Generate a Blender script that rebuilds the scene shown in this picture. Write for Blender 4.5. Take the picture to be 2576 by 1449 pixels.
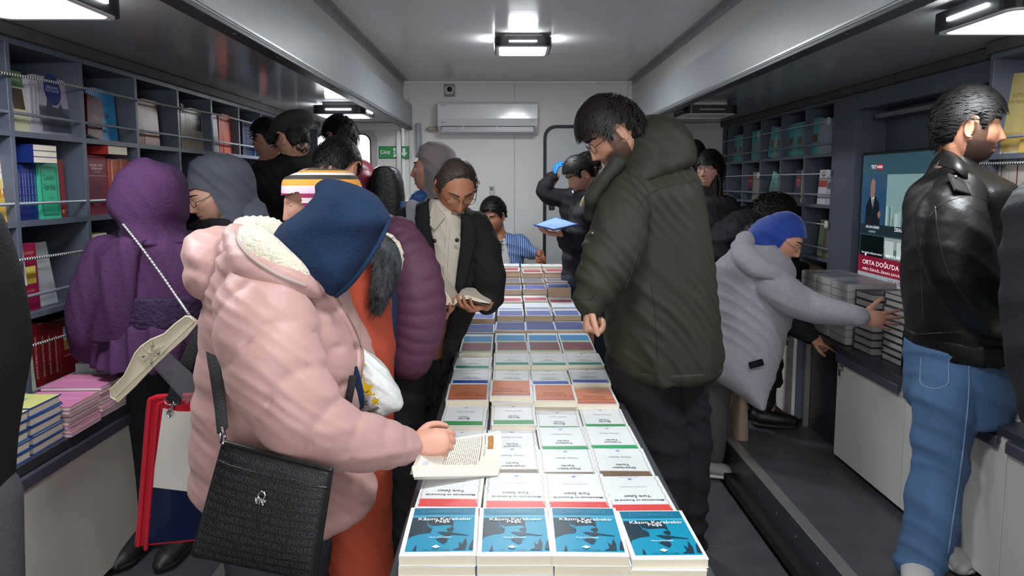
import bpy, bmesh, math, random
import numpy as np
from mathutils import Vector, Matrix

for _o in list(bpy.data.objects):
    bpy.data.objects.remove(_o)
C = bpy.context.scene.collection
random.seed(7)
RNG = np.random.default_rng(7)
PI = math.pi

# ------------------------------------------------------------------ camera
F_PX, VPX, HOR, EYE = 1717.0, 1275.0, 460.0, 1.58
TH = math.radians(5.5)
SH = 264.5 - F_PX * math.tan(TH)
cam_d = bpy.data.cameras.new('camera')
cam_d.sensor_fit = 'HORIZONTAL'
cam_d.sensor_width = 36.0
cam_d.lens = 36.0 * F_PX / 2576.0
cam_d.shift_x = (1288 - VPX) / 2576.0
cam_d.shift_y = -SH / 2576.0
cam_d.clip_start = 0.05
cam = bpy.data.objects.new('camera', cam_d)
cam.location = (0, 0, EYE)
cam.rotation_euler = (PI / 2 - TH, 0, 0)
C.objects.link(cam)
bpy.context.scene.camera = cam

# ------------------------------------------------------------------ light
vs = bpy.context.scene.view_settings
vs.view_transform = 'Standard'
vs.look = 'None'
vs.gamma = 1.0
vs.use_curve_mapping = False
vs.exposure = 0.0
wd = bpy.data.worlds.new('daylight')
bpy.context.scene.world = wd
wd.use_nodes = True
wd.node_tree.nodes['Background'].inputs[0].default_value = (0.92, 0.96, 1.0, 1)
wd.node_tree.nodes['Background'].inputs[1].default_value = 2.6


def area_light(name, loc, direction, sx, sy, power, col=(1, 1, 1)):
    d = bpy.data.lights.new(name, 'AREA')
    d.shape = 'RECTANGLE'
    d.size, d.size_y, d.energy, d.color = sx, sy, power, col
    o = bpy.data.objects.new(name, d)
    o.location = loc
    o.rotation_euler = Vector(direction).to_track_quat('-Z', 'Y').to_euler()
    C.objects.link(o)
    return o


LAMP_COL = (0.93, 0.97, 1.0)
# five ceiling lamps seen or just out of frame (x, y, ceiling z)
LAMPS = [(0.10, 4.48, 2.50, True), (0.10, 1.25, 2.50, True), (-1.125, 4.80, 2.12, True), (1.37, 4.80, 2.12, False),
         (-1.26, 1.82, 2.12, True), (1.50, 2.02, 2.12, True)]
LAMP_W = {0: 24, 1: 24, 2: 12, 4: 11, 5: 15}
for _i, _w in LAMP_W.items():
    _x, _y, _z, _on = LAMPS[_i]
    area_light('lamp_light', (_x, _y, _z - 0.085), (0, 0, -1), 0.30, 0.30, _w, LAMP_COL)
# daylight from the open rear end of the trailer, behind the photographer
area_light('rear_daylight', (0.25, -1.75, 1.75), (0, 1, -0.22), 1.7, 1.4, 33, (1.0, 0.99, 0.975))


# ------------------------------------------------------------------ projection helpers (photo point -> place in the room)
def _ray(u, v):
    a = (u - VPX) / F_PX
    b = (v + SH - 724.5) / F_PX
    return Vector((a, math.cos(TH) - b * math.sin(TH), -math.sin(TH) - b * math.cos(TH)))


def at(u, v, D):
    r = _ray(u, v)
    return Vector((0, 0, EYE)) + r * (D / r.y)


def on_x(u, v, X):
    r = _ray(u, v)
    return Vector((0, 0, EYE)) + r * (X / r.x)


def on_z(u, v, Z):
    r = _ray(u, v)
    return Vector((0, 0, EYE)) + r * ((Z - EYE) / r.z)


def ppm(v, D):
    r = _ray(VPX, v)
    return F_PX * r.y / D


# ------------------------------------------------------------------ materials
_M = {}


def srgb(c):
    if isinstance(c, str):
        c = c.lstrip('#')
        c = [int(c[i:i + 2], 16) / 255 for i in (0, 2, 4)]
    return tuple((x / 12.92 if x <= 0.04045 else ((x + 0.055) / 1.055) ** 2.4) for x in c)


def mat(name, col='808080', rough=0.6, metal=0.0, bump=0.0, bscale=40.0, var=0.0, vscale=6.0, emit=0.0, sheen=0.0, coat=0.0,
        spec=0.5, stretch=None, vcol=False, sss=0.0, trans=0.0, alpha=1.0):
    if name in _M:
        return _M[name]
    m = bpy.data.materials.new(name)
    m.use_nodes = True
    nt = m.node_tree
    N, L = nt.nodes, nt.links
    p = N['Principled BSDF']
    c = srgb(col)
    p.inputs['Base Color'].default_value = (*c, 1)
    p.inputs['Roughness'].default_value = rough
    p.inputs['Metallic'].default_value = metal
    p.inputs['Specular IOR Level'].default_value = spec
    p.inputs['Coat Weight'].default_value = coat
    p.inputs['Sheen Weight'].default_value = sheen
    p.inputs['Transmission Weight'].default_value = trans
    p.inputs['Alpha'].default_value = alpha
    if sss:
        p.inputs['Subsurface Weight'].default_value = sss
        p.inputs['Subsurface Radius'].default_value = (0.012, 0.005, 0.003)
        p.inputs['Subsurface Scale'].default_value = 1.0
    if emit:
        p.inputs['Emission Color'].default_value = (*c, 1)
        p.inputs['Emission Strength'].default_value = emit
    tc = None
    if var or bump:
        tc = N.new('ShaderNodeTexCoord')
        mp = N.new('ShaderNodeMapping')
        L.new(tc.outputs['Object'], mp.inputs[0])
        if stretch:
            mp.inputs['Scale'].default_value = stretch
    src = None
    if vcol:
        at_ = N.new('ShaderNodeAttribute')
        at_.attribute_name = 'tint'
        L.new(at_.outputs['Color'], p.inputs['Base Color'])
        src = at_.outputs['Color']
    if var:
        n = N.new('ShaderNodeTexNoise')
        n.inputs['Scale'].default_value = vscale
        n.inputs['Detail'].default_value = 5
        L.new(mp.outputs[0], n.inputs['Vector'])
        r = N.new('ShaderNodeMapRange')
        r.inputs[1].default_value, r.inputs[2].default_value = 0.3, 0.7
        r.inputs[3].default_value, r.inputs[4].default_value = 1 - var, 1 + var
        L.new(n.outputs[0], r.inputs[0])
        mx = N.new('ShaderNodeVectorMath')
        mx.operation = 'SCALE'
        if src is not None:
            L.new(src, mx.inputs[0])
        else:
            mx.inputs[0].default_value = c
        L.new(r.outputs[0], mx.inputs['Scale'])
        L.new(mx.outputs[0], p.inputs['Base Color'])
    if bump:
        n = N.new('ShaderNodeTexNoise')
        n.inputs['Scale'].default_value = bscale
        n.inputs['Detail'].default_value = 4
        L.new(mp.outputs[0], n.inputs['Vector'])
        b = N.new('ShaderNodeBump')
        b.inputs['Strength'].default_value = min(1.0, bump)
        b.inputs['Distance'].default_value = 0.01 * max(1.0, bump)
        L.new(n.outputs[0], b.inputs['Height'])
        L.new(b.outputs[0], p.inputs['Normal'])
    _M[name] = m
    return m


def stripe_mat(name, stops, axis=2, scale=1.0, off=0.0, rough=0.75, warp=0.0, repeat=False):
    """Woven stripes: stops = [(position, colour)], constant steps along one object axis."""
    m = bpy.data.materials.new(name)
    m.use_nodes = True
    N, L = m.node_tree.nodes, m.node_tree.links
    p = N['Principled BSDF']
    p.inputs['Roughness'].default_value = rough
    tc = N.new('ShaderNodeTexCoord')
    sp = N.new('ShaderNodeSeparateXYZ')
    L.new(tc.outputs['Object'], sp.inputs[0])
    src = sp.outputs[axis]
    if warp:
        n = N.new('ShaderNodeTexNoise')
        n.inputs['Scale'].default_value = 7
        L.new(tc.outputs['Object'], n.inputs['Vector'])
        a = N.new('ShaderNodeMath')
        a.operation = 'MULTIPLY_ADD'
        a.inputs[1].default_value = warp
        L.new(n.outputs[0], a.inputs[0])
        L.new(src, a.inputs[2])
        src = a.outputs[0]
    q = N.new('ShaderNodeMath')
    q.operation = 'MULTIPLY_ADD'
    q.inputs[1].default_value, q.inputs[2].default_value = scale, off
    L.new(src, q.inputs[0])
    src = q.outputs[0]
    if repeat:
        fr = N.new('ShaderNodeMath')
        fr.operation = 'FRACT'
        L.new(src, fr.inputs[0])
        src = fr.outputs[0]
    cr = N.new('ShaderNodeValToRGB')
    cr.color_ramp.interpolation = 'CONSTANT'
    el = cr.color_ramp.elements
    while len(el) > 1:
        el.remove(el[0])
    el[0].position = stops[0][0]
    el[0].color = (*srgb(stops[0][1]), 1)
    for pos, c in stops[1:]:
        e = el.new(pos)
        e.color = (*srgb(c), 1)
    L.new(src, cr.inputs[0])
    L.new(cr.outputs[0], p.inputs['Base Color'])
    _M[name] = m
    return m


# ------------------------------------------------------------------ mesh helpers
def new_mesh(name, V, F, mats=None, midx=None, smooth=False):
    me = bpy.data.meshes.new(name)
    me.from_pydata([tuple(map(float, v)) for v in V], [], [tuple(int(i) for i in f) for f in F])
    for m in (mats or []):
        me.materials.append(m)
    if midx is not None:
        me.polygons.foreach_set('material_index', np.asarray(midx, dtype=np.int32))
    if smooth:
        me.polygons.foreach_set('use_smooth', np.ones(len(me.polygons), dtype=bool))
    me.update()
    return me


def link(name, me, parent=None, loc=None, mw=None):
    o = bpy.data.objects.new(name, me)
    C.objects.link(o)
    if parent is not None:
        o.parent = parent
    if mw is not None:
        o.matrix_basis = mw
    elif loc is not None:
        o.location = loc
    return o


def tag(o, label=None, cat=None, group=None, kind=None):
    if label:
        o['label'] = label
    if cat:
        o['category'] = cat
    if group:
        o['group'] = group
    if kind:
        o['kind'] = kind
    return o


def empty(name, loc=(0, 0, 0), rz=0.0):
    o = bpy.data.objects.new(name, None)
    o.empty_display_size = 0.1
    o.location = loc
    o.rotation_euler = (0, 0, rz)
    C.objects.link(o)
    return o


class G:
    """Collects shapes into one mesh; every shape remembers its material slot."""

    def __init__(self):
        self.V, self.F, self.I, self.mats = [], [], [], []

    def slot(self, m):
        if m not in self.mats:
            self.mats.append(m)
        return self.mats.index(m)

    def add(self, vf, m=None, T=None):
        V, F = vf
        V = np.asarray(V, dtype=float)
        if T is not None:
            A = np.array(T)
            V = V @ A[:3, :3].T + A[:3, 3]
        n = len(self.V)
        self.V.extend(V.tolist())
        self.F.extend([tuple(i + n for i in f) for f in F])
        self.I.extend([self.slot(m) if m is not None else 0] * len(F))
        return self

    def build(self, name, parent=None, m=None, smooth=False, loc=None, mw=None, inv=None):
        V = self.V
        if inv is not None:
            A = np.array(inv)
            V = np.asarray(V) @ A[:3, :3].T + A[:3, 3]
        me = new_mesh(name, V, self.F, self.mats or ([m] if m else []), self.I, smooth)
        return link(name, me, parent, loc, mw)


def box(x0, x1, y0, y1, z0, z1):
    V = [(x, y, z) for z in (z0, z1) for y in (y0, y1) for x in (x0, x1)]
    F = [(0, 2, 3, 1), (4, 5, 7, 6), (0, 1, 5, 4), (2, 6, 7, 3), (0, 4, 6, 2), (1, 3, 7, 5)]
    return V, F


def bbox(x0, x1, y0, y1, z0, z1, b=0.004):
    """Box with chamfered edges."""
    bm = bmesh.new()
    V, F = box(x0, x1, y0, y1, z0, z1)
    vs_ = [bm.verts.new(v) for v in V]
    for f in F:
        bm.faces.new([vs_[i] for i in f])
    bmesh.ops.bevel(bm, geom=bm.edges[:], offset=b, segments=1, affect='EDGES', profile=0.5)
    bm.verts.index_update()
    out = ([tuple(v.co) for v in bm.verts], [[v.index for v in f.verts] for f in bm.faces])
    bm.free()
    return out


def prism(poly, z0, z1):
    """Vertical prism over a polygon (x, y)."""
    n = len(poly)
    V = [(x, y, z0) for x, y in poly] + [(x, y, z1) for x, y in poly]
    F = [tuple(range(n - 1, -1, -1)), tuple(range(n, 2 * n))] + [(i, (i + 1) % n, n + (i + 1) % n, n + i) for i in range(n)]
    return V, F


def rrect(w, h, r, n=5):
    pts = []
    for cx, cy, a0 in ((w / 2 - r, h / 2 - r, 0), (-w / 2 + r, h / 2 - r, 90), (-w / 2 + r, -h / 2 + r, 180), (w / 2 - r, -h / 2 + r, 270)):
        for k in range(n + 1):
            a = math.radians(a0 + 90 * k / n)
            pts.append((cx + r * math.cos(a), cy + r * math.sin(a)))
    return pts


def ring_prism(outer, inner, z0, z1):
    n = len(outer)
    V = [(x, y, z) for z in (z0, z1) for P in (outer, inner) for x, y in P]
    o0, i0, o1, i1 = 0, n, 2 * n, 3 * n
    F = []
    for k in range(n):
        j = (k + 1) % n
        F += [(o0 + k, o0 + j, o1 + j, o1 + k), (i0 + j, i0 + k, i1 + k, i1 + j), (o1 + k, o1 + j, i1 + j, i1 + k), (o0 + j, o0 + k, i0 + k, i0 + j)]
    return V, F


def spline(P, n):
    """Catmull-Rom through the rows of P, n samples."""
    P = np.asarray(P, dtype=float)
    if len(P) == 2:
        t = np.linspace(0, 1, n)[:, None]
        return P[0] * (1 - t) + P[1] * t
    Q = np.vstack([2 * P[0] - P[1], P, 2 * P[-1] - P[-2]])
    out = []
    for s in np.linspace(0, len(P) - 1 - 1e-9, n):
        i = int(s)
        t = s - i
        p0, p1, p2, p3 = Q[i], Q[i + 1], Q[i + 2], Q[i + 3]
        out.append(0.5 * (2 * p1 + (p2 - p0) * t + (2 * p0 - 5 * p1 + 4 * p2 - p3) * t * t + (3 * p1 - p0 - 3 * p2 + p3) * t ** 3))
    return np.array(out)


def tube(P, R, n=14, samples=None, up=(0, 0, 1), cap=True, flat=1.0, mod=None):
    """Round-ended tube along points P with radii R; flat scales the second axis; mod(t, a) multiplies the radius."""
    P = np.asarray([list(p) for p in P], dtype=float)
    R = np.asarray(R, dtype=float)
    if R.ndim == 0:
        R = np.full(len(P), float(R))
    if samples:
        PR = spline(np.hstack([P, R[:, None]]), samples)
        P, R = PR[:, :3], np.maximum(PR[:, 3], 1e-4)
    T = np.gradient(P, axis=0)
    T /= np.linalg.norm(T, axis=1)[:, None] + 1e-12
    up = np.asarray(up, dtype=float)
    a = np.cross(up, T[0])
    if np.linalg.norm(a) < 1e-3:
        a = np.cross((1, 0, 0), T[0])
    a /= np.linalg.norm(a)
    rings = []
    m = len(P)
    for i in range(m):
        a = a - T[i] * a.dot(T[i])
        a /= np.linalg.norm(a) + 1e-12
        rings.append((P[i], a.copy(), np.cross(T[i], a), R[i], T[i], i / max(1, m - 1)))
    seq = []
    if cap:
        p, a0, b0, r, t, _ = rings[0]
        for s in (80, 50, 25):
            c, q = math.cos(math.radians(s)), math.sin(math.radians(s))
            seq.append((p - t * r * q * min(1, flat + .2), a0, b0, r * c, 0.0))
    seq += [(p, a0, b0, r, tt) for p, a0, b0, r, t, tt in rings]
    if cap:
        p, a0, b0, r, t, _ = rings[-1]
        for s in (25, 50, 80):
            c, q = math.cos(math.radians(s)), math.sin(math.radians(s))
            seq.append((p + t * r * q * min(1, flat + .2), a0, b0, r * c, 1.0))
    ang = np.arange(n) * 2 * PI / n
    V, F = [], []
    for p, a0, b0, r, tt in seq:
        for k in ang:
            rr = r * (mod(tt, k) if mod else 1.0)
            V.append(p + a0 * rr * math.cos(k) + b0 * rr * flat * math.sin(k))
    for i in range(len(seq) - 1):
        for k in range(n):
            j = (k + 1) % n
            F.append((i * n + k, i * n + j, (i + 1) * n + j, (i + 1) * n + k))
    F.append(tuple(range(n - 1, -1, -1)))
    F.append(tuple((len(seq) - 1) * n + k for k in range(n)))
    return np.array(V), F


def loft(rings, n=40, samples=40, mod=None):
    """rings = rows (cx, cy, z, half width, half depth, exponent); horizontal superellipse slices."""
    R = spline(np.asarray(rings, dtype=float), samples)
    ang = np.arange(n) * 2 * PI / n
    V, F = [], []
    for i, (cx, cy, z, a, b, e) in enumerate(R):
        a, b = max(a, 0.003), max(b, 0.003)
        for k in ang:
            c, s = math.cos(k), math.sin(k)
            q = mod(cx + a * c, cy + b * s, z, i / (samples - 1), k) if mod else 1.0
            V.append((cx + a * q * math.copysign(abs(c) ** (2 / e), c), cy + b * q * math.copysign(abs(s) ** (2 / e), s), z))
    for i in range(samples - 1):
        for k in range(n):
            j = (k + 1) % n
            F.append((i * n + k, i * n + j, (i + 1) * n + j, (i + 1) * n + k))
    F.append(tuple(range(n - 1, -1, -1)))
    F.append(tuple((samples - 1) * n + k for k in range(n)))
    return np.array(V), F


def rows(spec, D=None, depth=0.3, e=2.3):
    """(v, left u, right u[, D[, depth]]) photo rows -> loft rings standing at distance D."""
    out = []
    for r in spec:
        v, ul, ur = r[:3]
        d = r[3] if len(r) > 3 and r[3] else D
        dp = r[4] if len(r) > 4 else depth
        c = at((ul + ur) / 2, v, d)
        out.append((c.x, c.y, c.z, (ur - ul) / 2 / ppm(v, d), dp / 2, e))
    return out


def ellipsoid(c, rx, ry, rz, nu=20, nv=14, T=None):
    V, F = [], []
    for i in range(1, nv):
        th = PI * i / nv
        for k in range(nu):
            ph = 2 * PI * k / nu
            V.append((c[0] + rx * math.sin(th) * math.cos(ph), c[1] + ry * math.sin(th) * math.sin(ph), c[2] + rz * math.cos(th)))
    V.append((c[0], c[1], c[2] + rz))
    V.append((c[0], c[1], c[2] - rz))
    top, bot = len(V) - 2, len(V) - 1
    for i in range(nv - 2):
        for k in range(nu):
            j = (k + 1) % nu
            F.append((i * nu + k, (i + 1) * nu + k, (i + 1) * nu + j, i * nu + j))
    for k in range(nu):
        j = (k + 1) % nu
        F.append((top, k, j))
        F.append((bot, (nv - 2) * nu + j, (nv - 2) * nu + k))
    V = np.array(V)
    if T is not None:
        A = np.array(T)
        V = V @ A[:3, :3].T + A[:3, 3]
    return V, F


def fuse(shapes, voxel=0.009, smooth=2, factor=0.5, dec=1.0):
    """Grow one continuous surface over overlapping shapes; returns a bpy mesh."""
    g = G()
    for s in shapes:
        g.add(s)
    me = new_mesh('tmp', g.V, g.F)
    o = bpy.data.objects.new('tmp', me)
    C.objects.link(o)
    r = o.modifiers.new('r', 'REMESH')
    r.mode = 'VOXEL'
    r.voxel_size = voxel
    if smooth:
        s = o.modifiers.new('s', 'SMOOTH')
        s.iterations = smooth
        s.factor = factor
    if dec < 1:
        d = o.modifiers.new('d', 'DECIMATE')
        d.ratio = dec
    dg = bpy.context.evaluated_depsgraph_get()
    out = bpy.data.meshes.new_from_object(o.evaluated_get(dg))
    bpy.data.objects.remove(o)
    bpy.data.meshes.remove(me)
    return out


def mverts(me):
    a = np.empty(len(me.vertices) * 3)
    me.vertices.foreach_get('co', a)
    b = np.empty(len(me.vertices) * 3)
    me.vertices.foreach_get('normal', b)
    return a.reshape(-1, 3), b.reshape(-1, 3)


def folds(me, items, seed=1):
    """Cloth folds as real relief: items = (amplitude, waves per metre, direction, sharpness, warp)."""
    rng = np.random.default_rng(seed)
    V, N = mverts(me)
    d = np.zeros(len(V))
    for amp, fr, dr, sharp, warp in items:
        dr = np.asarray(dr, dtype=float)
        dr /= np.linalg.norm(dr)
        w = np.zeros(len(V))
        msk = np.zeros(len(V))
        for _ in range(4):
            k = rng.normal(size=3) * fr * 0.55
            w += np.sin(V @ k + rng.uniform(0, 6.28)) * 0.5
            k = rng.normal(size=3) * fr * 0.35
            msk += np.sin(V @ k + rng.uniform(0, 6.28)) * 0.3
        ph = V @ dr * fr * 2 * PI + w * warp + rng.uniform(0, 6.28)
        s = (0.5 + 0.5 * np.sin(ph)) ** sharp
        d += amp * (s - 0.4) * np.clip(0.6 + msk, 0.05, 1.3)
    V = V + N * d[:, None]
    me.vertices.foreach_set('co', V.ravel())
    me.update()
    return me


def tint(me, fn):
    V, _ = mverts(me)
    col = np.ones((len(V), 4))
    col[:, :3] = fn(V)
    a = me.color_attributes.new('tint', 'FLOAT_COLOR', 'POINT')
    a.data.foreach_set('color', col.ravel())


def finish(me, name, m, parent, root_loc=(0, 0, 0), smooth=True):
    """Give a fused world-space mesh its material and hang it under a thing placed at root_loc."""
    if smooth:
        me.polygons.foreach_set('use_smooth', np.ones(len(me.polygons), dtype=bool))
    me.materials.clear()
    me.materials.append(m)
    V, _ = mverts(me)
    me.vertices.foreach_set('co', (V - np.array(root_loc)).ravel())
    me.name = name
    me.update()
    return link(name, me, parent)


# ------------------------------------------------------------------ lettering (flat print)
_T = {}


def text_mesh(s, width=None, height=None, shear=0.0, bold=0.0):
    key = (s, width, height, shear, bold)
    if key in _T:
        return _T[key]
    c = bpy.data.curves.new('lettering', 'FONT')
    c.body = s
    c.size = 1.0
    c.align_x = 'CENTER'
    c.align_y = 'CENTER'
    c.resolution_u = 2
    c.shear = shear
    c.offset = bold
    o = bpy.data.objects.new('tmp', c)
    C.objects.link(o)
    dg = bpy.context.evaluated_depsgraph_get()
    me = bpy.data.meshes.new_from_object(o.evaluated_get(dg))
    bpy.data.objects.remove(o)
    V, _ = mverts(me)
    if len(V):
        lo, hi = V.min(0), V.max(0)
        c0 = (lo + hi) / 2
        sc = np.array([1.0, 1.0, 1.0])
        if width and height:
            sc = np.array([width / max(hi[0] - lo[0], 1e-6), height / max(hi[1] - lo[1], 1e-6), 1])
        elif width:
            sc *= width / max(hi[0] - lo[0], 1e-6)
        elif height:
            sc *= height / max(hi[1] - lo[1], 1e-6)
        me.vertices.foreach_set('co', ((V - c0) * sc).ravel())
    me.materials.clear()
    me.update()
    _T[key] = me
    return me


def letters(name, s, m, parent, mw, width=None, height=None, shear=0.0, bold=0.0):
    me = text_mesh(s, width, height, shear, bold)
    if len(me.materials) and me.materials[0] is not m:
        me = me.copy()
        me.materials.clear()
    if not len(me.materials):
        me.materials.append(m)
    return link(name, me, parent, mw=mw)


def frame_mat(o, x, y):
    """Matrix with origin o, first axis x, second axis about y."""
    x = Vector(x).normalized()
    z = x.cross(Vector(y)).normalized()
    y = z.cross(x)
    M = Matrix((x, y, z)).transposed().to_4x4()
    M.translation = Vector(o)
    return M
# ================================================================== THE SETTING
XL, XR, YF, YB = -0.94, 1.14, 6.30, -2.0          # body of the trailer
SL, SR = -2.02, 2.28                              # back of the two side extensions
ZC, ZS, ZF = 2.50, 2.12, 0.18                     # body ceiling, extension ceiling, extension floor
BL, BR = -0.86, 1.08                              # header beams
m_ceil = mat('white_laminate_ceiling', 'd9d8d6', 0.24, spec=0.5, var=0.05, vscale=0.8)
m_sceil = mat('grey_laminate_ceiling', '9b9a9b', 0.16, spec=0.6, var=0.05, vscale=0.9)
m_wall = mat('white_wall_panel', 'd8d8d6', 0.42, var=0.025, vscale=2, bump=0.05, bscale=6)
m_beam = mat('grey_blue_beam', 'a0a5ab', 0.4, var=0.04, vscale=3)
m_upper = mat('upper_wall_panel', 'c9c8c5', 0.4)
m_alu = mat('aluminium_trim', '9a9a9a', 0.35, metal=0.6, var=0.08, vscale=9)
m_dark = mat('dark_lip', '3c3d42', 0.45)
m_black = mat('black_plastic', '17181b', 0.4)
m_tile = mat('anthracite_tile', '47484b', 0.42, var=0.16, vscale=9, bump=0.06, bscale=60)
m_joint = mat('grey_joint', '55565a', 0.8)
m_screw = mat('steel_screw', '8b8c90', 0.3, metal=0.8)
m_brush = mat('black_brush_seal', '0d0d0e', 0.9)


def structure(o):
    o['kind'] = 'structure'
    return o


def panels(name, axis_splits, fixed, mat_, gap=0.003, parent=None, piece='panel', under=None):
    """Sheets with open seams between them; fixed = function(a, b) -> box."""
    for a, b in zip(axis_splits[:-1], axis_splits[1:]):
        V, F = fixed(a + gap / 2, b - gap / 2)
        g = G()
        g.add((V, F), mat_)
        g.build(piece, parent)


# body floor: anthracite tiles on a bed
fl = structure(G().add(box(XL, XR, YB, YF, -0.05, -0.006), m_joint).build('floor'))
ys = [YB, -0.8, 0.4, 1.62, 2.84, 4.06, 5.28, YF]
for y0, y1 in zip(ys[:-1], ys[1:]):
    for x0, x1 in ((XL, 0.1), (0.1, XR)):
        G().add(bbox(x0 + .0015, x1 - .0015, y0 + .0015, y1 - .0015, -0.006, 0.0, 0.001), m_tile).build('tile', fl)
# raised floors of the two extensions, with a metal edge strip and a brush seal
for side, x0, x1, xe in (('right', 1.20, SR, 1.20), ('left', SL, -1.0, -1.0)):
    s = 1 if side == 'right' else -1
    f2 = structure(G().add(box(x0, x1, 0.5, YF - .05, 0.04, ZF - .006), m_joint).build('floor_' + side))
    e0, e1 = (xe, xe + .055) if s > 0 else (xe - .055, xe)
    t0, t1 = (xe + .056, x1) if s > 0 else (x0, xe - .056)
    yy = [0.5, 1.45, 3.78, 6.2]
    for y0, y1 in zip(yy[:-1], yy[1:]):
        G().add(bbox(t0, t1, y0 + .0015, y1 - .0015, ZF - .006, ZF, 0.001), m_tile).build('tile', f2)
    st = G().add(bbox(e0, e1, 0.5, YF - .06, ZF - .008, ZF + .004, 0.002), m_alu)
    st.add(box(xe - .004 * s if s > 0 else xe, xe if s > 0 else xe + .004, 0.5, YF - .06, 0.03, ZF + .003), mat('steel_riser', '4b4c50', 0.35, metal=0.5))
    st.build('edge_strip', f2)
    G().add(box(*sorted((xe - .004 * s, xe - .045 * s)), 0.5, YF - .06, 0.0, 0.045), m_brush).build('brush_seal', f2)
    rv = G()
    for k in range(28):
        c = (xe - .004 * s, 0.7 + k * 0.2, 0.12)
        rv.add(ellipsoid(c, .003, .006, .006, 8, 6))
    rv.build('rivet_row', f2, m_screw)

# body ceiling of laminate sheets
structure(G().add(box(-2.6, 2.8, YB - .05, YF + .1, -0.12, -0.05), mat('black_light_block', '0a0a0a', .9)).build('floor_light_block'))  # added slab below the floors, stops world light leaking through the edge gaps
ce = structure(G().add(box(XL - .05, XR + .05, YB, YF + .05, ZC + .012, ZC + .06), m_dark).build('ceiling'))
panels('ceiling', [YB, -0.7, 0.55, 1.75, 2.95, 3.75, 4.95, YF + .02], lambda a, b: box(XL - .03, XR + .03, a, b, ZC, ZC + .012), m_ceil, parent=ce)
# the lower ceilings of the extensions
for side, x0, x1 in (('left', SL, BL - .012), ('right', BR + .012, SR)):
    c2 = structure(G().add(box(x0, x1, 0.5, YF, ZS + .012, ZS + .05), m_dark).build('ceiling_' + side))
    panels('c', [0.5, 1.7, 2.9, 4.1, 5.2, YF], lambda a, b: box(x0, x1, a, b, ZS, ZS + .012), m_sceil, parent=c2)
# header beams, upper walls and corner profiles
for side, xb, xw in (('left', BL, XL), ('right', BR, XR)):
    s = 1 if side == 'left' else -1
    lo, hi = sorted((xb, xb - .03 * s))
    g = G().add(bbox(lo, hi, 0.45, YF - .02, 2.075, 2.285, .002), m_beam)
    b = structure(g.build('beam_' + side))
    lo, hi = sorted((xb + .001 * s, xb - .06 * s))
    G().add(bbox(lo, hi, 0.45, YF - .02, 2.060, 2.075, .002), m_dark).build('lip', b)
    lo, hi = sorted((xb + .004 * s, xb))
    G().add(box(lo, hi, 0.45, YF - .02, 2.082, 2.090), m_alu).build('bead', b)
    sc = G()
    for k in range(12):
        sc.add(ellipsoid((xb - .02 * s, 1.0 + k * .42, 2.06), .006, .006, .003, 8, 6))
    sc.build('screw_row', b, m_screw)
    lo, hi = sorted((xw, xw - .04 * s))
    w = structure(G().add(box(lo, hi, 0.45, YF, 2.27, ZC + .01), m_dark).build('wall_upper_' + side))
    lo, hi = sorted((xw + .006 * s, xw - .02 * s))
    yy = [0.45, 1.7, 2.85, 3.9, 5.1, YF]
    for y0, y1 in zip(yy[:-1], yy[1:]):
        G().add(box(lo, hi, y0 + .0015, y1 - .0015, 2.272, ZC), m_upper).build('panel', w)
    n = 1 if side == 'left' else 2
    lo, hi = sorted((xw + .006 * s, xw + .052 * s))
    lo2, hi2 = sorted((xw + .006 * s, xw + .012 * s))
    t = G().add(box(lo, hi, 0.0, YF - .03, ZC - .005, ZC - .0005), m_alu).add(box(lo2, hi2, 0.0, YF - .03, ZC - .045, ZC - .003), m_alu)
    t = structure(t.build('trim_%d' % n))
    rv = G()
    for k in range(30):
        rv.add(ellipsoid((xw + .012 * s, 0.5 + k * .19, ZC - .03), .002, .005, .005, 8, 6))
    rv.build('rivet_row', t, m_screw)
    # closed side walls near the rear, and the back walls of the extension
    lo, hi = sorted((xw, xw - .05 * s))
    structure(G().add(box(lo, hi, YB, 0.45, 0, ZC), m_wall).build('wall_' + side))
    xs = SL if side == 'left' else SR
    lo, hi = sorted((xs, xs - .04 * s))
    structure(G().add(box(lo, hi, 0.45, YF, ZF - .1, ZS), mat('slate_back_wall', '4a4e5a', 0.6)).build('wall_outer_' + side))
    lo, hi = sorted((xw, xs))
    structure(G().add(box(lo, hi, 0.45, 0.5, ZF - .1, ZS), m_wall).build('wall_near_' + side))

# end wall of the body: two sheets with a seam, corner posts and a top rail
XS = at(1294, 400, YF).x
w = structure(G().add(box(XL - .05, XR + .05, YF + .014, YF + .05, -0.05, ZC + .05), m_dark).build('wall_front'))
for x0, x1 in ((XL - .02, XS - .0015), (XS + .0015, XR + .02)):
    G().add(box(x0, x1, YF, YF + .014, 0, ZC), m_wall).build('panel', w)
G().add(bbox(XL, XR, YF - .022, YF, ZC - .03, ZC - .001, .003), m_wall).build('top_rail', w)
for x0 in (XL + .004, XR - .05):
    G().add(bbox(x0, x0 + .046, YF - .03, YF, 0, ZC - .03, .004), m_wall).build('corner_post', w)
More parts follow.
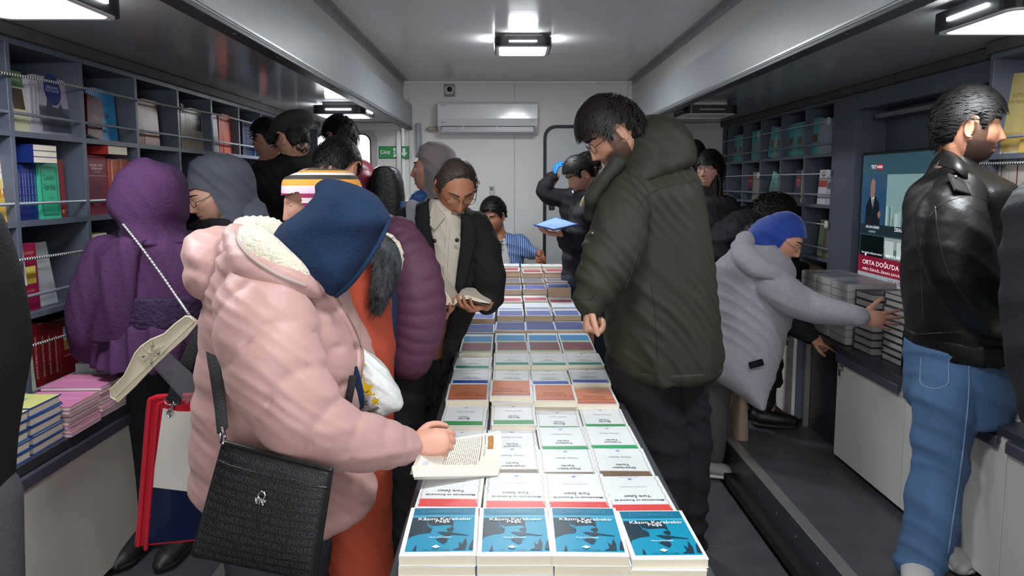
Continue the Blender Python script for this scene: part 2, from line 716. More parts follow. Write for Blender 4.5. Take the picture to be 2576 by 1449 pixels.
# end walls of the extensions; the left one has a window
YE = 6.24
xw0, xw1, zw0, zw1 = -1.74, -1.215, 1.25, 2.035
g = G()
for b in ((SL, xw0, YE, YE + .03, ZF - .1, ZS), (xw1, XL - .012, YE, YE + .03, ZF - .1, ZS), (xw0, xw1, YE, YE + .03, ZF - .1, zw0), (xw0, xw1, YE, YE + .03, zw1, ZS)):
    g.add(box(*b), m_wall)
wl = structure(g.build('wall_end_left'))
G().add(bbox(SL, XL - .02, YE - .02, YE, ZS - .07, ZS - .002, .003), m_wall).build('top_rail', wl)
G().add(bbox(XL - .055, XL - .012, YE - .03, YE, ZF, ZS - .07, .003), m_alu).build('corner_post', wl)
win = structure(empty('window_1', ((xw0 + xw1) / 2, YE, (zw0 + zw1) / 2)))
RX = Matrix.Rotation(PI / 2, 4, 'X')
ww, wh = xw1 - xw0, zw1 - zw0
g = G().add(ring_prism(rrect(ww + .08, wh + .08, .12), rrect(ww - .02, wh - .02, .08), -.012, .016), mat('window_grey_frame', 'b2b2b0', .5), RX)
g.build('frame', win)
g = G().add(ring_prism(rrect(ww - .02, wh - .02, .08), rrect(ww - .045, wh - .045, .07), -.02, .02), m_black, RX)
g.build('gasket', win)
gl = mat('window_glass', 'ffffff', 0.02, trans=1.0)
gl.node_tree.nodes['Principled BSDF'].inputs['IOR'].default_value = 1.02
G().add(prism(rrect(ww - .03, wh - .03, .075), -.004, .0), gl, RX).build('pane', win)
wr = structure(G().add(box(XR + .012, SR, YE, YE + .03, ZF - .1, ZS), m_wall).build('wall_end_right'))
G().add(bbox(XR + .02, SR, YE - .02, YE, ZS - .05, ZS - .002, .003), m_wall).build('top_rail', wr)
# rear wall with the open doorway behind the photographer
g = G()
for b in ((XL, -0.6, YB - .05, YB, 0, ZC), (1.0, XR, YB - .05, YB, 0, ZC), (-0.6, 1.0, YB - .05, YB, 2.3, ZC)):
    g.add(box(*b), m_wall)
structure(g.build('wall_rear'))

# passage door in the end wall: leaf, black rubber frame with round corners, latch
pa, pb = at(1367, 315, YF), at(1367, 690, YF)
dx0, dx1, dz1 = pa.x, pa.x + .66, pa.z
dr = structure(empty('door_1', ((dx0 + dx1) / 2, YF, 0.0)))
dw, dh = dx1 - dx0, dz1 - 0.12
T = Matrix.Translation((0, 0, 0.12 + dh / 2)) @ RX
G().add(ring_prism(rrect(dw, dh, .11), rrect(dw - .055, dh - .055, .09), 0.0, .03), mat('black_rubber', '15161a', .55), T).build('frame', dr)
G().add(prism(rrect(dw - .05, dh - .05, .09), .002, .014), mat('door_leaf', 'c4c8cd', .4), T).build('leaf', dr)
lt = at(1384, 514, YF)
la = G().add(bbox(-.026, .026, -.03, -.012, -.05, .05, .006), m_black)
la = la.build('latch', dr, loc=(lt.x + .012 - (dx0 + dx1) / 2, 0, lt.z))
G().add(tube([(0, -.028, .022), (0, -.036, .022)], .013, 14), m_screw).add(bbox(-.004, .004, -.036, -.028, -.038, -.012, .002), m_screw).build('lock', la)

# ================================================================== CEILING LAMPS
m_lampoff = mat('lamp_cover_unlit', 'c9c9c9', 0.4)
m_lamp = mat('lamp_diffuser_lit', 'f4faff', 0.4, emit=7.0)
m_strip = mat('lamp_strip_lit', 'f4faff', 0.4, emit=130.0)
LL = ['square black ceiling lamp glowing white over the middle of the book table', 'square black lamp glowing above the photographer',
      'lit square black lamp on the left low ceiling above the man in the cap', 'unlit square black lamp on the right low ceiling behind the green parka',
      'big lit square lamp in the upper left corner above the bookshelves', 'big lit square lamp in the upper right corner above the leather jacket']
for i, (x, y, z, on) in enumerate(LAMPS):
    if i == 1:
        continue
    r = tag(empty('ceiling_lamp', (x, y, z)), LL[i], 'lamp', 'square ceiling lamps')
    mm = m_lamp if on else m_lampoff
    G().add(prism(rrect(.25, .25, .03), -.022, 0), mat('white_mount', 'd8d8d8', .4)).build('mount', r)
    G().add(ring_prism(rrect(.355, .355, .045), rrect(.325, .325, .035), -.078, -.022), m_black).add(prism(rrect(.345, .345, .04), -.03, -.022), m_black).build('frame', r)
    G().add(ring_prism(rrect(.335, .335, .04), rrect(.30, .30, .03), -.082, -.07), mat('white_rim', 'e8ecef', .35)).build('rim', r)
    G().add(prism(rrect(.302, .302, .03), -.079, -.07), mm).build('diffuser', r)
    me = None
    for k in range(4):
        s = G().add(box(-.085, .085, -.1805, -.176, -.056, -.047), m_strip if on else mat('strip_unlit', '9a9a9a', .4)).build('light_strip', r)
        s.rotation_euler = (0, 0, k * PI / 2)

# ================================================================== FIXTURES ON THE END WALL
# split air conditioner
p0, p1 = at(1106, 260, YF), at(1350, 338, YF)
cx, wdt, zt, zb = (p0.x + p1.x) / 2, p1.x - p0.x, p0.z, p1.z
ac = tag(empty('air_conditioner', (cx, YF, zb)), 'white split air conditioner mounted high on the end wall', 'air conditioner')
h = zt - zb
prof = [(0, h), (-.17, h - .004), (-.195, h - .03), (-.2, h * .45), (-.185, h * .22), (-.16, h * .13), (-.08, .0), (0, 0)]
V = [(x, y, z) for x in (-wdt / 2, wdt / 2) for y, z in prof]
n = len(prof)
Fc = [tuple(range(n)), tuple(range(2 * n - 1, n - 1, -1))] + [(i, n + i, n + (i + 1) % n, (i + 1) % n) for i in range(n)]
m_ac = mat('white_gloss_plastic', 'd5d7da', .14, coat=.3)
G().add((V, Fc), m_ac).build('housing', ac)
G().add(box(-wdt / 2 + .03, wdt / 2 - .03, -.189, -.165, h * .125, h * .215), mat('ac_outlet_dark', '26282c', .5)).build('air_outlet', ac)
G().add(bbox(-wdt / 2 + .035, wdt / 2 - .035, -.20, -.192, h * .02, h * .19, .003), mat('ac_flap', 'aeb2b8', .3), Matrix.Translation((0, 0, 0)) @ Matrix.Rotation(.0, 4, 'X')).build('flap', ac)
for k in (-.22, .08):
    G().add(box(k, k + .006, -.203, -.198, h * .1, h * .22), m_ac).build('clip', ac)
RXF = frame_mat((0, 0, 0), (1, 0, 0), (0, 0, 1))
for s, x, z, wd_ in (('VESTEL', -wdt / 2 + .055, h * .86, .05), ('Silent', -wdt / 2 + .05, h * .33, .035), ('Inverter', wdt / 2 - .05, h * .36, .04)):
    letters('lettering', s, mat('grey_print', '4a4c52', .5), ac, frame_mat((x, -.2025, z), (1, 0, 0), (0, 0, 1)), width=wd_)
# pipe stub beside it
pp = at(1090, 325, YF)
tag(G().add(tube([(pp.x - .03, -.05 + YF, pp.z), (pp.x + .08, YF - .05, pp.z)], .022, 16), mat('taped_pipe', 'b7a892', .7, bump=.3, bscale=60)).build('pipe_stub'),
    'short beige taped pipe stub left of the air conditioner', 'pipe')
# security camera on a plate
pc = at(1131, 228, YF)
sc = tag(empty('security_camera', (pc.x, YF, pc.z)), 'small white dome camera on a grey plate above the air conditioner', 'camera')
G().add(bbox(-.05, .05, -.014, 0, -.055, .055, .004), mat('grey_plate', '8b8b88', .5)).build('mount_plate', sc)
G().add(ellipsoid((0, -.03, .0), .045, .045, .045, 24, 16), mat('camera_white', 'd6d6d4', .35)).build('body', sc)
G().add(ellipsoid((0.004, -.058, .003), .026, .024, .026, 20, 14), mat('camera_lens', '0c0c10', .08)).build('lens', sc)
# remote in its holder
pr = at(1237, 486, YF)
rm = tag(empty('remote_control', (pr.x, YF, pr.z)), 'white remote control in a holder on the end wall above the seated man', 'remote')
m_rem = mat('remote_white', 'd9dadb', .35)
G().add(bbox(-.024, .024, -.022, -.002, -.07, .075, .006), m_rem).build('body', rm)
G().add(bbox(-.03, .03, -.032, 0, -.085, -.028, .006), m_rem).build('holder', rm)
G().add(box(-.016, .016, -.0235, -.021, .02, .06), mat('lcd', '5f6b60', .2)).build('display', rm)
for k in range(6):
    G().add(bbox(-.004, .004, -.025, -.021, -.004, .002, .001), mat('remote_button', '55585e', .5)).build('button', rm, loc=(-.012 + .012 * (k % 3), 0, .004 - .014 * (k // 3)))
# thermostat-like grey box on the left post
pg = at(1054, 350, YF)
tag(G().add(bbox(pg.x - .02, pg.x + .025, YF - .06, YF, pg.z - .15, pg.z + .14, .008), mat('grey_duct', '9aa1a8', .45)).build('cable_duct'),
    'narrow grey cable duct beside the left corner post', 'duct')
# exit sign on the left extension end wall
q0, q1 = at(953, 368, YE), at(1029, 399, YE)
es = tag(empty('exit_sign', ((q0.x + q1.x) / 2, YE, (q0.z + q1.z) / 2)), 'green exit sign with running man and arrow beside the window', 'sign')
ew, eh = q1.x - q0.x, q0.z - q1.z
G().add(box(-ew / 2, ew / 2, -.008, 0, -eh / 2, eh / 2), mat('sign_edge', '0d3b1e', .5)).build('back_plate', es)
G().add(box(-ew / 2 + .005, ew / 2 - .005, -.011, -.008, -eh / 2 + .005, eh / 2 - .005), mat('sign_green', '0d9448', .5)).build('face', es)
m_sw = mat('sign_white', 'eef4ee', .5)
FM = lambda x, z, y=-.0118: frame_mat((x, y, z), (1, 0, 0), (0, 0, 1))
letters('lettering', 'Çıkış', m_sw, es, FM(-ew * .29, 0), width=ew * .33, bold=.02)
ar = [(-.3, .1), (-.1, .1)]
u = eh * .34
arrow = [(-.32 * u, u), (.32 * u, u), (.32 * u, -.05 * u), (.85 * u, -.05 * u), (0, -u), (-.85 * u, -.05 * u), (-.32 * u, -.05 * u)]
V = [(x, 0, z) for x, z in arrow]
G().add((V, [(0, 6, 2, 1), (5, 4, 3)]), m_sw).build('arrow', es, loc=(ew * .34, -.0118, 0))
dd = eh * .36
G().add(([(-.5 * dd, 0, -dd), (.55 * dd, 0, -dd), (.55 * dd, 0, dd), (-.5 * dd, 0, dd)], [(0, 1, 2, 3)]), m_sw).build('doorway_mark', es, loc=(ew * .06, -.0116, 0))
rg = G()
for a, b, r in (((.0, .45), (-.05, -.1), .1), ((-.05, -.1), (.3, -.35), .09), ((.3, -.35), (.2, -.8), .08), ((-.05, -.1), (-.3, -.45), .09), ((-.3, -.45), (-.75, -.6), .08),
                ((.0, .4), (.4, .1), .07), ((.0, .4), (-.4, .3), .07), ((-.4, .3), (-.5, -.05), .06)):
    rg.add(tube([(a[0] * dd, 0, a[1] * dd), (b[0] * dd, 0, b[1] * dd)], r * dd, 6, flat=.1, up=(0, 1, 0)))
rg.add(ellipsoid((.08 * dd, 0, .72 * dd), .14 * dd, .002, .14 * dd, 12, 6))
rg.build('running_man', es, mat('sign_green', '0d9448', .5), loc=(ew * .06, -.0135, 0))
# ================================================================== SHELVES AND COUNTERS
m_sh = mat('slate_board', '565c6c', 0.45, var=0.04, vscale=14)
m_shin = mat('slate_board_back', '4b5060', 0.5)
m_rod = mat('grey_rod', '9aa0aa', 0.35, metal=0.4)
m_front = mat('white_cabinet_front', 'd3d1cb', 0.4, var=0.02)
m_top = mat('anthracite_top', '33363e', 0.35, var=0.06, vscale=20)
m_hand = mat('purple_grey_handle', '4a4757', 0.4)
m_rope = stripe_mat('flecked_rope', [(0, 'd9d9d4'), (.5, '25262a')], axis=1, scale=80, rough=.8, repeat=True)
ZROW = [0.77, 1.115, 1.445, 1.76, 2.075]
SXL, SXR = -1.70, 1.95        # front planes of the shelves
LD = 0.30


def shelf_unit(name, label, side, Y, X, rows_z, rods, rod_rows, cornice=True):
    """Open pigeon-hole shelf; every upright, board, back and rod is a piece of its own."""
    s = 1 if side == 'left' else -1          # direction of the aisle
    r = tag(empty(name, (X, Y[0], rows_z[0])), label, 'bookshelf')
    inv = Matrix.Translation((-X, -Y[0], -rows_z[0]))
    xb = X - s * LD
    z0, z1 = rows_z[0], rows_z[-1]
    for y in Y:
        G().add(bbox(*sorted((X, xb)), y - .011, y + .011, z0, z1, .0015), m_sh).build('upright', r, inv=inv)
    for z in rows_z[1:]:
        for a, b in zip(Y[:-1], Y[1:]):
            G().add(box(*sorted((X + s * .0005, xb)), a + .011, b - .011, z - .02, z), m_sh).build('shelf_board', r, inv=inv)
    G().add(box(*sorted((xb, xb - s * .012)), Y[0], Y[-1], z0, z1), m_shin).build('back_panel', r, inv=inv)
    if cornice:
        g = G().add(bbox(*sorted((X + s * .028, xb)), Y[0], Y[-1], z1 + .001, ZS - .002, .003), mat('cornice_grey', '4d4a4a', .7, var=.15, vscale=12, bump=.4, bscale=9))
        g.build('cornice', r, inv=inv)
    for i, z in enumerate(rows_z[:-1]):
        if i not in rod_rows:
            continue
        for a, b in zip(Y[:-1], Y[1:]):
            G().add(tube([(X - s * .006, a + .012, z + .062), (X - s * .006, b - .012, z + .062)], .006, 10), m_rod).build('rod', r, inv=inv)
    return r


YL = [1.57 + .403 * k for k in range(12)]
YL[-1] = 6.2
shelf_unit('bookshelf', 'long slate grey pigeon-hole bookshelf along the left wall', 'left', YL, SXL, ZROW, 1, (0, 1, 2, 3))
YR = [4.12 + .392 * k for k in range(6)] + [6.225]
shelf_unit('bookshelf', 'slate grey pigeon-hole bookshelf on the right wall beyond the screen', 'right', YR, SXR, ZROW, 1, (1, 2, 3))
YN = [1.55, 2.12, 2.70]
shelf_unit('bookshelf', 'slate grey bookshelf on the right behind the man in the leather jacket', 'right', YN, 1.88, [.77, 1.30, 1.69, 2.075], 1, (0, 1, 2))

# media niche between the right shelves: post, back panel, top rail
ni = tag(empty('screen_niche', (1.95, 2.74, .77)), 'slate grey panelled niche around the television', 'niche')
inv = Matrix.Translation((-1.95, -2.74, -.77))
G().add(bbox(1.95, 2.26, 3.86, 4.105, .77, 2.075, .002), m_sh).build('side_post', ni, inv=inv)
G().add(box(2.12, 2.15, 2.72, 3.86, .77, 2.075), m_sh).build('back_panel', ni, inv=inv)
G().add(bbox(1.95, 2.12, 2.72, 3.86, 1.985, 2.075, .002), m_sh).build('head_panel', ni, inv=inv)
G().add(bbox(2.02, 2.10, 2.72, 3.80, 1.93, 1.955, .002), mat('grey_blind_rail', '77757a', .5)).build('blind_rail', ni, inv=inv)
G().add(bbox(1.922, 2.26, 2.715, 4.11, 2.076, ZS - .002, .003), mat('cornice_grey')).build('cornice', ni, inv=inv)

# television
TX, TY0, TY1, TZ0, TZ1 = 1.985, 2.76, 3.84, 1.03, 1.745
tv = tag(empty('television', (TX, (TY0 + TY1) / 2, TZ0)), 'large flat television showing a news broadcast on the right wall', 'television')
inv = Matrix.Translation((-TX, -(TY0 + TY1) / 2, -TZ0))
G().add(bbox(TX, TX + .05, TY0, TY1, TZ0, TZ1, .004), m_black).build('bezel', tv, inv=inv)
scr_mats = {}


def scr(col, st=0.55):
    return mat('screen_' + col, col, 0.12, emit=st)


SW, SHH = TY1 - TY0 - .03, TZ1 - TZ0 - .03


def S(u, w_):
    """Screen point: u from the left edge (far end), w from the top, in units of the screen height."""
    return (TX - .0015, TY1 - .015 - u * SHH, TZ1 - .015 - w_ * SHH)


def srect(name, u0, w0, u1, w1, m, lift=0):
    P = [S(u0, w1), S(u1, w1), S(u1, w0), S(u0, w0)]
    P = [(x - lift, y, z) for x, y, z in P]
    return G().add((P, [(0, 1, 2, 3)]), m).build(name, tv, inv=inv)


AR = SW / SHH
srect('screen', 0, 0, AR, 1, scr('2f4a55'))
L1, L2, L3 = .0006, .0012, .0018
srect('picture', 0, .0, AR, .155, scr('35525f', .5), L1)
srect('picture', .01, .155, .36, .545, scr('2a4a66'), L1)
srect('picture', .365, .155, AR, .545, scr('7c9899'), L1)
srect('caption_bar', .0, .545, AR, .625, scr('24323c', .4), L1)
srect('picture', .01, .635, .36, .905, scr('0d1517', .5), L1)
srect('picture', .365, .635, AR, .905, scr('566a6c'), L1)
srect('picture', .365, .635, 1.0, .72, scr('8a9a9a'), L2)
for k in range(4):
    srect('picture', .38 + k * .16, .66, .38 + k * .16 + .12, .78, scr('b7c3c0'), L3)
rngc = random.Random(4)
cg = G()
for k in range(60):
    uu, hh = .37 + rngc.random() * 1.0, rngc.random() * .13 + .03
    a, b = S(uu, .545), S(uu + .02 + rngc.random() * .03, .545 - hh)
    cg.add(([(a[0] - L2 - k * 1e-5, a[1], a[2]), (a[0] - L2 - k * 1e-5, b[1], a[2]), (a[0] - L2 - k * 1e-5, b[1], b[2]), (a[0] - L2 - k * 1e-5, a[1], b[2])], [(0, 1, 2, 3)]),
           scr(('93aaa8', '5d7578', 'a9bbb8')[k % 3]))
cg.build('picture', tv, inv=inv)
# presenter in a suit: flat picture on the screen
def spoly(name, pts, m, lift):
    P = [S(u, w_) for u, w_ in pts]
    P = [(x - lift, y, z) for x, y, z in P]
    return G().add((P, [tuple(range(len(P)))]), m).build(name, tv, inv=inv)


spoly('picture', [(.07, .545), (.08, .40), (.13, .33), (.21, .32), (.27, .38), (.29, .545)], scr('141c26'), L2)
spoly('picture', [(.15, .33), (.18, .43), (.20, .32)], scr('c9d2d6'), L3)
spoly('picture', [(.172, .345), (.178, .50), (.188, .345)], scr('22364e'), L3 + .0003)
spoly('picture', [(.14, .33), (.135, .25), (.15, .195), (.18, .185), (.205, .21), (.205, .29), (.185, .34)], scr('8a6a5e'), L3 + .0005)
spoly('picture', [(.25, .46), (.28, .43), (.30, .47), (.27, .50)], scr('8a6a5e'), L3)
srect('picture', .10, .78, .12, .80, scr('c9d8d0', 1.2), L3)
srect('headline_bar', 0, .905, AR, 1.0, scr('7d1a2d', .5), L1)
srect('headline_bar', 0, .955, AR, 1.0, scr('7d1a2d', .5), L1)


def stext(s, u, w_, width, col='e9eef0', height=None):
    x, y, z = S(u + width / 2, w_)
    letters('caption', s, scr(col, .8), tv, frame_mat((x - TX - .0026, y - (TY0 + TY1) / 2, z - TZ0), (0, -1, 0), (0, 0, 1)), width=width * SHH, height=height)


# picture area stops above the red band, as in the photograph
srect('headline_bar', 0, .80, AR, .935, scr('861d33', .5), L3 + .0003)
srect('headline_bar', 0, .935, AR, 1.0, scr('9aa4ab', .5), L3 + .0003)
srect('logo_plate', .21, .075, .30, .115, scr('b02a3a', .5), L3)
stext('TRT', .13, .095, .075)
stext('HABER', .213, .095, .083)
stext('ERCAN GÜRSES', .10, .565, .19)
stext('GAZETECİ', .14, .60, .10, 'aeb8bd')
stext('İSRAİL, LÜBNAN', .50, .565, .30)
stext('İRAN, İSRAİL\'E MİSİLLEME YAPIYOR', .05, .775, .30)
stext('ABD-İSRAİL-İRAN SAVAŞI', .40, .775, .42)
stext('ORTA DOĞU\'DA GERİLİM', .07, .845, .80, 'f4f4f4', height=.034)
stext('ABD-İSRAİL-İRAN SAVAŞININ ARKA PLANI', .07, .905, .95, 'e8dfe0', height=.022)
stext('\'LE ATLADI  •  ARAP', .45, .965, .50, '5e1422', height=.02)


# counters: body, worktop, doors with handles
def counter(label, side, X, Y, doors, xwall, zt):
    s = 1 if side == 'left' else -1
    r = tag(empty('counter', (X, Y[0], ZF)), label, 'counter')
    inv = Matrix.Translation((-X, -Y[0], -ZF))
    G().add(box(*sorted((X - s * .02, xwall)), Y[0], Y[1], ZF + .03, zt - .03), m_sh).build('body', r, inv=inv)
    G().add(box(*sorted((X - s * .05, xwall)), Y[0] + .01, Y[1] - .01, ZF, ZF + .03), m_black).build('plinth', r, inv=inv)
    G().add(bbox(*sorted((X + s * .012, xwall)), Y[0] - .004, Y[1] + .004, zt - .03, zt, .002), m_top).build('worktop', r, inv=inv)
    for i, (a, b) in enumerate(zip(doors[:-1], doors[1:])):
        d = G().add(bbox(*sorted((X - s * .02, X)), a + .002, b - .002, ZF + .032, zt - .034, .0015), m_front).build('door', r, inv=inv)
        h = G().add(bbox(*sorted((X - s * .001, X + s * .016)), a + .03, b - .012, zt - .062, zt - .036, .002), m_hand)
        h.add(bbox(*sorted((X + s * .010, X + s * .018)), a + .03, b - .012, zt - .078, zt - .04, .002), m_hand)
        h.build('handle', d, inv=inv)
    return r


counter('white fronted counter with dark top under the left bookshelf', 'left', -1.41, (0.6, 2.54), [0.6, 1.21, 1.85, 2.535], -2.0, ZROW[0])
counter('white fronted counter hidden behind the women at the left shelves', 'left', -1.52, (2.95, 6.15), [2.95, 3.6, 4.24, 4.88, 5.52, 6.14], -2.0, ZROW[0])
c3 = counter('white fronted counter with dark top below the television', 'right', 1.66, (1.0, 3.36), [1.0, 1.62, 2.19, 2.77, 3.355], 2.25, ZROW[0])
c4 = counter('white fronted counter beyond the dark gap on the right', 'right', 1.66, (3.87, 6.15), [3.875, 4.45, 5.0, 5.6, 6.14], 2.25, ZROW[0])
for r, y in ((c3, 3.30), (c4, 3.93)):
    k = G().add(tube([(0, 0, 0), (-.014, 0, 0)], .012, 14), m_screw).add(bbox(-.02, -.013, -.003, .003, -.04, -.004, .001), m_black)
    k.build('lock', r, loc=(-.0005, y - r.location.y, ZROW[0] - .10 - ZF))
# recessed dark panel that fills the gap between the right counters
gp = tag(empty('infill_panel', (1.74, 3.37, ZF)), 'recessed dark panel between the two right counters', 'panel')
G().add(box(0, .02, .0, .49, 0, .56), mat('dark_infill', '2a2c33', .3)).build('board', gp)
G().add(bbox(-.03, .0, .452, .48, 0, .56, .002), m_alu).build('edge_profile', gp)
G().add(box(-.07, .5, .0, .49, .56, .588), m_top).build('cover_board', gp)


# elastic ropes strung across the shelves
def rope(label, pts, knots=(), m=None, r=.0052):
    m = m or m_rope
    P = spline([list(p) for p in pts], max(12, 8 * len(pts)))
    o = tag(G().add(tube(P, r, 8), m).build('rope', smooth=True), label, 'rope', 'elastic ropes across the shelves')
    for k in knots:
        g = G()
        for t in range(3):
            ang = t * 2.1
            g.add(tube([Vector(k) + Vector((.0, .016 * math.cos(ang + q), .016 * math.sin(ang + q) * (.6 + .3 * t))) for q in np.linspace(0, 5.4, 9)], .0055, 8))
        g.build('knot', o, m, smooth=True)
    return o


XRL = SXL + .016
rope('flecked elastic rope across the top row of the left shelf', [on_x(-130, 160, XRL), on_x(100, 200, XRL), on_x(222, 224, XRL), on_x(352, 252, XRL), on_x(457, 272, XRL), on_x(541, 287, XRL), on_x(611, 304, XRL), on_x(676, 321, XRL)],
     [on_x(457, 272, XRL)])
rope('flecked elastic rope across the third row of the left shelf', [on_x(-60, 668, XRL), on_x(70, 652, XRL), on_x(240, 627, XRL), on_x(300, 618, XRL)])
rope('flecked elastic rope in front of the red volumes on the bottom left row', [on_x(40, 880, XRL), on_x(85, 868, XRL), on_x(228, 824, XRL), on_x(300, 800, XRL)])
XRR = SXR - .016
rope('elastic cord across the turquoise books on the top right row', [on_x(1797, 361, XRR), on_x(1908, 340, XRR), on_x(2022, 317, XRR), on_x(2086, 304, XRR)], [on_x(1908, 340, XRR), on_x(2084, 304, XRR)], mat('pale_cord', 'c4c6ca', .5), .0036)
rope('elastic cord across the second row of the right shelf', [on_x(1826, 444, XRR), on_x(1908, 441, XRR), on_x(2086, 437, XRR)], [on_x(1908, 441, XRR), on_x(2084, 436, XRR)], mat('pale_cord', 'c4c6ca', .5), .0036)
rope('elastic cord across the third row of the right shelf', [on_x(2000, 556, XRR), on_x(2078, 565, XRR)], [on_x(2078, 565, XRR)], mat('pale_cord', 'c4c6ca', .5), .0036)
rope('elastic cord in front of the cream volumes behind the leather jacket', [on_x(2440, 413, 1.864), on_x(2520, 411, 1.864), on_x(2640, 408, 1.864)])

# ================================================================== THE BOOK TABLE AND THE DESK
ZT = 0.72
tb = tag(empty('display_table', (0.10, 3.1, 0)), 'long narrow dark table carrying rows of book stacks down the aisle', 'table')
m_tt = mat('table_anthracite', '55575d', .28, metal=.3, var=.05)
G().add(bbox(-.36, .36, -2.15, 2.02, ZT - .03, ZT, .004), m_tt).build('tabletop', tb)
for x in (-.32, .32):
    for y in (-2.05, 0, 1.95):
        G().add(bbox(x - .02, x + .02, y - .02, y + .02, 0, ZT - .03, .002), m_black).build('leg', tb)
G().add(box(-.33, .33, -2.1, 1.98, ZT - .09, ZT - .031), m_black).build('apron', tb)
dk = tag(empty('desk', (0.16, 5.45, 0)), 'light wooden desk at the far end of the book table', 'desk')
m_oak = mat('light_oak', 'b08a5a', .45, var=.15, vscale=5, stretch=(1, 8, 1))
G().add(bbox(-.46, .33, -.25, .27, .82, .845, .003), m_oak).build('desktop', dk)
for x in (-.44, .28):
    G().add(bbox(x, x + .022, -.23, .25, 0, .82, .002), m_oak).build('side_panel', dk)
G().add(box(-.42, .28, .22, .24, .2, .82), m_oak).build('modesty_panel', dk)
# ================================================================== BOOKS
m_page = mat('cream_pages', 'e9ddc8', .8, bump=.25, bscale=30, stretch=(1, 1, 40))
m_pageg = mat('grey_pages', 'b9b3aa', .8, bump=.25, bscale=30, stretch=(1, 1, 40))
m_paget = mat('tan_pages', 'c9a98a', .8, bump=.25, bscale=30, stretch=(1, 1, 40))


def paper(col, rough=.38):
    return mat('print_' + col, col, rough)


_BK = {}


def cover_mesh(w, h, t, base, rects, spine, c=.0012):
    """Paper cover: printed front (split along the print's edges), back and spine."""
    xs = sorted({0.0, 1.0, *[r[0] for r in rects], *[r[2] for r in rects]})
    ys = sorted({0.0, 1.0, *[r[1] for r in rects], *[r[3] for r in rects]})
    g = G()
    for i in range(len(xs) - 1):
        for j in range(len(ys) - 1):
            mx, my = (xs[i] + xs[i + 1]) / 2, (ys[j] + ys[j + 1]) / 2
            m = base
            for x0, y0, x1, y1, col in rects:
                if x0 <= mx <= x1 and y0 <= my <= y1:
                    m = col
            P = [((x - .5) * w, (y - .5) * h, t) for x, y in ((xs[i], ys[j]), (xs[i + 1], ys[j]), (xs[i + 1], ys[j + 1]), (xs[i], ys[j + 1]))]
            g.add((P, [(0, 1, 2, 3)]), paper(m))
    V, F = box(-w / 2, w / 2, -h / 2, h / 2, t - c, t)
    g.add((V, [f for k, f in enumerate(F) if k != 1]), paper(base))
    g.add(box(-w / 2, w / 2, -h / 2, h / 2, 0, c), paper(base))
    g.add(box(-w / 2, -w / 2 + c, -h / 2, h / 2, c, t - c), paper(spine))
    return new_mesh('cover', g.V, g.F, g.mats, g.I)


def page_mesh(w, h, t, m, c=.0012):
    i = c if c < .002 else .005
    V, F = box(-w / 2 + c, w / 2 - i, -h / 2 + i, h / 2 - i, c, t - c)
    return new_mesh('page_block', V, F, [m])


def book(label, group, M, w, h, t, base='e6e9ea', rects=(), spine=None, pages=None, prints=(), name='book', c=.0012):
    """prints = (text, x, y, width share, colour, height) on the front cover; coordinates 0..1 from the lower left."""
    k = (round(w, 4), round(h, 4), round(t, 4), base, tuple(rects), spine, c)
    if k not in _BK:
        _BK[k] = cover_mesh(w, h, t, base, list(rects), spine or base, c)
    k2 = ('p', k[:3], (pages or m_page).name, c)
    if k2 not in _BK:
        _BK[k2] = page_mesh(w, h, t, pages or m_page, c)
    r = tag(empty(name), label, 'book', group)
    r.matrix_basis = M
    link('cover', _BK[k], r)
    link('page_block', _BK[k2], r)
    for ip, p in enumerate(prints):
        s, x, y, pw, col = p[:5]
        hh = p[5] * h if len(p) > 5 and p[5] else None
        T = Matrix.Translation(((x - .5) * w, (y - .5) * h, t + .0003 + .00012 * ip))
        if s in _FLAT:
            k3 = ('f', s, round(pw * w, 4), col)
            if k3 not in _BK:
                V, F = _FLAT[s]
                _BK[k3] = new_mesh('print', [(a * pw * w, b * pw * w, 0) for a, b in V], F, [paper(col)])
            link('emblem' if s == '#emblem' else 'cover_print', _BK[k3], r, mw=T)
        else:
            k3 = ('t', s, round(pw * w, 4), col, hh)
            if k3 not in _BK:
                me = text_mesh(s, pw * w, hh, 0, .012).copy()
                me.materials.append(paper(col))
                _BK[k3] = me
            link('title', _BK[k3], r, mw=T)
    return r


def spine_print(r, s, w, h, t, col, share=.6, off=0.0, height=None):
    """Lettering along the spine."""
    T = frame_mat((-w / 2 - .0004, off * h, t / 2), (0, -1, 0), (0, 0, 1))
    me = text_mesh(s, share * h, height or t * .4, 0, .01).copy()
    me.materials.append(paper(col))
    link('title', me, r, mw=T)


# flat printed marks
def star(n=8, r0=.5, r1=.28):
    V = [(0, 0)] + [((r0 if k % 2 == 0 else r1) * math.cos(k * PI / n), (r0 if k % 2 == 0 else r1) * .7 * math.sin(k * PI / n)) for k in range(2 * n)]
    return V, [(0, 1 + k, 1 + (k + 1) % (2 * n)) for k in range(2 * n)]


_FLAT = {'#emblem': star(4, .5, .34)}
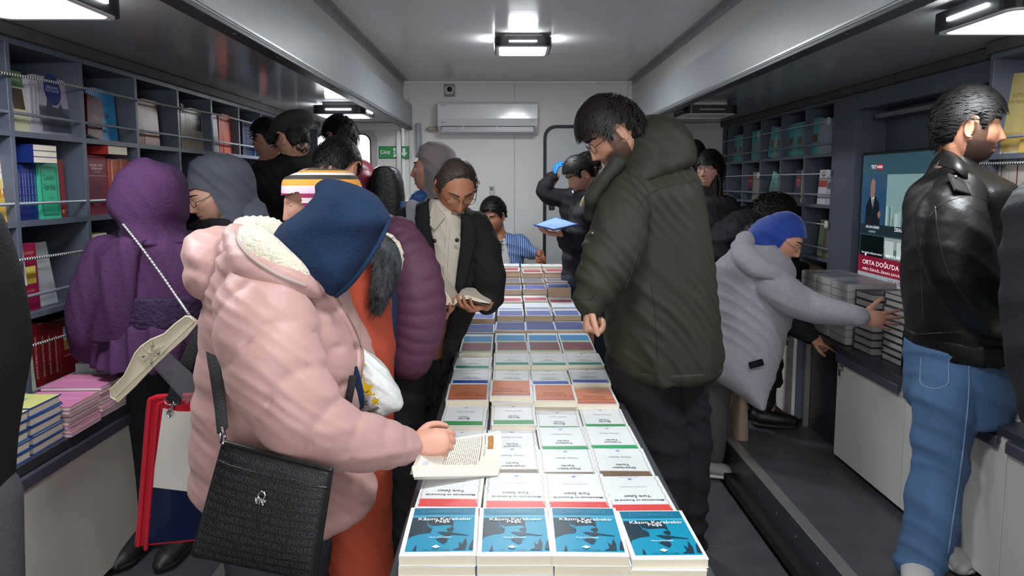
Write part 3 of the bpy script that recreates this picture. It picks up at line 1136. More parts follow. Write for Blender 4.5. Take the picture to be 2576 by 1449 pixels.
# officer in a tall cap (flat two-tone picture on the cover); each dark patch of the print
for _n, _p in (('a', [(0, .25), (.2, .25), (.24, .33), (.27, .45), (.345, .52), (.33, .60), (.16, .63), (.03, .69), (0, .75)]),
               ('b', [(.22, .235), (.60, .235), (.66, .32), (.67, .38), (.665, .47), (.63, .43), (.58, .42), (.32, .44), (.27, .40)]),
               ('c', [(.575, .50), (.66, .47), (.685, .51), (.665, .57), (.62, .58), (.57, .53)]),
               ('d', [(.43, .585), (.50, .575), (.62, .59), (.92, .655), (.91, .668), (.67, .645), (.60, .68), (.50, .63)]),
               ('e', [(.49, .70), (.56, .69), (.61, .75), (.60, .80), (.55, .85), (.49, .80), (.43, .75)]),
               ('f', [(.78, .80), (.83, .86), (.88, .71), (.905, .85), (.885, .97), (.70, .97), (.79, .92)]),
               ('g', [(.15, .86), (.168, .95), (.165, .985), (.115, .98)]),
               ('h', [(.97, .80), (1, .75), (1, .97), (.93, .95)]),
               ('i', [(.30, .42), (.335, .43), (.35, .50), (.32, .53), (.29, .47)])):
    _FLAT['#dark_' + _n] = ([(u - .5, (.5 - w_) * 1.35) for u, w_ in _p], [tuple(range(len(_p) - 1, -1, -1))])
_FLAT['#city'] = ([(-.5, -.5), (.5, -.5), (.5, -.1), (.3, -.05), (.22, .2), (.1, .0), (-.05, .05), (-.2, .3), (-.3, .02), (-.5, .0)], [tuple(range(10))])
_FLAT['#box'] = ([(-.5, -.5), (.5, -.5), (.5, .5), (-.5, .5)], [(0, 1, 2, 3)])
_FLAT['#tall'] = ([(-.5, -.8), (.5, -.8), (.5, .8), (-.5, .8)], [(0, 1, 2, 3)])
_FLAT['#oval'] = ([(.5 * math.cos(a), .62 * math.sin(a)) for a in np.linspace(0, 2 * PI, 16, endpoint=False)], [tuple(range(16))])
_wv = []
for _k in range(15):
    _wv += [(.012 * math.sin(_k * 2.1), _k / 14 - .5), (.012 * math.sin(_k * 2.1) + .014, _k / 14 - .5)]
_FLAT['#vine'] = (_wv, [(2 * k, 2 * k + 1, 2 * k + 3, 2 * k + 2) for k in range(14)])
_FLAT['#frame'] = ([(-.5, -.07), (.5, -.07), (.5, .07), (-.5, .07), (-.49, -.06), (.49, -.06), (.49, .06), (-.49, .06)],
                   [(0, 1, 5, 4), (1, 2, 6, 5), (2, 3, 7, 6), (3, 0, 4, 7)])

W0 = 'dfe3e4'


def series(title, author, band, bandcol2='ffffff'):
    """White series cover: coloured band at the head, two title lines, author, emblem at the foot."""
    pr = [('#frame', .5, .88, .62, bandcol2), ('#emblem', .5, .09, .10, '6f8fc9'), ('TÜRK TARİH KURUMU', .5, .035, .36, 'b3b7ba'),
          (author, .5, .31, .42, '8f9498'), ('#vine', .055, .46, 1.15, 'c3bdae'), ('#vine', .945, .46, 1.15, 'c3bdae')]
    y = .62
    for i, (s, wd_) in enumerate(title):
        pr.append((s, .5, .665 - .09 * i, wd_, '3b3f44'))
    return dict(base=W0, rects=[(.05, .775, .955, .965, band), (.05, .762, .955, .770, band)], spine='e4e6e6', prints=pr)


D_PORTRAIT = dict(base='e9ecec', rects=[(.06, .075, .955, .985, '1389ab'), (.06, .82, .955, .985, '176e8d'), (.06, .78, .955, .82, '3fa0bd')], spine='dfe5e6',
                  prints=[*[('#dark_' + k, .5075, .53, .895, '1d3442' if k != 'i' else '1b6f8a') for k in 'abcdefghi'], ('Kâzım Karabekir', .53, .725, .76, 'eef3f3'), ('Paşa', .50, .665, .20, 'eef3f3'), ('Nuri Köstüklü', .5, .34, .30, 'd8e8ec'),
                          ('#frame', .5, .89, .62, '5aa0b5'), ('YAKIN DÖNEM TÜRK TARİHİ', .5, .89, .5, '5aa0b5'), ('#emblem', .46, .155, .12, 'e8f0f2'),
                          ('TÜRK TARİH KURUMU', .47, .10, .36, '0f4a60')])
D_RED = series([('Makedonya ve Kosova\'da', .78), ('Türk İzleri', .42)], 'Yaşar İğneci İnan Konukçu', 'd94848', 'd98a8a')
D_BROWN = series([('Diyarbakır', .42), ('Tarihi', .24)], 'Oktay Bozan', '77634f', 'a09080')
D_GREEN = series([('Trabzon', .34), ('Tarihi', .24)], 'Hikmet Öksüz', '2f9a5e', '70b890')
D_BURSA = series([('Bursa', .26), ('Tarihi', .24)], 'Osman Çetin', '338f4c', '70b27f')
D_BLUE = series([('Yunanistan\'da', .5), ('Türk İzleri', .38)], 'Neval Konuk', '2a4fb0', '6a84cc')
D_TEAL = series([('Afyonkarahisar', .46), ('Tarihi', .24)], 'Sadık Sarısaman', '2f8b78', '6cb0a2')
D_ORANGE = dict(base='dfe2e4', rects=[(.05, .03, .95, .97, 'cc7c57'), (.05, .84, .95, .97, 'bb6c52')], spine='d9cfc6',
                prints=[('#emblem', .5, .09, .09, '8f97b8'), ('Hazırlayan', .5, .30, .24, 'a5603f'), ('Bir Medeniyetin Aynası', .5, .73, .82, '8c4a30'), ('Türkçe Yazılan', .5, .635, .56, '8c4a30'),
                        ('Tarih Eserleri', .5, .54, .5, '8c4a30'), ('#frame', .5, .905, .62, 'd39a7c')])
D_MAROON = dict(base='cfd2d4', rects=[(.04, .03, .95, .80, '7d4a55'), (.04, .80, .95, .95, 'a5a87c')], spine='c9ced0',
                prints=[('Türk Tarih', .5, .64, .4, 'b58a92'), ('Kongresi', .5, .54, .3, 'b58a92')])
D_SKY = dict(base='c9d4da', rects=[(.04, .22, .95, .97, '3f86b8'), (.04, .80, .95, .97, 'a3b58c')], spine='c9d4da', prints=[])
D_NAVY = dict(base='c3c9d6', rects=[(.05, .04, .95, .96, '4a5888')], spine='c3c9d6', prints=[('Türk Tarihi', .5, .6, .5, '8c97bb')])
D_PERI = dict(base='ccd3dd', rects=[(.05, .25, .95, .95, '6a76a8')], spine='ccd3dd', prints=[])
D_WHITEB = dict(base='d3dbe2', rects=[(.05, .80, .95, .95, '6f83b4')], spine='d3dbe2', prints=[])
D_ROSE = dict(base='d8dade', rects=[(.05, .45, .95, .96, 'b8616f')], spine='d8dade', prints=[])
D_PURP = dict(base='c6ccd8', rects=[(.04, .05, .96, .95, '6269a0')], spine='c6ccd8', prints=[])
D_GREY = dict(base='c3c7cf', rects=[(.04, .05, .96, .95, '77727f')], spine='c3c7cf', prints=[])
D_REDF = dict(base='d6d2d2', rects=[(.06, .06, .94, .80, 'a8545c')], spine='d6d2d2', prints=[])
D_WHITE = dict(base='dfe6e6', rects=[], spine='33363c', prints=[('#emblem', .5, .3, .22, '3d4248')])

COLX = [-.145, .020, .178, .335]
POS = ['leftmost', 'centre left', 'centre right', 'rightmost']
ORDC = ['top', 'second', 'third', 'fourth', 'fifth']
ORD = ['topmost', 'second from the top', 'third from the top', 'fourth from the top', 'fifth from the top', 'sixth from the top', 'seventh from the top']
# (front edge distance, top heights per column, width, length, thickness, design, words, turned round, pages)
TABLE = [
    (1.345, [1394, 1396, 1393, 1406], .160, .212, .022, D_PORTRAIT, 'cyan portrait covers', 0, m_page),
    (1.575, [1276, 1279, 1283, 1288], .160, .212, .021, D_RED, 'white covers with a red band', 1, m_page),
    (1.795, [None, 1194, 1203, 1201], .158, .212, .021, D_BROWN, 'white covers with a brown band', 1, m_page),
    (2.005, [1142, 1142, 1133, 1131], .158, .212, .021, D_GREEN, 'Trabzon covers with a green band', 1, m_page),
    (2.215, [1069, 1066, 1081, 1077], .152, .205, .021, D_BURSA, 'Bursa covers with a green band', 1, m_page),
    (2.425, [1005, 995, 1005, 1014], .158, .205, .022, D_ORANGE, 'orange covers', 1, m_page),
    (2.635, [962, 964, 964, 962], .156, .205, .024, D_BLUE, 'white covers with a royal blue band', 1, m_page),
    (2.845, [926, 917, 917, 917], .158, .205, .024, D_TEAL, 'white covers with a teal band', 1, m_page),
    (3.055, [886, 884, 884, 884], .152, .205, .024, D_MAROON, 'maroon covers with an olive strip', 1, m_page),
    (3.265, [862, 859, 859, 859], .154, .205, .024, D_SKY, 'sky blue covers', 1, m_page),
    (3.475, [835, 829, 829, 828], .165, .215, .030, D_NAVY, 'dark blue covers', 1, m_paget),
    (3.705, [800, 793, 792, 792], .146, .195, .028, D_PERI, 'periwinkle covers with tan pages', 1, m_paget),
    (3.905, [780, 777, 775, 774], .146, .195, .028, D_WHITEB, 'white covers with a pale blue band', 1, m_paget),
    (4.105, [757, 756, 755, 760], .146, .195, .028, D_ROSE, 'white covers with a rose band', 1, m_page),
    (4.305, [725, 727, 726, 723], .146, .195, .026, D_PURP, 'purple blue covers on tall stacks', 1, m_paget),
    (4.505, [710, 709, 709, 708], .142, .195, .030, D_GREY, 'grey covers on tall stacks', 1, m_paget),
    (4.715, [692, 681, 686, 684], .138, .195, .030, D_REDF, 'red framed covers on tall stacks', 1, m_paget),
    (4.925, [668, 668, 669, 669], .150, .150, .028, D_WHITE, 'white covers with a dark emblem', 1, m_page),
]
rb = random.Random(11)
below = G()
for n, (D, vs4, w, h, t, dsg, words_, rot, pg) in enumerate(TABLE):
    for c in range(4):
        v = vs4[c]
        if v is None:
            continue
        z = max(ZT + t, EYE - (v - HOR) / ppm(v, D))
        k = max(1, int(round((z - ZT) / t)))
        tt = (z - ZT) / k
        x, y = COLX[c], D + h / 2
        kv = min(k, 4) if n == 0 else min(k, 3) if (14 <= n <= 16 or (n == 5 and c in (1, 2))) else min(k, 2) if (c in (0, 3) or n >= 10) else 1
        if k > kv:
            for q in range(k - kv):
                below.add(box(x - w / 2, x + w / 2, y - h / 2, y + h / 2, ZT + q * tt + .0005, ZT + (q + 1) * tt - .0005), pg)
        for q in range(kv):
            lab = '%s copy, %s stack, row of %s' % (ORDC[q], POS[c], words_)
            j = (q == 0)
            M = Matrix.Translation((x + rb.uniform(-.004, .004), y + rb.uniform(-.005, .005), z - (q + 1) * tt + .0002)) @ Matrix.Rotation(PI * rot + rb.uniform(-.02, .02), 4, 'Z')
            d = dict(dsg)
            if q > 0 or n >= 14:
                d['prints'] = [] if q > 0 else d['prints']
            book(lab, 'paperbacks stacked on the long table', M, w, h, tt - .0006, pages=pg, **d)
tag(below.build('lower_books'), 'lower copies inside the tall stacks at the far end of the table', 'books', None, 'stuff')
# a copy lifted out of line on the orange row, and half hidden copies below the raised green ones
M = Matrix.Translation((COLX[0] - .012, 2.415, .7205)) @ Matrix.Rotation(PI + .05, 4, 'Z')

# -------------------------------------------------- shelf books
EX = Vector((1, 0, 0))


def face_out(side, u0, u1, v, row_z, vtop, X, t, label, group=None, lean=.06, n=1, roll=0.0, depth=.05, **dsg):
    """Book standing with its front to the aisle between photo columns u0..u1; n copies behind each other."""
    s = 1 if side == 'left' else -1
    a, b = on_x(u0, v, X), on_x(u1, v, X)
    w = abs(b.y - a.y)
    zt = on_x((u0 + u1) / 2, vtop, X).z
    h = max(.10, zt - row_z)
    ym = (a.y + b.y) / 2
    out = []
    for k in range(n):
        xf = X - s * (.012 + k * (t + .001))
        xl = Vector((0, s, 0))
        zl = Vector((s, 0, 0))
        M = Matrix.Translation((xf, ym, row_z)) @ Matrix.Rotation(-s * lean, 4, 'Y') @ Matrix.Rotation(roll, 4, 'X')
        Rm = Matrix((xl, Vector((0, 0, 1)), zl)).transposed().to_4x4()
        M = M @ Rm @ Matrix.Translation((0, h / 2 + abs(math.sin(roll)) * w / 2, -t))
        d = dict(dsg)
        lab = label
        if k:
            d['prints'] = []
            lab = '%s, copy %s behind the front one' % (label, ['', 'directly', 'second', 'third', 'fourth'][k])
        out.append(book(lab, group, M, w, h, t, **d))
    return out


def spines(side, u0, u1, v, n, row_z, vtop, X, labels, group, w=.15, base='1b2f6b', text=None, tcol='d8dcec', lean=0.0, band=None, jig=.004, **kw):
    """n books side by side with their spines to the aisle."""
    s = 1 if side == 'left' else -1
    ya, yb = on_x(u0, v, X).y, on_x(u1, v, X).y
    t = abs(yb - ya) / n
    sgn = 1 if yb > ya else -1
    out = []
    for k in range(n):
        yc = ya + sgn * (k + .5) * t
        zt = on_x(u0 + (u1 - u0) * (k + .5) / n, vtop, X).z
        h = max(.1, zt - row_z) + rb.uniform(-jig, 0)
        xl = Vector((-s, 0, 0))
        zl = Vector((0, s, 0))
        Rm = Matrix((xl, Vector((0, 0, 1)), zl)).transposed().to_4x4()
        M = Matrix.Translation((X - s * (.012 + rb.uniform(0, .003)), yc, row_z)) @ Matrix.Rotation(lean * s, 4, 'X') @ Rm @ Matrix.Translation((w / 2, h / 2, -t / 2))
        r = book(labels % ORDN[k] if '%s' in labels else labels, group, M, w, h, t - .0008, base=base, spine=kw.get('spine', base), pages=kw.get('pages'))
        if text:
            spine_print(r, text, w, h, t - .0008, tcol, .55, .06)
        if band:
            T = frame_mat((-w / 2 - .0004, -.36 * h, t / 2), (0, -1, 0), (0, 0, 1))
            me = new_mesh('print', [(-.07 * h, -t * .3, 0), (.07 * h, -t * .3, 0), (.07 * h, t * .3, 0), (-.07 * h, t * .3, 0)], [(0, 1, 2, 3)], [paper(band)])
            link('spine_label', me, r, mw=T)
        out.append(r)
    return out


ORDN = ['first', 'second', 'third', 'fourth', 'fifth', 'sixth', 'seventh', 'eighth', 'ninth']


def lying(label, group, cx, cy, z, w, h, t, rz, **dsg):
    return book(label, group, Matrix.Translation((cx, cy, z)) @ Matrix.Rotation(rz, 4, 'Z'), w, h, t, **dsg)


XA = SXL - .03
Z1, Z2, Z3, Z4 = ZROW[3], ZROW[2], ZROW[1], ZROW[0]
# top row
face_out('left', 44, 80, 250, Z1, 178, XA, .02, 'cream book with green head and small picture at the top left', lean=.1, base='c9c7a4',
         rects=[(0, .74, 1, 1, '4f7d48'), (.1, .38, .9, .72, '4a3c28')], prints=[('SULTAN', .5, .86, .6, 'c9d0b0')])
spines('left', 84, 108, 260, 2, Z1, 195, XA, 'grey spine of the %s picture volume beside the grey sultans book', 'grey picture volumes', base='b3aebb', text='AFRİKA\'NIN SULTANLARI', tcol='3b3a48')
face_out('left', 110, 190, 260, Z1, 196, XA, .025, 'grey book with a crowd picture and a blue title shield', lean=.09, base='a9a5b3',
         rects=[(.0, .0, 1, .22, '8c8f9c'), (.0, .22, 1, .5, '5d5f6b')], prints=[('#city', .5, .45, .9, '474852'), ('#oval', .5, .80, .52, '2e3a72'), ('AFRİKA\'NIN', .5, .84, .36, 'c9cfe6'), ('SULTANLARI', .5, .78, .4, 'c9cfe6'), ('#box', .86, .94, .07, 'b8404c')])
face_out('left', 226, 262, 300, Z1, 245, XA + .012, .02, 'maroon book slumped against the bright blue volumes', lean=.1, roll=-.22, base='5c1428', prints=[('TARİH', .5, .5, .5, 'b58a92')])
spines('left', 226, 246, 285, 3, Z1, 226, XA - .02, 'bright blue spine, %s of the set on the top row', 'bright blue volumes', base='2f8fc4')
face_out('left', 248, 301, 285, Z1, 226, XA - .012, .03, 'bright blue book facing out with a dark knot emblem', lean=.05, base='2b8ec6',
         prints=[('#emblem', .5, .5, .34, '1b4a78'), ('ÖZBEKİSTAN', .5, .72, .5, '1b5a8a'), ('TÜRK TARİH KURUMU', .5, .12, .5, '1b5a8a')])
spines('left', 354, 368, 300, 2, Z1, 250, XA, 'brown and cream spine, %s beside the brown cover', 'brown volumes', base='9c5a36')
face_out('left', 369, 406, 300, Z1, 252, XA, .03, 'plain rusty brown book facing out on the top row', lean=.04, base='9a5434', rects=[(.12, .3, .88, .8, '8a4a2e')])
spines('left', 461, 487, 320, 4, Z1, 272, XA, 'cream spine, %s of the aged set on the top row', 'aged cream volumes', base='b5ab98', text='CİLT', tcol='6a5f50')
face_out('left', 488, 517, 320, Z1, 275, XA, .03, 'aged cream book with a dark title label', lean=.03, base='b9b09e', rects=[(.1, .48, .9, .86, '3a3d42')], prints=[('TÜRKLER', .5, .7, .6, 'b9b4a6')])
face_out('left', 541, 556, 340, Z1, 284, XA + .01, .02, 'pale blue book at the left of the orange volume', lean=.05, base='a9b6c4', rects=[(0, 0, 1, .4, '8d99a4')])
spines('left', 557, 566, 345, 2, Z1, 292, XA, 'orange red spine, %s beside the orange cover', 'orange red volumes', base='c25a42')
face_out('left', 568, 599, 345, Z1, 290, XA, .03, 'orange red book facing out on the top row', lean=.03, base='c4604a', rects=[(.2, .6, .8, .85, 'b0503c')])
spines('left', 616, 641, 350, 6, Z1, 304, XA, 'dark navy spine, %s of the set on the top row', 'dark navy volumes', base='232c44', text='TARİH', tcol='8f9ab4')
face_out('left', 643, 663, 350, Z1, 304, XA, .03, 'navy book with a pale picture square', lean=.03, base='38507e', rects=[(.2, .62, .85, .92, 'aab4c0')], prints=[('TÜRK', .5, .42, .6, 'c2cbe0')])
face_out('left', 670, 683, 350, Z1, 312, XA, .03, 'red book at the far end of the top row', base='a83e38')
# second row
face_out('left', -20, 36, 470, Z2, 388, XA + .01, .012, 'white and gold poster book with small cover pictures', lean=.05, base='e6e3da',
         rects=[(0, 0, 1, .42, 'c9a650'), (.45, .36, .62, .5, 'b8862e'), (.68, .36, .86, .5, 'b0522e'), (.5, .5, .7, .64, 'd9c06a'), (.75, .5, .92, .62, 'd8c9a0')],
         prints=[('TÜRKİYE\'DE', .45, .89, .6, 'b8483a'), ('TARİHÇİLİK', .62, .82, .66, 'b8483a'), ('1980', .6, .74, .2, 'b8483a')])
ns = spines('left', 56, 108, 470, 7, Z2, 413, XA, 'navy spine, %s of the upright set on the second row', 'navy volumes', base='1c2d70', text='Çandarlı Vezir Ailesi', tcol='aeb8dc', spine='1e2f74')
face_out('left', 110, 158, 470, Z2, 412, XA + .012, .02, 'sea green book facing out with a patterned border', lean=.02, base='3fb98f',
         rects=[(.07, .05, .93, .95, '1f7f68'), (.13, .09, .87, .91, '36b088')], prints=[('Çandarlı', .5, .74, .56, '174a4a', .12), ('Vezir Ailesi', .5, .58, .62, '174a4a', .12), ('İ. H. UZUNÇARŞILI', .5, .38, .4, '1f6f60'), ('#frame', .5, .93, .9, '2a9478')])
face_out('left', 152, 173, 470, Z2, 402, XA - .01, .02, 'dark red book standing behind the sea green one', lean=.02, base='842a30', prints=[('#oval', .55, .1, .25, 'c98a3a')])
zz = on_x(80, 413, XA).z + .004
for k in range(3):
    q = on_x(88, 405, XA)
    lying('cream paged navy book lying %s on the upright navy set' % ORD[2 - k], 'navy volumes lying flat', q.x - .055 - .004 * k, q.y + .006 * k, zz + k * .0225, .13, .19, .022, PI / 2, base='1c2d70', pages=m_page)
face_out('left', 229, 279, 465, Z2, 391, XA + .01, .03, 'dark maroon book facing out with white title lines', lean=.02, base='6e1c30', rects=[(.03, .655, .97, .662, 'c9b0b4'), (.25, .3, .62, .52, '5a2038')],
         prints=[('NİZÂM-I CEDÎD', .5, .84, .66, 'd6c2c6'), ('KANUNLARI', .5, .78, .54, 'd6c2c6'), ('(1791-1800)', .5, .72, .3, 'c2a8ae'), ('ANKARA', .4, .18, .3, 'b8959e')])
spines('left', 281, 291, 465, 2, Z2, 398, XA, 'salmon red spine, %s beside the maroon book', 'salmon red volumes', base='b0493e')
spines('left', 293, 336, 465, 2, Z2, 400, XA + .005, 'cream and red volume, %s right of the maroon book', 'cream and red volumes', base='c9a684', spine='b0553f')
zz = on_x(270, 391, XA).z + .004
q = on_x(277, 388, XA)
lying('red book with cream pages lying on top of the maroon row', None, q.x - .07, q.y, zz, .15, .21, .035, PI / 2, base='9e2c2c')
face_out('left', 418, 432, 445, Z2, 415, XA, .03, 'small black book alone in the fourth bay of the second row', base='1e2026', prints=[('#box', .5, .7, .4, '8a8c90')])
# third row
face_out('left', 58, 106, 700, Z3, 612, XA + .012, .016, 'magenta book with a landscape picture on the third row', lean=.02, base='8a1742', rects=[(.08, .40, .90, .66, 'b5a03c'), (.08, .48, .90, .55, '8a6a2c'), (.08, .58, .9, .66, 'd0c05a')],
         prints=[('HASSA', .62, .86, .5, 'c28a5a'), ('OCAĞI', .6, .79, .45, 'c28a5a'), ('1797-1839', .5, .3, .5, 'b87a50')])
face_out('left', 66, 74, 665, Z3 + .10, 625, XA + .03, .004, 'small white slip in front of the magenta book', base='d3d1cc')
face_out('left', 107, 150, 690, Z3, 608, XA - .02, .012, 'grey white booklet leaning behind the magenta book', lean=.14, base='aeb0b4', rects=[(.08, .08, .92, .60, 'a3a5aa')], prints=[('TARİH', .5, .7, .4, '84868c')])
face_out('left', 237, 256, 620, Z3, 600, XA, .02, 'pale blue book beside the shoulder of the purple dress', base='b8ccd4')
lying('ochre book lying above the pale blue one', None, XA - .03, on_x(247, 590, XA).y, on_x(247, 600, XA).z + .002, .07, .11, .02, 0, base='a8884a')
# bottom row: red volumes, white stack
sp = spines('left', 92, 160, 890, 4, Z4, 812, XA, 'dark red spine, %s of the big volumes on the bottom row', 'dark red volumes', base='7c1c20', text='ANADOLU\'NUN EVRİMİ', tcol='d0a8a0', w=.17)
face_out('left', 162, 218, 890, Z4, 798, XA + .004, .035, 'dark red volume facing out with a ruin picture', lean=.02, base='7a1a20', rects=[(.18, .56, .92, .90, 'b8b4a0'), (.18, .56, .92, .70, '8a7440'), (.18, .80, .92, .90, '8fa4b4')],
         prints=[('ANADOLU\'NUN EVRİMİ', .5, .48, .7, 'c9a090')])
face_out('left', 78, 97, 900, Z4, 845, XA + .02, .01, 'pale green white leaflet at the left of the red volumes', base='b8c4b0')
# lying stack on the counter back
cz = Z4
for k, (txt, base, tt, u) in enumerate((('TARİHİ', 'dcdcda', .040, 247), ('İMPARATORLUK', 'e2e2e0', .046, 236), ('ROMA TARİHİ', 'd6dcde', .044, 232))):
    q = on_z(u, 950 - 38 * k, cz + tt)
    r = lying('thick white book, %s of the lying stack under the purple sleeve' % ['lowest', 'middle', 'top'][k], None, -1.545 + .006 * k, 2.585, cz, .13, .19, tt, PI / 2 + .06 * k - .05, base=base,
              rects=[(.08, .3, .92, .9, '8d8a6a')] if k == 2 else (), spine=base)
    spine_print(r, txt, .13, .19, tt, '6a625a', .45, -.15, tt * .4)
    cz += tt + .0008
q = on_z(256, 868, cz + .03)
for k in range(2):
    lying('ochre book on the white lying stack, %s' % ['lower copy', 'upper copy'][k], None, -1.52, 2.60, cz + .0265 * k, .11, .15, .026, PI / 2, base='b08a4c', pages=m_page)
# pink journals and yellow hardbacks on the counter front
for c, (u, nb) in enumerate(((175, 8), (258, 9))):
    q = on_z(u, 1060 - 30 * c, Z4 + .05)
    for k in range(nb):
        lab = 'pink journal, %s from the counter in the %s pile' % (ORDN[k], ['nearer', 'farther'][c])
        lying(lab, 'pink journals on the left counter', -1.50 + rb.uniform(-.006, .006), [2.20, 2.37][c] + rb.uniform(-.005, .005), Z4 + k * .0125, .205, .165, .012, rb.uniform(-.03, .03), base='c97ba4',
              rects=[(.08, .45, .92, .6, 'd08cb0')], spine='c0628e', pages=m_page if k % 2 else mat('white_pages', 'd9d6d4', .8))
for c in range(2):
    for k in range(5):
        lab = 'yellow hardback with blue edges, %s from the counter in the %s stack' % (ORDN[k], ['nearest', 'second'][c])
        lying(lab, 'yellow hardbacks on the left counter', -1.495 + rb.uniform(-.003, .003), [1.885, 2.038][c], Z4 + k * .029, .17, .145, .0282, rb.uniform(-.02, .02), base='2a4f92',
              rects=[(.03, .03, .985, .985, 'c9c67c'), (.4, .5, .6, .7, '7fae9c')], spine='2a4f92', pages=m_page, c=.0035)

# -------------------------------------------------- right far shelf
XB = SXR + .03
TQ = '62bcc0'


def turq(u0, u1, vt, lab, pic, n=1, roll=0.0, v=350):
    face_out('right', u0, u1, v, Z1, vt, XB, .018, lab, 'turquoise books on the right top row', lean=.03, n=n, roll=roll, base=TQ, rects=[(.22, .36, .78, .58, pic)], spine='9fb0b8',
             prints=[('TÜRK KÜLTÜRÜ', .5, .84, .6, '2f7a80'), ('Cilt', .5, .2, .3, '2f7a80')])


turq(1811, 1820, 349, 'turquoise book at the far end of the right top row', '5a3a34')
turq(1821, 1828, 347, 'turquoise book half hidden in the far bay of the right top row', '5a3a34')
turq(1842, 1853, 341, 'turquoise book with a red picture, left of its pair', '8a4a34')
turq(1854, 1864, 339, 'turquoise book with a red picture, right of its pair', '8a4a34')
turq(1887, 1897, 331, 'turquoise book with a white and red picture under the cord knot', 'a88a88')
turq(1898, 1909, 327, 'turquoise book with a white and red picture beside the upright', 'a88a88')
turq(1928, 1943, 322, 'tilted turquoise book in the fourth bay of the right top row', '7a6a44', roll=.16)
turq(1948, 1960, 321, 'turquoise book behind the tilted one', '7a6a44', roll=.08)
turq(1975, 1995, 312, 'turquoise book with a landscape picture, left of its pair', '6a6450')
turq(1996, 2018, 307, 'turquoise book with a landscape picture, right of its pair', '6a6450')
turq(2034, 2056, 298, 'turquoise book with a brick red picture near the dark post', '8a4a34')
spines('right', 2058, 2088, 340, 4, Z1, 297, XB, 'pale lilac page edge of the %s turquoise volume by the dark post', 'pale lilac volumes', base='4fa8ad', spine='a9a9bb')
face_out('right', 1862, 1872, 470, Z2, 480, XB, .01, 'turquoise booklet leaning low in the second bay', base=TQ, roll=.2)
face_out('right', 1872, 1888, 470, Z2, 433, XB, .03, 'dark blue book with a red oval in the third bay', base='2c3044', rects=(), prints=[('#oval', .5, .68, .7, '8a2c34'), ('TARİH', .5, .70, .5, 'c9a0a0')])
spines('right', 1889, 1906, 470, 2, Z2, 433, XB, 'beige page edge, %s beside the dark blue book', 'beige volumes', base='8f877c')
face_out('right', 1926, 1942, 480, Z2, 440, XB, .015, 'pale turquoise slim book leaning in the middle bay', base='86c4bc', roll=.32, prints=[('KÜLTÜR', .5, .6, .5, '4a7a78')])
spines('right', 1945, 1958, 480, 3, Z2, 455, XB, 'grey spine, %s leaning behind the slim turquoise book', 'grey leaning volumes', base='8d9096', lean=-.3)
face_out('right', 1992, 2009, 470, Z2, 428, XB, .03, 'dark violet book with a red oval in the fifth bay', base='2e2c40', prints=[('#oval', .5, .68, .7, '8a2c34'), ('TARİH', .5, .70, .5, 'c9a0a0')])
spines('right', 2010, 2018, 470, 1, Z2, 428, XB, 'beige volume beside the dark violet book', None, base='8f877c')
face_out('right', 2051, 2072, 480, Z2, 427, XB, .03, 'white book with a red belt near the dark post', base='c9c7cc', rects=[(0, .50, 1, .70, 'a83e38')], prints=[('#emblem', .5, .86, .5, '9a6a6a')])
face_out('right', 2073, 2088, 480, Z2, 427, XB, .03, 'pale book with a grey mosque picture by the dark post', base='b5b3bf', prints=[('#city', .5, .62, .9, '55555f')])
face_out('right', 2051, 2063, 600, Z3, 553, XB, .02, 'pale green book on the third row by the dark post', base='a9b88c', roll=.05, prints=[('#city', .5, .3, .8, '6a7a3a')])
face_out('right', 2064, 2086, 600, Z3, 566, XB, .02, 'brown grey book with field picture on the third row', base='8d8274', rects=[(0, 0, 1, .3, '6f7a48')], prints=[('ÇOCUK', .5, .85, .5, '4a4238')])
face_out('right', 1998, 2018, 560, Z3, 545, XB, .02, 'beige book at the bottom row above the blue hijab', base='8f8470')
# magazines beyond the hoodie
for k in range(4):
    q = on_z(2020 + 4 * k, 700, Z4 + .04 + .022 * k)
    lying('colourful flat book %s from the counter under the reaching hands' % ORDN[k], None, 1.83, 4.25, Z4 + .022 * k, .15, .21, .021, PI / 2, base=('a84a2c', '8a9a3c', '7a2430', 'c9b060')[k])

# -------------------------------------------------- right near shelf
XN = 1.88 + .03
face_out('right', 2484, 2576, 260, 1.69, 190, XN, .02, 'cream yellow gift book tilted on the upper right shelf', lean=.12, roll=.1, base='c2b070', rects=[(0, .0, 1, .25, 'b89a4c')],
         prints=[('KUTSAL', .5, .72, .4, '8a7434'), ('MEKÂN TASVİRLERİ', .5, .64, .72, '8a7434'), ('#box', .9, .95, .06, 'b8404c')])
face_out('right', 2560, 2640, 280, 1.69, 215, XN - .02, .02, 'yellow book at the edge beside the cream gift book', lean=.12, base='c29a3c')
spines('right', 2490, 2590, 460, 5, 1.30, 378, XN, 'tall cream volume with crimson joint, %s on the near right shelf', 'tall cream volumes', base='8a1a40', spine='cfc9b8', w=.2)
face_out('right', 2456, 2488, 470, 1.30, 405, XN, .03, 'crimson patterned book beside the tall cream volumes', base='7c2436', rects=[(.1, .2, .9, .8, '8c3040')], prints=[('#emblem', .5, .7, .4, 'c98a94')])

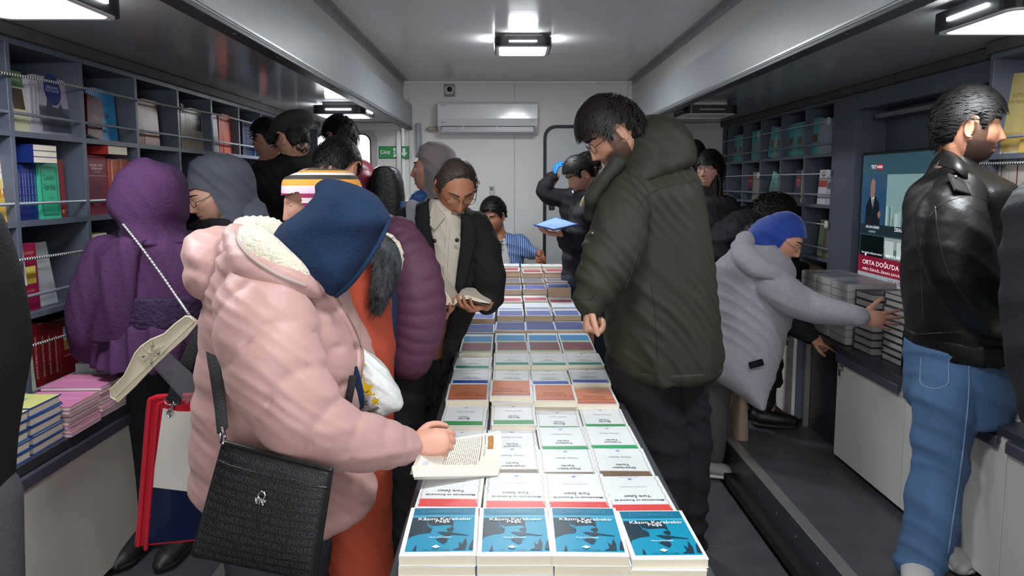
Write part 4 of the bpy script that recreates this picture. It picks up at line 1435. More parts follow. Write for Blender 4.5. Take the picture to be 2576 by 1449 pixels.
# -------------------------------------------------- the shrink-wrapped set on the right counter
m_navy = 'print_23243f'
CZ = Z4
qs = on_z(2250, 890, CZ)
bx, by = 1.86, 3.03
TT = ['AHMED CEVDET PAŞA', 'TÂRİH-İ CEVDET - I. CİLT', 'TÂRİH-İ CEVDET II. CİLT- I. KİTAP', 'TÂRİH-İ CEVDET II. CİLT- II. KİTAP', 'TÂRİH-İ CEVDET - III. CİLT']
for k in range(5):
    M = Matrix.Translation((bx, by, CZ + k * .032)) @ Matrix.Rotation(PI / 2, 4, 'Z')
    r = book('navy spined hardback, %s from the counter in the near wrapped set' % ORDN[k], 'navy history set on the right counter', M, .165, .24, .0312, base='23243f', pages=m_pageg, c=.003)
    spine_print(r, TT[k], .165, .24, .0312, 'c2c3d0', .62, 0, .0095)
    me = new_mesh('print', [(a * .014, b * .014, 0) for a, b in _FLAT['#emblem'][0]], _FLAT['#emblem'][1], [paper('c2c3d0')])
    link('emblem', me, r, mw=frame_mat((-.0829, .1, .0165), (0, -1, 0), (0, 0, 1)))
for k in range(5):
    M = Matrix.Translation((bx - .005 + .004 * (k % 2), by - .01 + .004 * (k % 3), CZ + .1604 + k * .031)) @ Matrix.Rotation(-PI / 2 + .02 * (k % 2), 4, 'Z')
    book('pale grey hardback, %s of the stack between the reaching hands' % ORD[4 - k], 'pale hardbacks above the navy set', M, .165, .24, .0302, base='3a3a4c', rects=[(.01, .01, .99, .99, 'a3a6ac')], pages=m_pageg, c=.003)
for k in range(8):
    M = Matrix.Translation((bx - .03, by + .20, CZ + k * .0365)) @ Matrix.Rotation(-PI / 2, 4, 'Z')
    book('hardback with grey page edges, %s from the counter in the second stack' % ORDN[k], 'second hardback stack on the right counter', M, .165, .24, .0355, base='34354a', pages=m_pageg, c=.003)
m_wrap = mat('shrink_wrap_film', 'dfe4ea', .12, trans=.0, alpha=.22, coat=.5, bump=.6, bscale=26)
for k in range(3):
    y = by + .40 + k * .19
    n = 8
    cx_ = bx - .05 + .004 * k
    pkr = tag(empty('wrapped_pack', (cx_, y, CZ)), 'clear shrink wrapped pack of hardbacks, %s of three on the right counter' % ['nearest', 'middle', 'farthest'][k], 'pack', 'shrink wrapped packs')
    pb, cb = G(), G()
    for j in range(n):
        z0 = .003 + j * .0385
        pb.add(box(-.119, .116, -.081, .081, z0 + .002, z0 + .0355), m_pageg)
        cb.add(box(-.12, .12, -.0825, .0825, z0, z0 + .0018), paper('7f8088')).add(box(-.12, .12, -.0825, .0825, z0 + .0357, z0 + .0375), paper('7f8088')).add(box(.1165, .12, -.0825, .0825, z0 + .0018, z0 + .0357), paper('7f8088'))
    tag(pb.build('page_blocks', pkr), kind='stuff')
    tag(cb.build('covers', pkr), kind='stuff')
    wv = fuse([box(-.127, .127, -.089, .089, .001, .003 + n * .0385 + .004)], .012, 1)
    folds(wv, [(.003, 16, (1, .3, .6), 3, 2.5)], 5 + k)
    finish(wv, 'plastic_wrap', m_wrap, pkr)
# loose books farther along the right counter
q = on_z(2300, 958, Z4)
lying('orange and white paperback on the right counter behind the jeans', None, 1.80, 2.36, Z4, .135, .2, .03, .05, base='d9dde2', rects=[(.0, .12, 1, 1, 'cf7a2a')], spine='d9dde2')
lying('yellow white paperback at the left of the orange one on the right counter', None, 1.83, 2.12, Z4, .135, .2, .028, -.1, base='dcd8b0')
for k in range(4):
    lying('dark magazine %s from the counter at the right edge' % ORDN[k], None, 1.82, 1.80, Z4 + .024 * k, .2, .26, .023, .05 * k, base=('3a3a44', '55565c', '2c2d33', '3f7a6c')[k], pages=m_pageg)
# ================================================================== PEOPLE: BUILDING BLOCKS
from mathutils.bvhtree import BVHTree


def nrm(v):
    return Vector(v).normalized()


def head_frame(u, v, D, f, roll=0.0):
    """Frame of a head centred at a photo point: first axis right, second forward, third up."""
    c = at(u, v, D)
    a = nrm((c.x, c.y, 0))                       # f is given as seen: right, away, up
    f = nrm(Vector((a.y, -a.x, 0)) * f[0] + a * f[1] + Vector((0, 0, f[2])))
    r = f.cross(Vector((0, 0, 1))).normalized()
    up = r.cross(f)
    if roll:
        q = Matrix.Rotation(roll, 3, f)
        r, up = q @ r, q @ up
    M = Matrix((r, f, up)).transposed().to_4x4()
    M.translation = at(u, v, D)
    return M


def gs(x, s):
    return np.exp(-(x / s) ** 2)


def head_points(P, nose=1.0, jaw=1.0):
    x, y, z = P[:, 0].copy(), P[:, 1].copy(), P[:, 2].copy()
    q = np.clip(-z / RZH, 0, .999)
    rt = (1 - q ** 3.2) ** (1 / 3.2) / np.sqrt(1 - q * q)      # a squarer jaw below the eyes
    k = q ** 1.3
    x *= rt ** .75 * (1 - .34 * k / jaw)
    y = np.where(y < 0, y * (1 - .55 * k), y * (rt * (1 - .05 * k)))
    fr = (y > 0)
    y += fr * .007 * gs(x, .026) * gs(z + .094, .020)
    x *= 1 + .05 * gs(z + .055, .03) * gs(y - .02, .04) * jaw
    y -= fr * .006 * gs(x, .06) * gs(z - .075, .03)
    t = np.clip((.024 - z) / .054, 0, 1)
    h = np.where(z > -.030, .003 + .022 * t ** 1.15, .025 * np.clip((z + .046) / .016, 0, 1)) * (z < .03)
    wn = .0085 + .0075 * t
    y += fr * nose * h * gs(x, wn)
    ax = np.abs(x)
    y -= fr * .008 * gs(ax - .030, .014) * gs(z - .012, .011)
    y += fr * .006 * gs(ax - .028, .024) * gs(z - .034, .010)
    y += fr * .004 * gs(ax - .042, .018) * gs(z + .018, .018)
    x += np.sign(x) * .003 * gs(ax - .06, .02) * gs(z + .01, .02) * fr
    y += fr * .007 * gs(x, .022) * gs(z + .055, .0055)
    y += fr * .007 * gs(x, .019) * gs(z + .071, .007)
    y -= fr * .006 * gs(x, .026) * gs(z + .0628, .0026)
    y -= fr * .004 * gs(x, .024) * gs(z + .083, .006)
    return np.stack([x, y, z], 1)


RXH, RYH, RZH = .074, .092, .112


def head_grid(nu=84, nv=64):
    ph = np.linspace(0, 2 * PI, nu, endpoint=False)
    ph = ph - .45 * np.sin(ph)                     # denser at the face
    th = np.linspace(.04, PI - .04, nv)
    V = np.array([(RXH * math.sin(t) * math.sin(p), RYH * math.sin(t) * math.cos(p), RZH * math.cos(t)) for t in th for p in ph])
    F = []
    for i in range(nv - 1):
        for k in range(nu):
            j = (k + 1) % nu
            F.append((i * nu + k, i * nu + j, (i + 1) * nu + j, (i + 1) * nu + k))
    F.append(tuple(range(nu - 1, -1, -1)))
    F.append(tuple((nv - 1) * nu + k for k in range(nu)))
    return V, F


def xf(shape, M):
    V, F = shape
    A = np.array(M)
    return np.asarray(V) @ A[:3, :3].T + A[:3, 3], F


def head_shapes(M, s=1.0, nose=1.0, jaw=1.0, ears=True):
    V, F = head_grid()
    MS = M @ Matrix.Scale(s, 4)
    out = [xf((head_points(V, nose, jaw), F), MS)]
    if ears:
        for sx in (-1, 1):
            R = Matrix.Translation((sx * .0775, -.008, .0)) @ Matrix.Rotation(sx * -.42, 4, 'Z') @ Matrix.Rotation(-.18, 4, 'X') @ Matrix.Scale(1.15, 4)
            out.append(xf(ellipsoid((sx * -.003, 0, 0), .0036, .013, .023, 14, 10), MS @ R))
            rim = [(sx * .004, .012 * math.cos(a) - .004, .004 + .029 * math.sin(a)) for a in np.linspace(-1.9, 2.2, 12)]
            rim = [(p[0], -p[1] * 1.25, p[2]) for p in rim]
            out.append(xf(tube(rim, [.0036, .0044, .0048, .0048, .0048, .0048, .0046, .0046, .0044, .0042, .004, .0036], 8), MS @ R))
    return out


def hand_shapes(w, d, n, side=1, s=1.0, curl=(.3, .45, .3), thumb=.4, spread=.07, per=(1, 1, 1, 1)):
    """Palm, four fingers of different length and a thumb from the side of the palm. w wrist, d finger direction, n palm normal."""
    w = Vector(w)
    d = nrm(d)
    n = Vector(n)
    n = (n - d * n.dot(d)).normalized()
    x = d.cross(n) * side
    out = [tube([w - d * .02 * s, w + d * .012 * s, w + d * .045 * s, w + d * .078 * s, w + d * .094 * s], np.array([.025, .028, .038, .041, .036]) * s, 16, 10, up=n, flat=.40)]
    L = [(.043, .026, .021), (.047, .030, .023), (.044, .028, .022), (.034, .021, .019)]
    off = (.029, .0098, -.0098, -.028)
    bk = (.0, .004, .0, -.008)
    for i in range(4):
        p = w + d * (.086 + bk[i]) * s + x * off[i] * s
        q = [p - d * .02 * s, p.copy()]
        dd = (d + x * spread * (1.5 - i)).normalized()
        ax = dd.cross(n).normalized()
        for seg, cu in zip(L[i], curl):
            dd = (Matrix.Rotation(cu * per[i], 3, ax) @ dd).normalized()
            q.append(q[-1] + dd * seg * s)
        r0 = .0088 if i < 3 else .0076
        out.append(tube(q, np.array([r0, r0 * 1.05, r0, r0 * .92, r0 * .78]) * s, 10, 12))
    b = w + d * .026 * s + x * .020 * s + n * .006 * s
    dd = (d * .62 + x * .72 + n * .22).normalized()
    q = [b]
    for k, seg in enumerate((.042, .034, .027)):
        q.append(q[-1] + dd * seg * s)
        dd = (dd + (d * .55 - x * .55 + n * .3) * thumb).normalized()
    out.append(tube(q, np.array([.0150, .0118, .0105, .0088]) * s, 10, 12))
    return out


def skin_mat(col, name):
    return mat('skin_' + name, col, .5, vcol=True, sss=.12, bump=.08, bscale=220, var=.05, vscale=30)


def face_tint(M, s, skin, lip, beard=None, bstr=.6, brow=None, must=None):
    A = np.array((M @ Matrix.Scale(s, 4)).inverted())
    sk, lp = np.array(srgb(skin)), np.array(srgb(lip))
    bd = np.array(srgb(beard)) if beard else None

    def fn(V):
        P = V @ A[:3, :3].T + A[:3, 3]
        x, y, z = P.T
        col = np.tile(sk, (len(P), 1))
        inh = (np.abs(x) < .12) & (np.abs(z) < .16) & (np.abs(y) < .16)
        red = (gs(np.abs(x) - .042, .022) * gs(z + .022, .02) * .25 + gs(x, .018) * gs(z + .03, .012) * .3) * (y > .03) * inh
        col = col * (1 - red[:, None]) + (sk * np.array([1.0, .62, .58])) * red[:, None]
        if bd is not None:
            m = np.clip((-.028 - z - .35 * np.clip(.055 - np.abs(x), 0, 1) * (y > .05)) / .012, 0, 1) * (y > -.01) * inh
            m = np.maximum(m, gs(x, .026) * gs(z + .046, .006) * (y > .05) * inh)
            m = np.maximum(m, ((np.abs(x) > .055) & (z < .02) & (y > .0) & (y < .045)) * inh * .9)
            m *= 1 - gs(x, .02) * gs(z + .063, .010)
            m = (m * bstr)[:, None]
            col = col * (1 - m) + bd * m
        m = (gs(x, .021) * np.maximum(gs(z + .0565, .0052), gs(z + .070, .0062)) * (y > .05) * inh)
        m = np.clip(m * 1.5, 0, 1)[:, None] * .8
        col = col * (1 - m) + lp * m
        return col
    return fn


def eyes(root, base, M, s, skin, lid=.15, gaze=(0, 1, -.15), iris='3a2618'):
    """Eyeballs under skin lids; lid = how far the upper lid comes down (0 open, 1 shut)."""
    mw_, mi, ml = mat('eye_white', 'd8d2cc', .25), mat('iris_' + iris, iris, .15), mat('eyelid_' + skin, skin, .5)
    lash = mat('lash_line', '1a1412', .6)
    gz = nrm(gaze)
    MS = M @ Matrix.Scale(s, 4)
    for sx in (-1, 1):
        V, F = ellipsoid((0, 0, 0), .0122, .0122, .0122, 22, 16)
        V = np.array(V)
        idx = []
        for f in F:
            c = Vector(V[list(f)].mean(0)).normalized()
            el = math.asin(max(-1, min(1, c.z)))
            lim = .55 - 1.1 * lid
            if el > lim + .12 or el < -.62 or c.x * sx > .72 or c.x * sx < -.85:
                idx.append(2)
            elif el > lim:
                idx.append(3)
            else:
                idx.append(1 if c.dot(gz) > .90 else 0)
        sc = np.ones(len(V))
        for f, i in zip(F, idx):
            if i >= 2:
                sc[list(f)] = 1.04
        V = V * sc[:, None] + np.array((sx * .0305, .0662, .011))
        V, F = xf((V, F), MS)
        me = new_mesh('eye', V - np.array(base), F, [mw_, mi, ml, lash], idx, True)
        link('eye', me, root)


def brows(root, base, M, s, m, thick=.0035, lift=0.0):
    MS = M @ Matrix.Scale(s, 4)
    for sx in (-1, 1):
        P = []
        for t in np.linspace(0, 1, 7):
            x = .012 + .036 * t
            z = .034 + .006 * math.sin(t * 2.4) - .004 * t + lift
            v = np.array([[x, 0, z]])
            y = RYH * math.sqrt(max(.05, 1 - (x / RXH) ** 2 - (z / RZH) ** 2))
            q = head_points(np.array([[x, y, z]]))[0]
            P.append((sx * q[0], q[1] + .001, q[2]))
        V, F = xf(tube(P, [thick * .8, thick, thick, thick * .95, thick * .8, thick * .6, thick * .35], 8, up=(0, 1, 0), flat=1), MS)
        link('eyebrow', new_mesh('eyebrow', V - np.array(base), F, [m], None, True), root)


HA = [0, 35, 60, 80, 100, 130, 180]
HE = [0, 35, 58, 67, 74, 82, 104, 116, 130, 180]


def hair(root, base, M, s, m, line=(.062, .056, .034, .010, -.006, -.055, -.085), top=.022, side=.010, back=.014, locks=260, llen=.06, lw=.0055,
         comb=(0, 1, .1), wave=.25, lift=.006, seed=3, bald=None, name='hair', lockmin=None, flat=.4, ear=True, kmin=.5, over=.012):
    """Scalp shell with a shaped hairline plus many tapering locks."""
    rng = random.Random(seed)
    nu, nv = 72, 40
    V, F = head_grid(nu, nv)
    ph = np.degrees(np.abs(np.arctan2(V[:, 0] / RXH, V[:, 1] / RYH)))
    if ear:                                        # the hairline goes round the ear, with a sideburn before it
        line2 = [line[0], line[1], max(line[2], .034), -.012, -.012, .030, .030, line[5] + .03, line[5], line[6]]
        z0 = np.interp(ph, HE, line2)
    else:
        z0 = np.interp(ph, HA, line)
    k = np.clip((V[:, 2] - z0) / .020, 0, 1)
    k = k * k * (3 - 2 * k)
    topk = np.clip(V[:, 2] / .1, 0, 1) ** .7
    bk = np.clip(-V[:, 1] / .08, 0, 1) * (1 - topk)
    th = side * (1 - topk) * (1 - bk) + top * topk + back * bk
    if bald is not None:
        th = th * np.clip(1 - bald * gs(V[:, 0], .05) * gs(V[:, 1] - .02, .07) * (V[:, 2] > .05), 0.02, 1)
    B = head_points(V)
    nz = V / np.array([RXH ** 2, RYH ** 2, RZH ** 2])
    nz /= np.linalg.norm(nz, axis=1)[:, None]
    w = np.sin(V @ np.array((70, 30, 55)) + 1) * np.sin(V @ np.array((-40, 90, 30)) + 2) * .22
    P = B + nz * (th * k * (1 + w) - .004 * (1 - k))[:, None]
    keep = V[:, 2] > z0 - .012
    Fk = [f for f in F if all(keep[i] for i in f)]
    g = G()
    g.add((P, Fk), m)
    idx = [i for i in range(len(V)) if k[i] > kmin and (lockmin is None or th[i] > lockmin)]
    comb = Vector(comb)
    LV, LF = [], []
    zf = lambda p: np.interp(math.degrees(abs(math.atan2(p.x / RXH, p.y / RYH))), HE if ear else HA, line2 if ear else line)
    for _ in range(locks if idx else 0):
        i = rng.choice(idx)
        p, nn = Vector(P[i]), Vector(nz[i])
        a = rng.uniform(0, 6.3)
        jit = Vector((rng.gauss(0, .18), rng.gauss(0, .18), rng.gauss(0, .18)))
        L = llen * rng.uniform(.6, 1.2)
        row = []
        for j in range(6):
            dv = comb + jit + Vector((math.sin(a + j * .9), math.cos(a + j * .9), math.sin(a * 2 + j))) * wave
            dv = dv - nn * dv.dot(nn)
            if dv.length < 1e-4:
                break
            dv.normalize()
            row.append((p + nn * (.001 + lift * math.sin(min(1, j / 3) * 1.57)), dv.cross(nn)))
            p = p + dv * L / 5
            if p.z < zf(p) - over:
                break
            nn = Vector((p.x / RXH ** 2, p.y / RYH ** 2, p.z / RZH ** 2)).normalized()
            rad = Vector((p.x / (RXH + .01), p.y / (RYH + .01), p.z / (RZH + .01))).length
            tgt = 1.0 + (th[i] - .006) / .09
            if 0 < rad < tgt:
                p = p * (tgt / rad)
        if len(row) > 2:
            n0 = len(LV)
            for j, (q, sd) in enumerate(row):
                w_ = lw * (.75, 1, 1, .8, .5, .15)[j + 6 - len(row)]
                LV += [q - sd * w_, q + sd * w_]
            LF += [(n0 + 2 * j, n0 + 2 * j + 1, n0 + 2 * j + 3, n0 + 2 * j + 2) for j in range(len(row) - 1)]
    if LV:
        g.add((LV, LF), m)
    MS = np.array(M @ Matrix.Scale(s, 4))
    VV = np.array(g.V) @ MS[:3, :3].T + MS[:3, 3] - np.array(base)
    return link(name, new_mesh(name, VV, g.F, [m], None, True), root)


def glasses(root, base, M, s, m, lens=True, rw=.024, rh=.018, zc=.008, drop=0.0):
    MS = M @ Matrix.Scale(s, 4)
    g, gl_ = G(), G()
    yq = .098
    for sx in (-1, 1):
        ring = [(sx * .032 + rw * math.cos(a) * abs(math.cos(a)) ** -.15, yq - .35 * abs(abs(sx * .032 + rw * math.cos(a)) - .02) ** 1.3 * 1.2, zc - drop + rh * math.sin(a)) for a in np.linspace(.01, 2 * PI + .01, 22)]
        g.add(tube(ring, .0013, 6, cap=False), m)
        gl_.add(([ring[k] for k in range(21)], [tuple(range(21))]))
        e = ring[0] if sx > 0 else ring[10]
        g.add(tube([e, (sx * .072, .05, zc + .004 - drop * .5), (sx * .079, -.005, zc + .012), (sx * .079, -.022, zc - .004)], .0014, 6, 14), m)
    g.add(tube([(-.009, yq, zc + .004 - drop), (0, yq + .006, zc + .008 - drop), (.009, yq, zc + .004 - drop)], .0013, 6, 8), m)
    V, F = xf((g.V, g.F), MS)
    o = link('eyeglasses', new_mesh('eyeglasses', V - np.array(base), F, [m], None, True), root)
    if lens:
        lm = mat('spectacle_lens', 'f2f6f8', .03, trans=1.0, alpha=.18)
        V, F = xf((gl_.V, gl_.F), MS)
        link('lens', new_mesh('lens', V - np.array(base), F, [lm]), o)
    return o


class Person:
    def __init__(self, label, base, skin, sname, group=None):
        self.base = Vector(base)
        self.root = tag(empty('person', base), label, 'person', group)
        self.skin, self.sname = skin, sname
        self.shapes = []
        self.tintf = None
        self.M = None

    def head(self, u, v, D, f, s=1.0, roll=0.0, nose=1.0, jaw=1.0, ears=True, lip='a3665c', beard=None, bstr=.6, neck=None, nr=.056):
        self.M, self.s = head_frame(u, v, D, f, roll), s
        self.shapes += head_shapes(self.M, s, nose, jaw, ears)
        self.tintf = face_tint(self.M, s, self.skin, lip, beard, bstr)
        a = self.M @ Vector((0, -.034, -.045))
        if neck is not None:
            self.shapes.append(tube([a, a.lerp(Vector(neck), .5), neck], [nr * .96, nr * .94, nr * 1.12], 18, 10))
        return self

    def limb(self, pts, r):
        self.shapes.append(tube(pts, r, 14, 14))
        return self

    def hand(self, *a, **k):
        self.shapes += hand_shapes(*a, **k)
        return self

    def body(self, voxel=.005, smooth=1):
        me = fuse(self.shapes, voxel, smooth, .5, .36)
        fn = self.tintf or (lambda V: np.tile(np.array(srgb(self.skin)), (len(V), 1)))
        tint(me, fn)
        return finish(me, 'body', skin_mat(self.skin, self.sname), self.root, self.base)

    def wear(self, name, shapes, m, voxel=.009, smooth=2, fold=(), seed=1, cut=None, label=None):
        me = fuse(shapes, voxel, smooth)
        if fold:
            folds(me, fold, seed)
        if cut is not None:
            bm = bmesh.new()
            bm.from_mesh(me)
            val = [cut(v.co) for v in bm.verts]            # trim along the edge of the opening
            bm.verts.index_update()
            kill = [f for f in bm.faces if all(val[v.index] > 0 for v in f.verts)]
            new = {}
            for v in bm.verts:
                if val[v.index] > 0:
                    q = [v.co.lerp(w.co, val[v.index] / (val[v.index] - val[w.index])) for w in (e.other_vert(v) for e in v.link_edges) if val[w.index] <= 0]
                    if q:
                        new[v] = sum(q, Vector()) / len(q)
            for v, c_ in new.items():
                v.co = c_
            bmesh.ops.delete(bm, geom=kill, context='FACES')
            bm.to_mesh(me)
            bm.free()
        o = finish(me, name, m, self.root, self.base)
        if label:
            o['label'] = label
        return o

    def skinmap(self, *objs):
        """Remember worn meshes so that seams, buttons and straps can be laid on their surface."""
        V, F, n = [], [], 0
        for o in objs:
            co, _ = mverts(o.data)
            V += (co + np.array(self.base)).tolist()
            F += [tuple(i + n for i in p.vertices) for p in o.data.polygons]
            n = len(V)
        self.bvh = BVHTree.FromPolygons(V, F)

    def on(self, u, v, off=.002, D=2.0):
        h, nn, _, _ = self.bvh.ray_cast(Vector((0, 0, EYE)), _ray(u, v).normalized())
        return h + nn * off if h is not None else at(u, v, D)

    def seam(self, name, path, r, m, off=.0, n=30, flat=1.0):
        P_ = spline([list(p) for p in path], n)
        q = [self.on(u, v, off) for u, v in P_]
        return self.part(name, G().add(tube(q, r, 8, up=(0, 1, .01), flat=flat)), m)

    def part(self, name, g, m=None, smooth=True, parent=None):
        V = np.array(g.V) - np.array(self.base)
        return link(name, new_mesh(name, V, g.F, g.mats or [m], g.I if g.mats else None, smooth), parent or self.root)

    def eyes(self, **k):
        eyes(self.root, self.base, self.M, self.s, self.skin, **k)

    def brows(self, m, **k):
        brows(self.root, self.base, self.M, self.s, m, **k)

    def hair(self, m, **k):
        return hair(self.root, self.base, self.M, self.s, m, **k)

    def glasses(self, m, **k):
        return glasses(self.root, self.base, self.M, self.s, m, **k)

    def face_cut(self, y0=.026, zt=.066, zb=-.112):
        A = (self.M @ Matrix.Scale(self.s, 4)).inverted()

        def c(p):
            q = A @ p
            return min(zt - q.z, q.z - zb, q.y - y0 - 1.1 * max(0, q.z - .030) - .5 * max(0, -.075 - q.z), .13 - abs(q.x))
        return c

    def cap_shell(self, rx=.087, ry=.108, rz=.124, c=(0, -.010, .006)):
        return xf(ellipsoid(c, rx, ry, rz, 32, 24), self.M @ Matrix.Scale(self.s, 4))


def shoe(P, name, toe, heel, m, ms, wid=.048, hgt=.085, zf=0.0):
    """Shoe from heel to toe on the floor: upper and sole."""
    toe, heel = Vector(toe), Vector(heel)
    d = toe - heel
    pts = [heel + Vector((0, 0, .045)), heel + d * .25 + Vector((0, 0, .055)), heel + d * .55 + Vector((0, 0, .045)), heel + d * .85 + Vector((0, 0, .032)), toe + Vector((0, 0, .026))]
    up_ = fuse([tube(pts, [wid * .8, wid * .92, wid * .95, wid * .85, wid * .5], 16, 18, up=(0, 0, 1), flat=.72), tube([heel + d * .12 + Vector((0, 0, .05)), heel + d * .15 + Vector((0, 0, hgt + .03))], wid * .78, 14)], .006, 2)
    o = finish(up_, name, m, P.root, P.base)
    so = fuse([tube([heel + Vector((0, 0, .016)), heel + d * .5 + Vector((0, 0, .016)), heel + d * .85 + Vector((0, 0, .016)), toe + Vector((0, 0, .018))], [wid * .84, wid * .92, wid * .98, wid * .6], 16, 14, flat=.34)], .006, 1)
    finish(so, 'sole', ms, o, P.base)
    return o


def puff(n, amp=.06, wob=.35, seed=0.0, e=.55):
    return lambda t, a: 1 + amp * (abs(math.sin(PI * (n * t + wob * .5 * math.sin(a * 2 + seed)))) ** e - .6)


def puffz(pitch, amp=.045, seed=0.0, e=.5):
    def f(x, y, z, t, a):
        ph = z / pitch + .10 * math.sin(3 * a + seed) + .06 * math.sin(7 * a + 2 * seed)
        return 1 + amp * (abs(math.sin(PI * ph)) ** e - .6)
    return f
# ================================================================== PEOPLE (left side)
m_black_wool = mat('black_wool', '141417', .85, bump=.35, bscale=120, var=.2, vscale=30, spec=.25)
m_black_cot = mat('black_cotton', '1b1b1f', .8, bump=.2, bscale=90, spec=.3)
m_hair_black = mat('black_hair', '0d0b0b', .55, spec=.35, bump=.15, bscale=90, stretch=(3, 3, .6))
m_hair_brown = mat('dark_brown_hair', '17110f', .55, spec=.35, bump=.15, bscale=90, stretch=(3, 3, .6))
FOLD = [(.010, 9, (.3, .2, 1), 2.0, 2.2), (.005, 22, (.8, .1, .6), 2.0, 2.5)]
SOFT = [(.006, 7, (1, .2, .25), 1.6, 1.8), (.003, 20, (.9, .1, .4), 2.0, 2.5)]

# ---- the woman in the pink padded jacket ----------------------------------------------------------------
m_pink = mat('pink_padded_nylon', 'b68d87', .55, bump=.35, bscale=10, var=.05, vscale=5, sheen=.1, stretch=(1, 1, 1.6))
m_fleece = mat('cream_fleece', 'd9cfba', .95, bump=1.0, bscale=110, sheen=.4)
m_navyj = mat('navy_jersey', '182a45', .9, bump=.3, bscale=160, var=.10, vscale=14, spec=.2)
m_char = mat('charcoal_trousers', '2e2f35', .8, bump=.2, bscale=120)
P = Person('woman in a pink padded jacket and navy headscarf leafing through a book', (at(690, 900, 1.80).x, 1.80, 0), 'd09a84', 'warm')
P.head(842, 590, 1.77, (.75, .25, -.60), s=.84, ears=False, neck=at(745, 690, 1.84))
P.limb([at(745, 690, 1.84), at(700, 900, 1.86), at(690, 1200, 1.85)], [.07, .10, .10])
P.limb([at(700, 760, 1.68), at(735, 960, 1.60), at(830, 1085, 1.60), at(1000, 1115, 1.70), at(1030, 1118, 1.715)], [.05, .045, .042, .030, .027])
for dx, dd in ((-30, 1.76), (30, 1.92)):
    P.limb([at(690 + dx, 1150, dd), Vector((at(690 + dx, 1150, dd).x, dd, .5)), Vector((at(690 + dx, 1150, dd).x, dd, .06))], [.07, .05, .04])
P.hand(at(1028, 1116, 1.715), (.93, .12, .02), (.10, .78, -.62), 1, .93, curl=(.72, 1.05, .5), thumb=.75, spread=.05, per=(.8, 1.0, 1.05, 1.1))
P.body(.0035)
tors = loft(rows([(612, 610, 760), (640, 578, 800), (700, 548, 842), (760, 532, 874), (850, 524, 900), (950, 514, 904), (1050, 505, 893), (1150, 502, 888), (1205, 504, 918), (1240, 525, 946), (1266, 560, 936), (1284, 640, 890)], 1.80, .40, 2.3), 56, 70, puffz(.105, .075, .7, .34))
slv = tube([at(665, 730, 1.68), at(668, 800, 1.62), at(695, 930, 1.57), at(770, 1055, 1.56), at(870, 1106, 1.60), at(965, 1117, 1.66), at(1012, 1121, 1.70)],
           [.100, .116, .112, .098, .076, .062, .050], 36, 76, up=(0, -1, 0), mod=puff(7.5, .12, .45, 0, .36))
far = tube([at(760, 740, 2.0), at(850, 880, 2.02), at(900, 1040, 1.98)], [.10, .10, .08], 24, 40, mod=puff(5, .08))
jk_ = P.wear('jacket', [tors, slv, far], m_pink, .006, 1, [(.0045, 13, (.25, .1, 1), 3.0, 2.6), (.0022, 30, (.6, .2, .8), 2.0, 3.0)], 12)
hood = [xf(ellipsoid((0, 0, 0), .130, .175, .088, 28, 20), Matrix.Translation(at(592, 655, 1.83)) @ Matrix.Rotation(.42, 4, 'Y')),
        xf(ellipsoid((0, 0, 0), .085, .15, .075, 24, 16), Matrix.Translation(at(560, 690, 1.80)) @ Matrix.Rotation(.2, 4, 'Y')),
        tube([at(600, 600, 1.70), at(640, 668, 1.615), at(715, 705, 1.60), at(792, 722, 1.66)], [.040, .050, .040, .030], 18, 30),
        tube([at(620, 590, 1.98), at(700, 620, 2.0), at(800, 690, 1.96)], [.05, .055, .045], 18, 24)]
hd_ = P.wear('hood', hood, m_pink, .0065, 2, [(.008, 8, (.8, .3, .5), 2.4, 2.2), (.003, 26, (.3, .5, .8), 2.2, 2.5)], 4)
P.wear('fleece_lining', [tube([at(606, 592, 1.78), at(640, 618, 1.655), at(690, 655, 1.615), at(748, 690, 1.625), at(775, 706, 1.66)], [.030, .048, .044, .030, .016], 18, 30),
                         tube([at(625, 585, 1.80), at(680, 596, 1.80), at(740, 640, 1.76)], [.045, .05, .04], 18, 20)], m_fleece, .006, 1, [(.004, 60, (1, .5, .3), 1.5, 3)], 6, label='cream fleece hood lining')
P.skinmap(hd_)
P.seam('hood_piping', [(598, 582), (604, 615), (640, 655), (700, 692), (766, 718)], .0055, mat('taupe_piping', 'a8948c', .6), .0005, 40)
P.skinmap(jk_, hd_)
P.seam('zip_edge', [(800, 700), (842, 760), (882, 830), (902, 890), (900, 950)], .011, m_pink, -.003, 40)
P.seam('zip', [(806, 698), (849, 760), (889, 830), (907, 890), (905, 950)], .0022, mat('brass_zip', '9a8068', .4, metal=.5), .004, 40)
hj = loft(rows([(452, 815, 850, 1.80, .10), (466, 798, 895, 1.80, .18), (490, 800, 940, 1.79, .25), (520, 772, 964, 1.78, .27), (552, 730, 981, 1.77, .28), (590, 694, 966, 1.77, .28), (625, 700, 946, 1.76, .27), (660, 738, 922, 1.74, .24), (700, 786, 894, 1.72, .18), (730, 818, 866, 1.70, .10), (744, 834, 850, 1.69, .05)], 1.76, .27, 2.2), 48, 60)
P.wear('headscarf', [hj], m_navyj, .0055, 2, [(.013, 5.5, (.75, .1, .62), 3.0, 1.8), (.006, 13, (.6, .3, .7), 3.0, 2.2)], 21, label='navy jersey headscarf hanging over the face')
P.part('scarf_hem', G().add(tube([at(980, 552, 1.76), at(962, 594, 1.69), at(922, 662, 1.655), at(880, 716, 1.655), at(846, 744, 1.665)], .006, 10, 40), m_navyj))
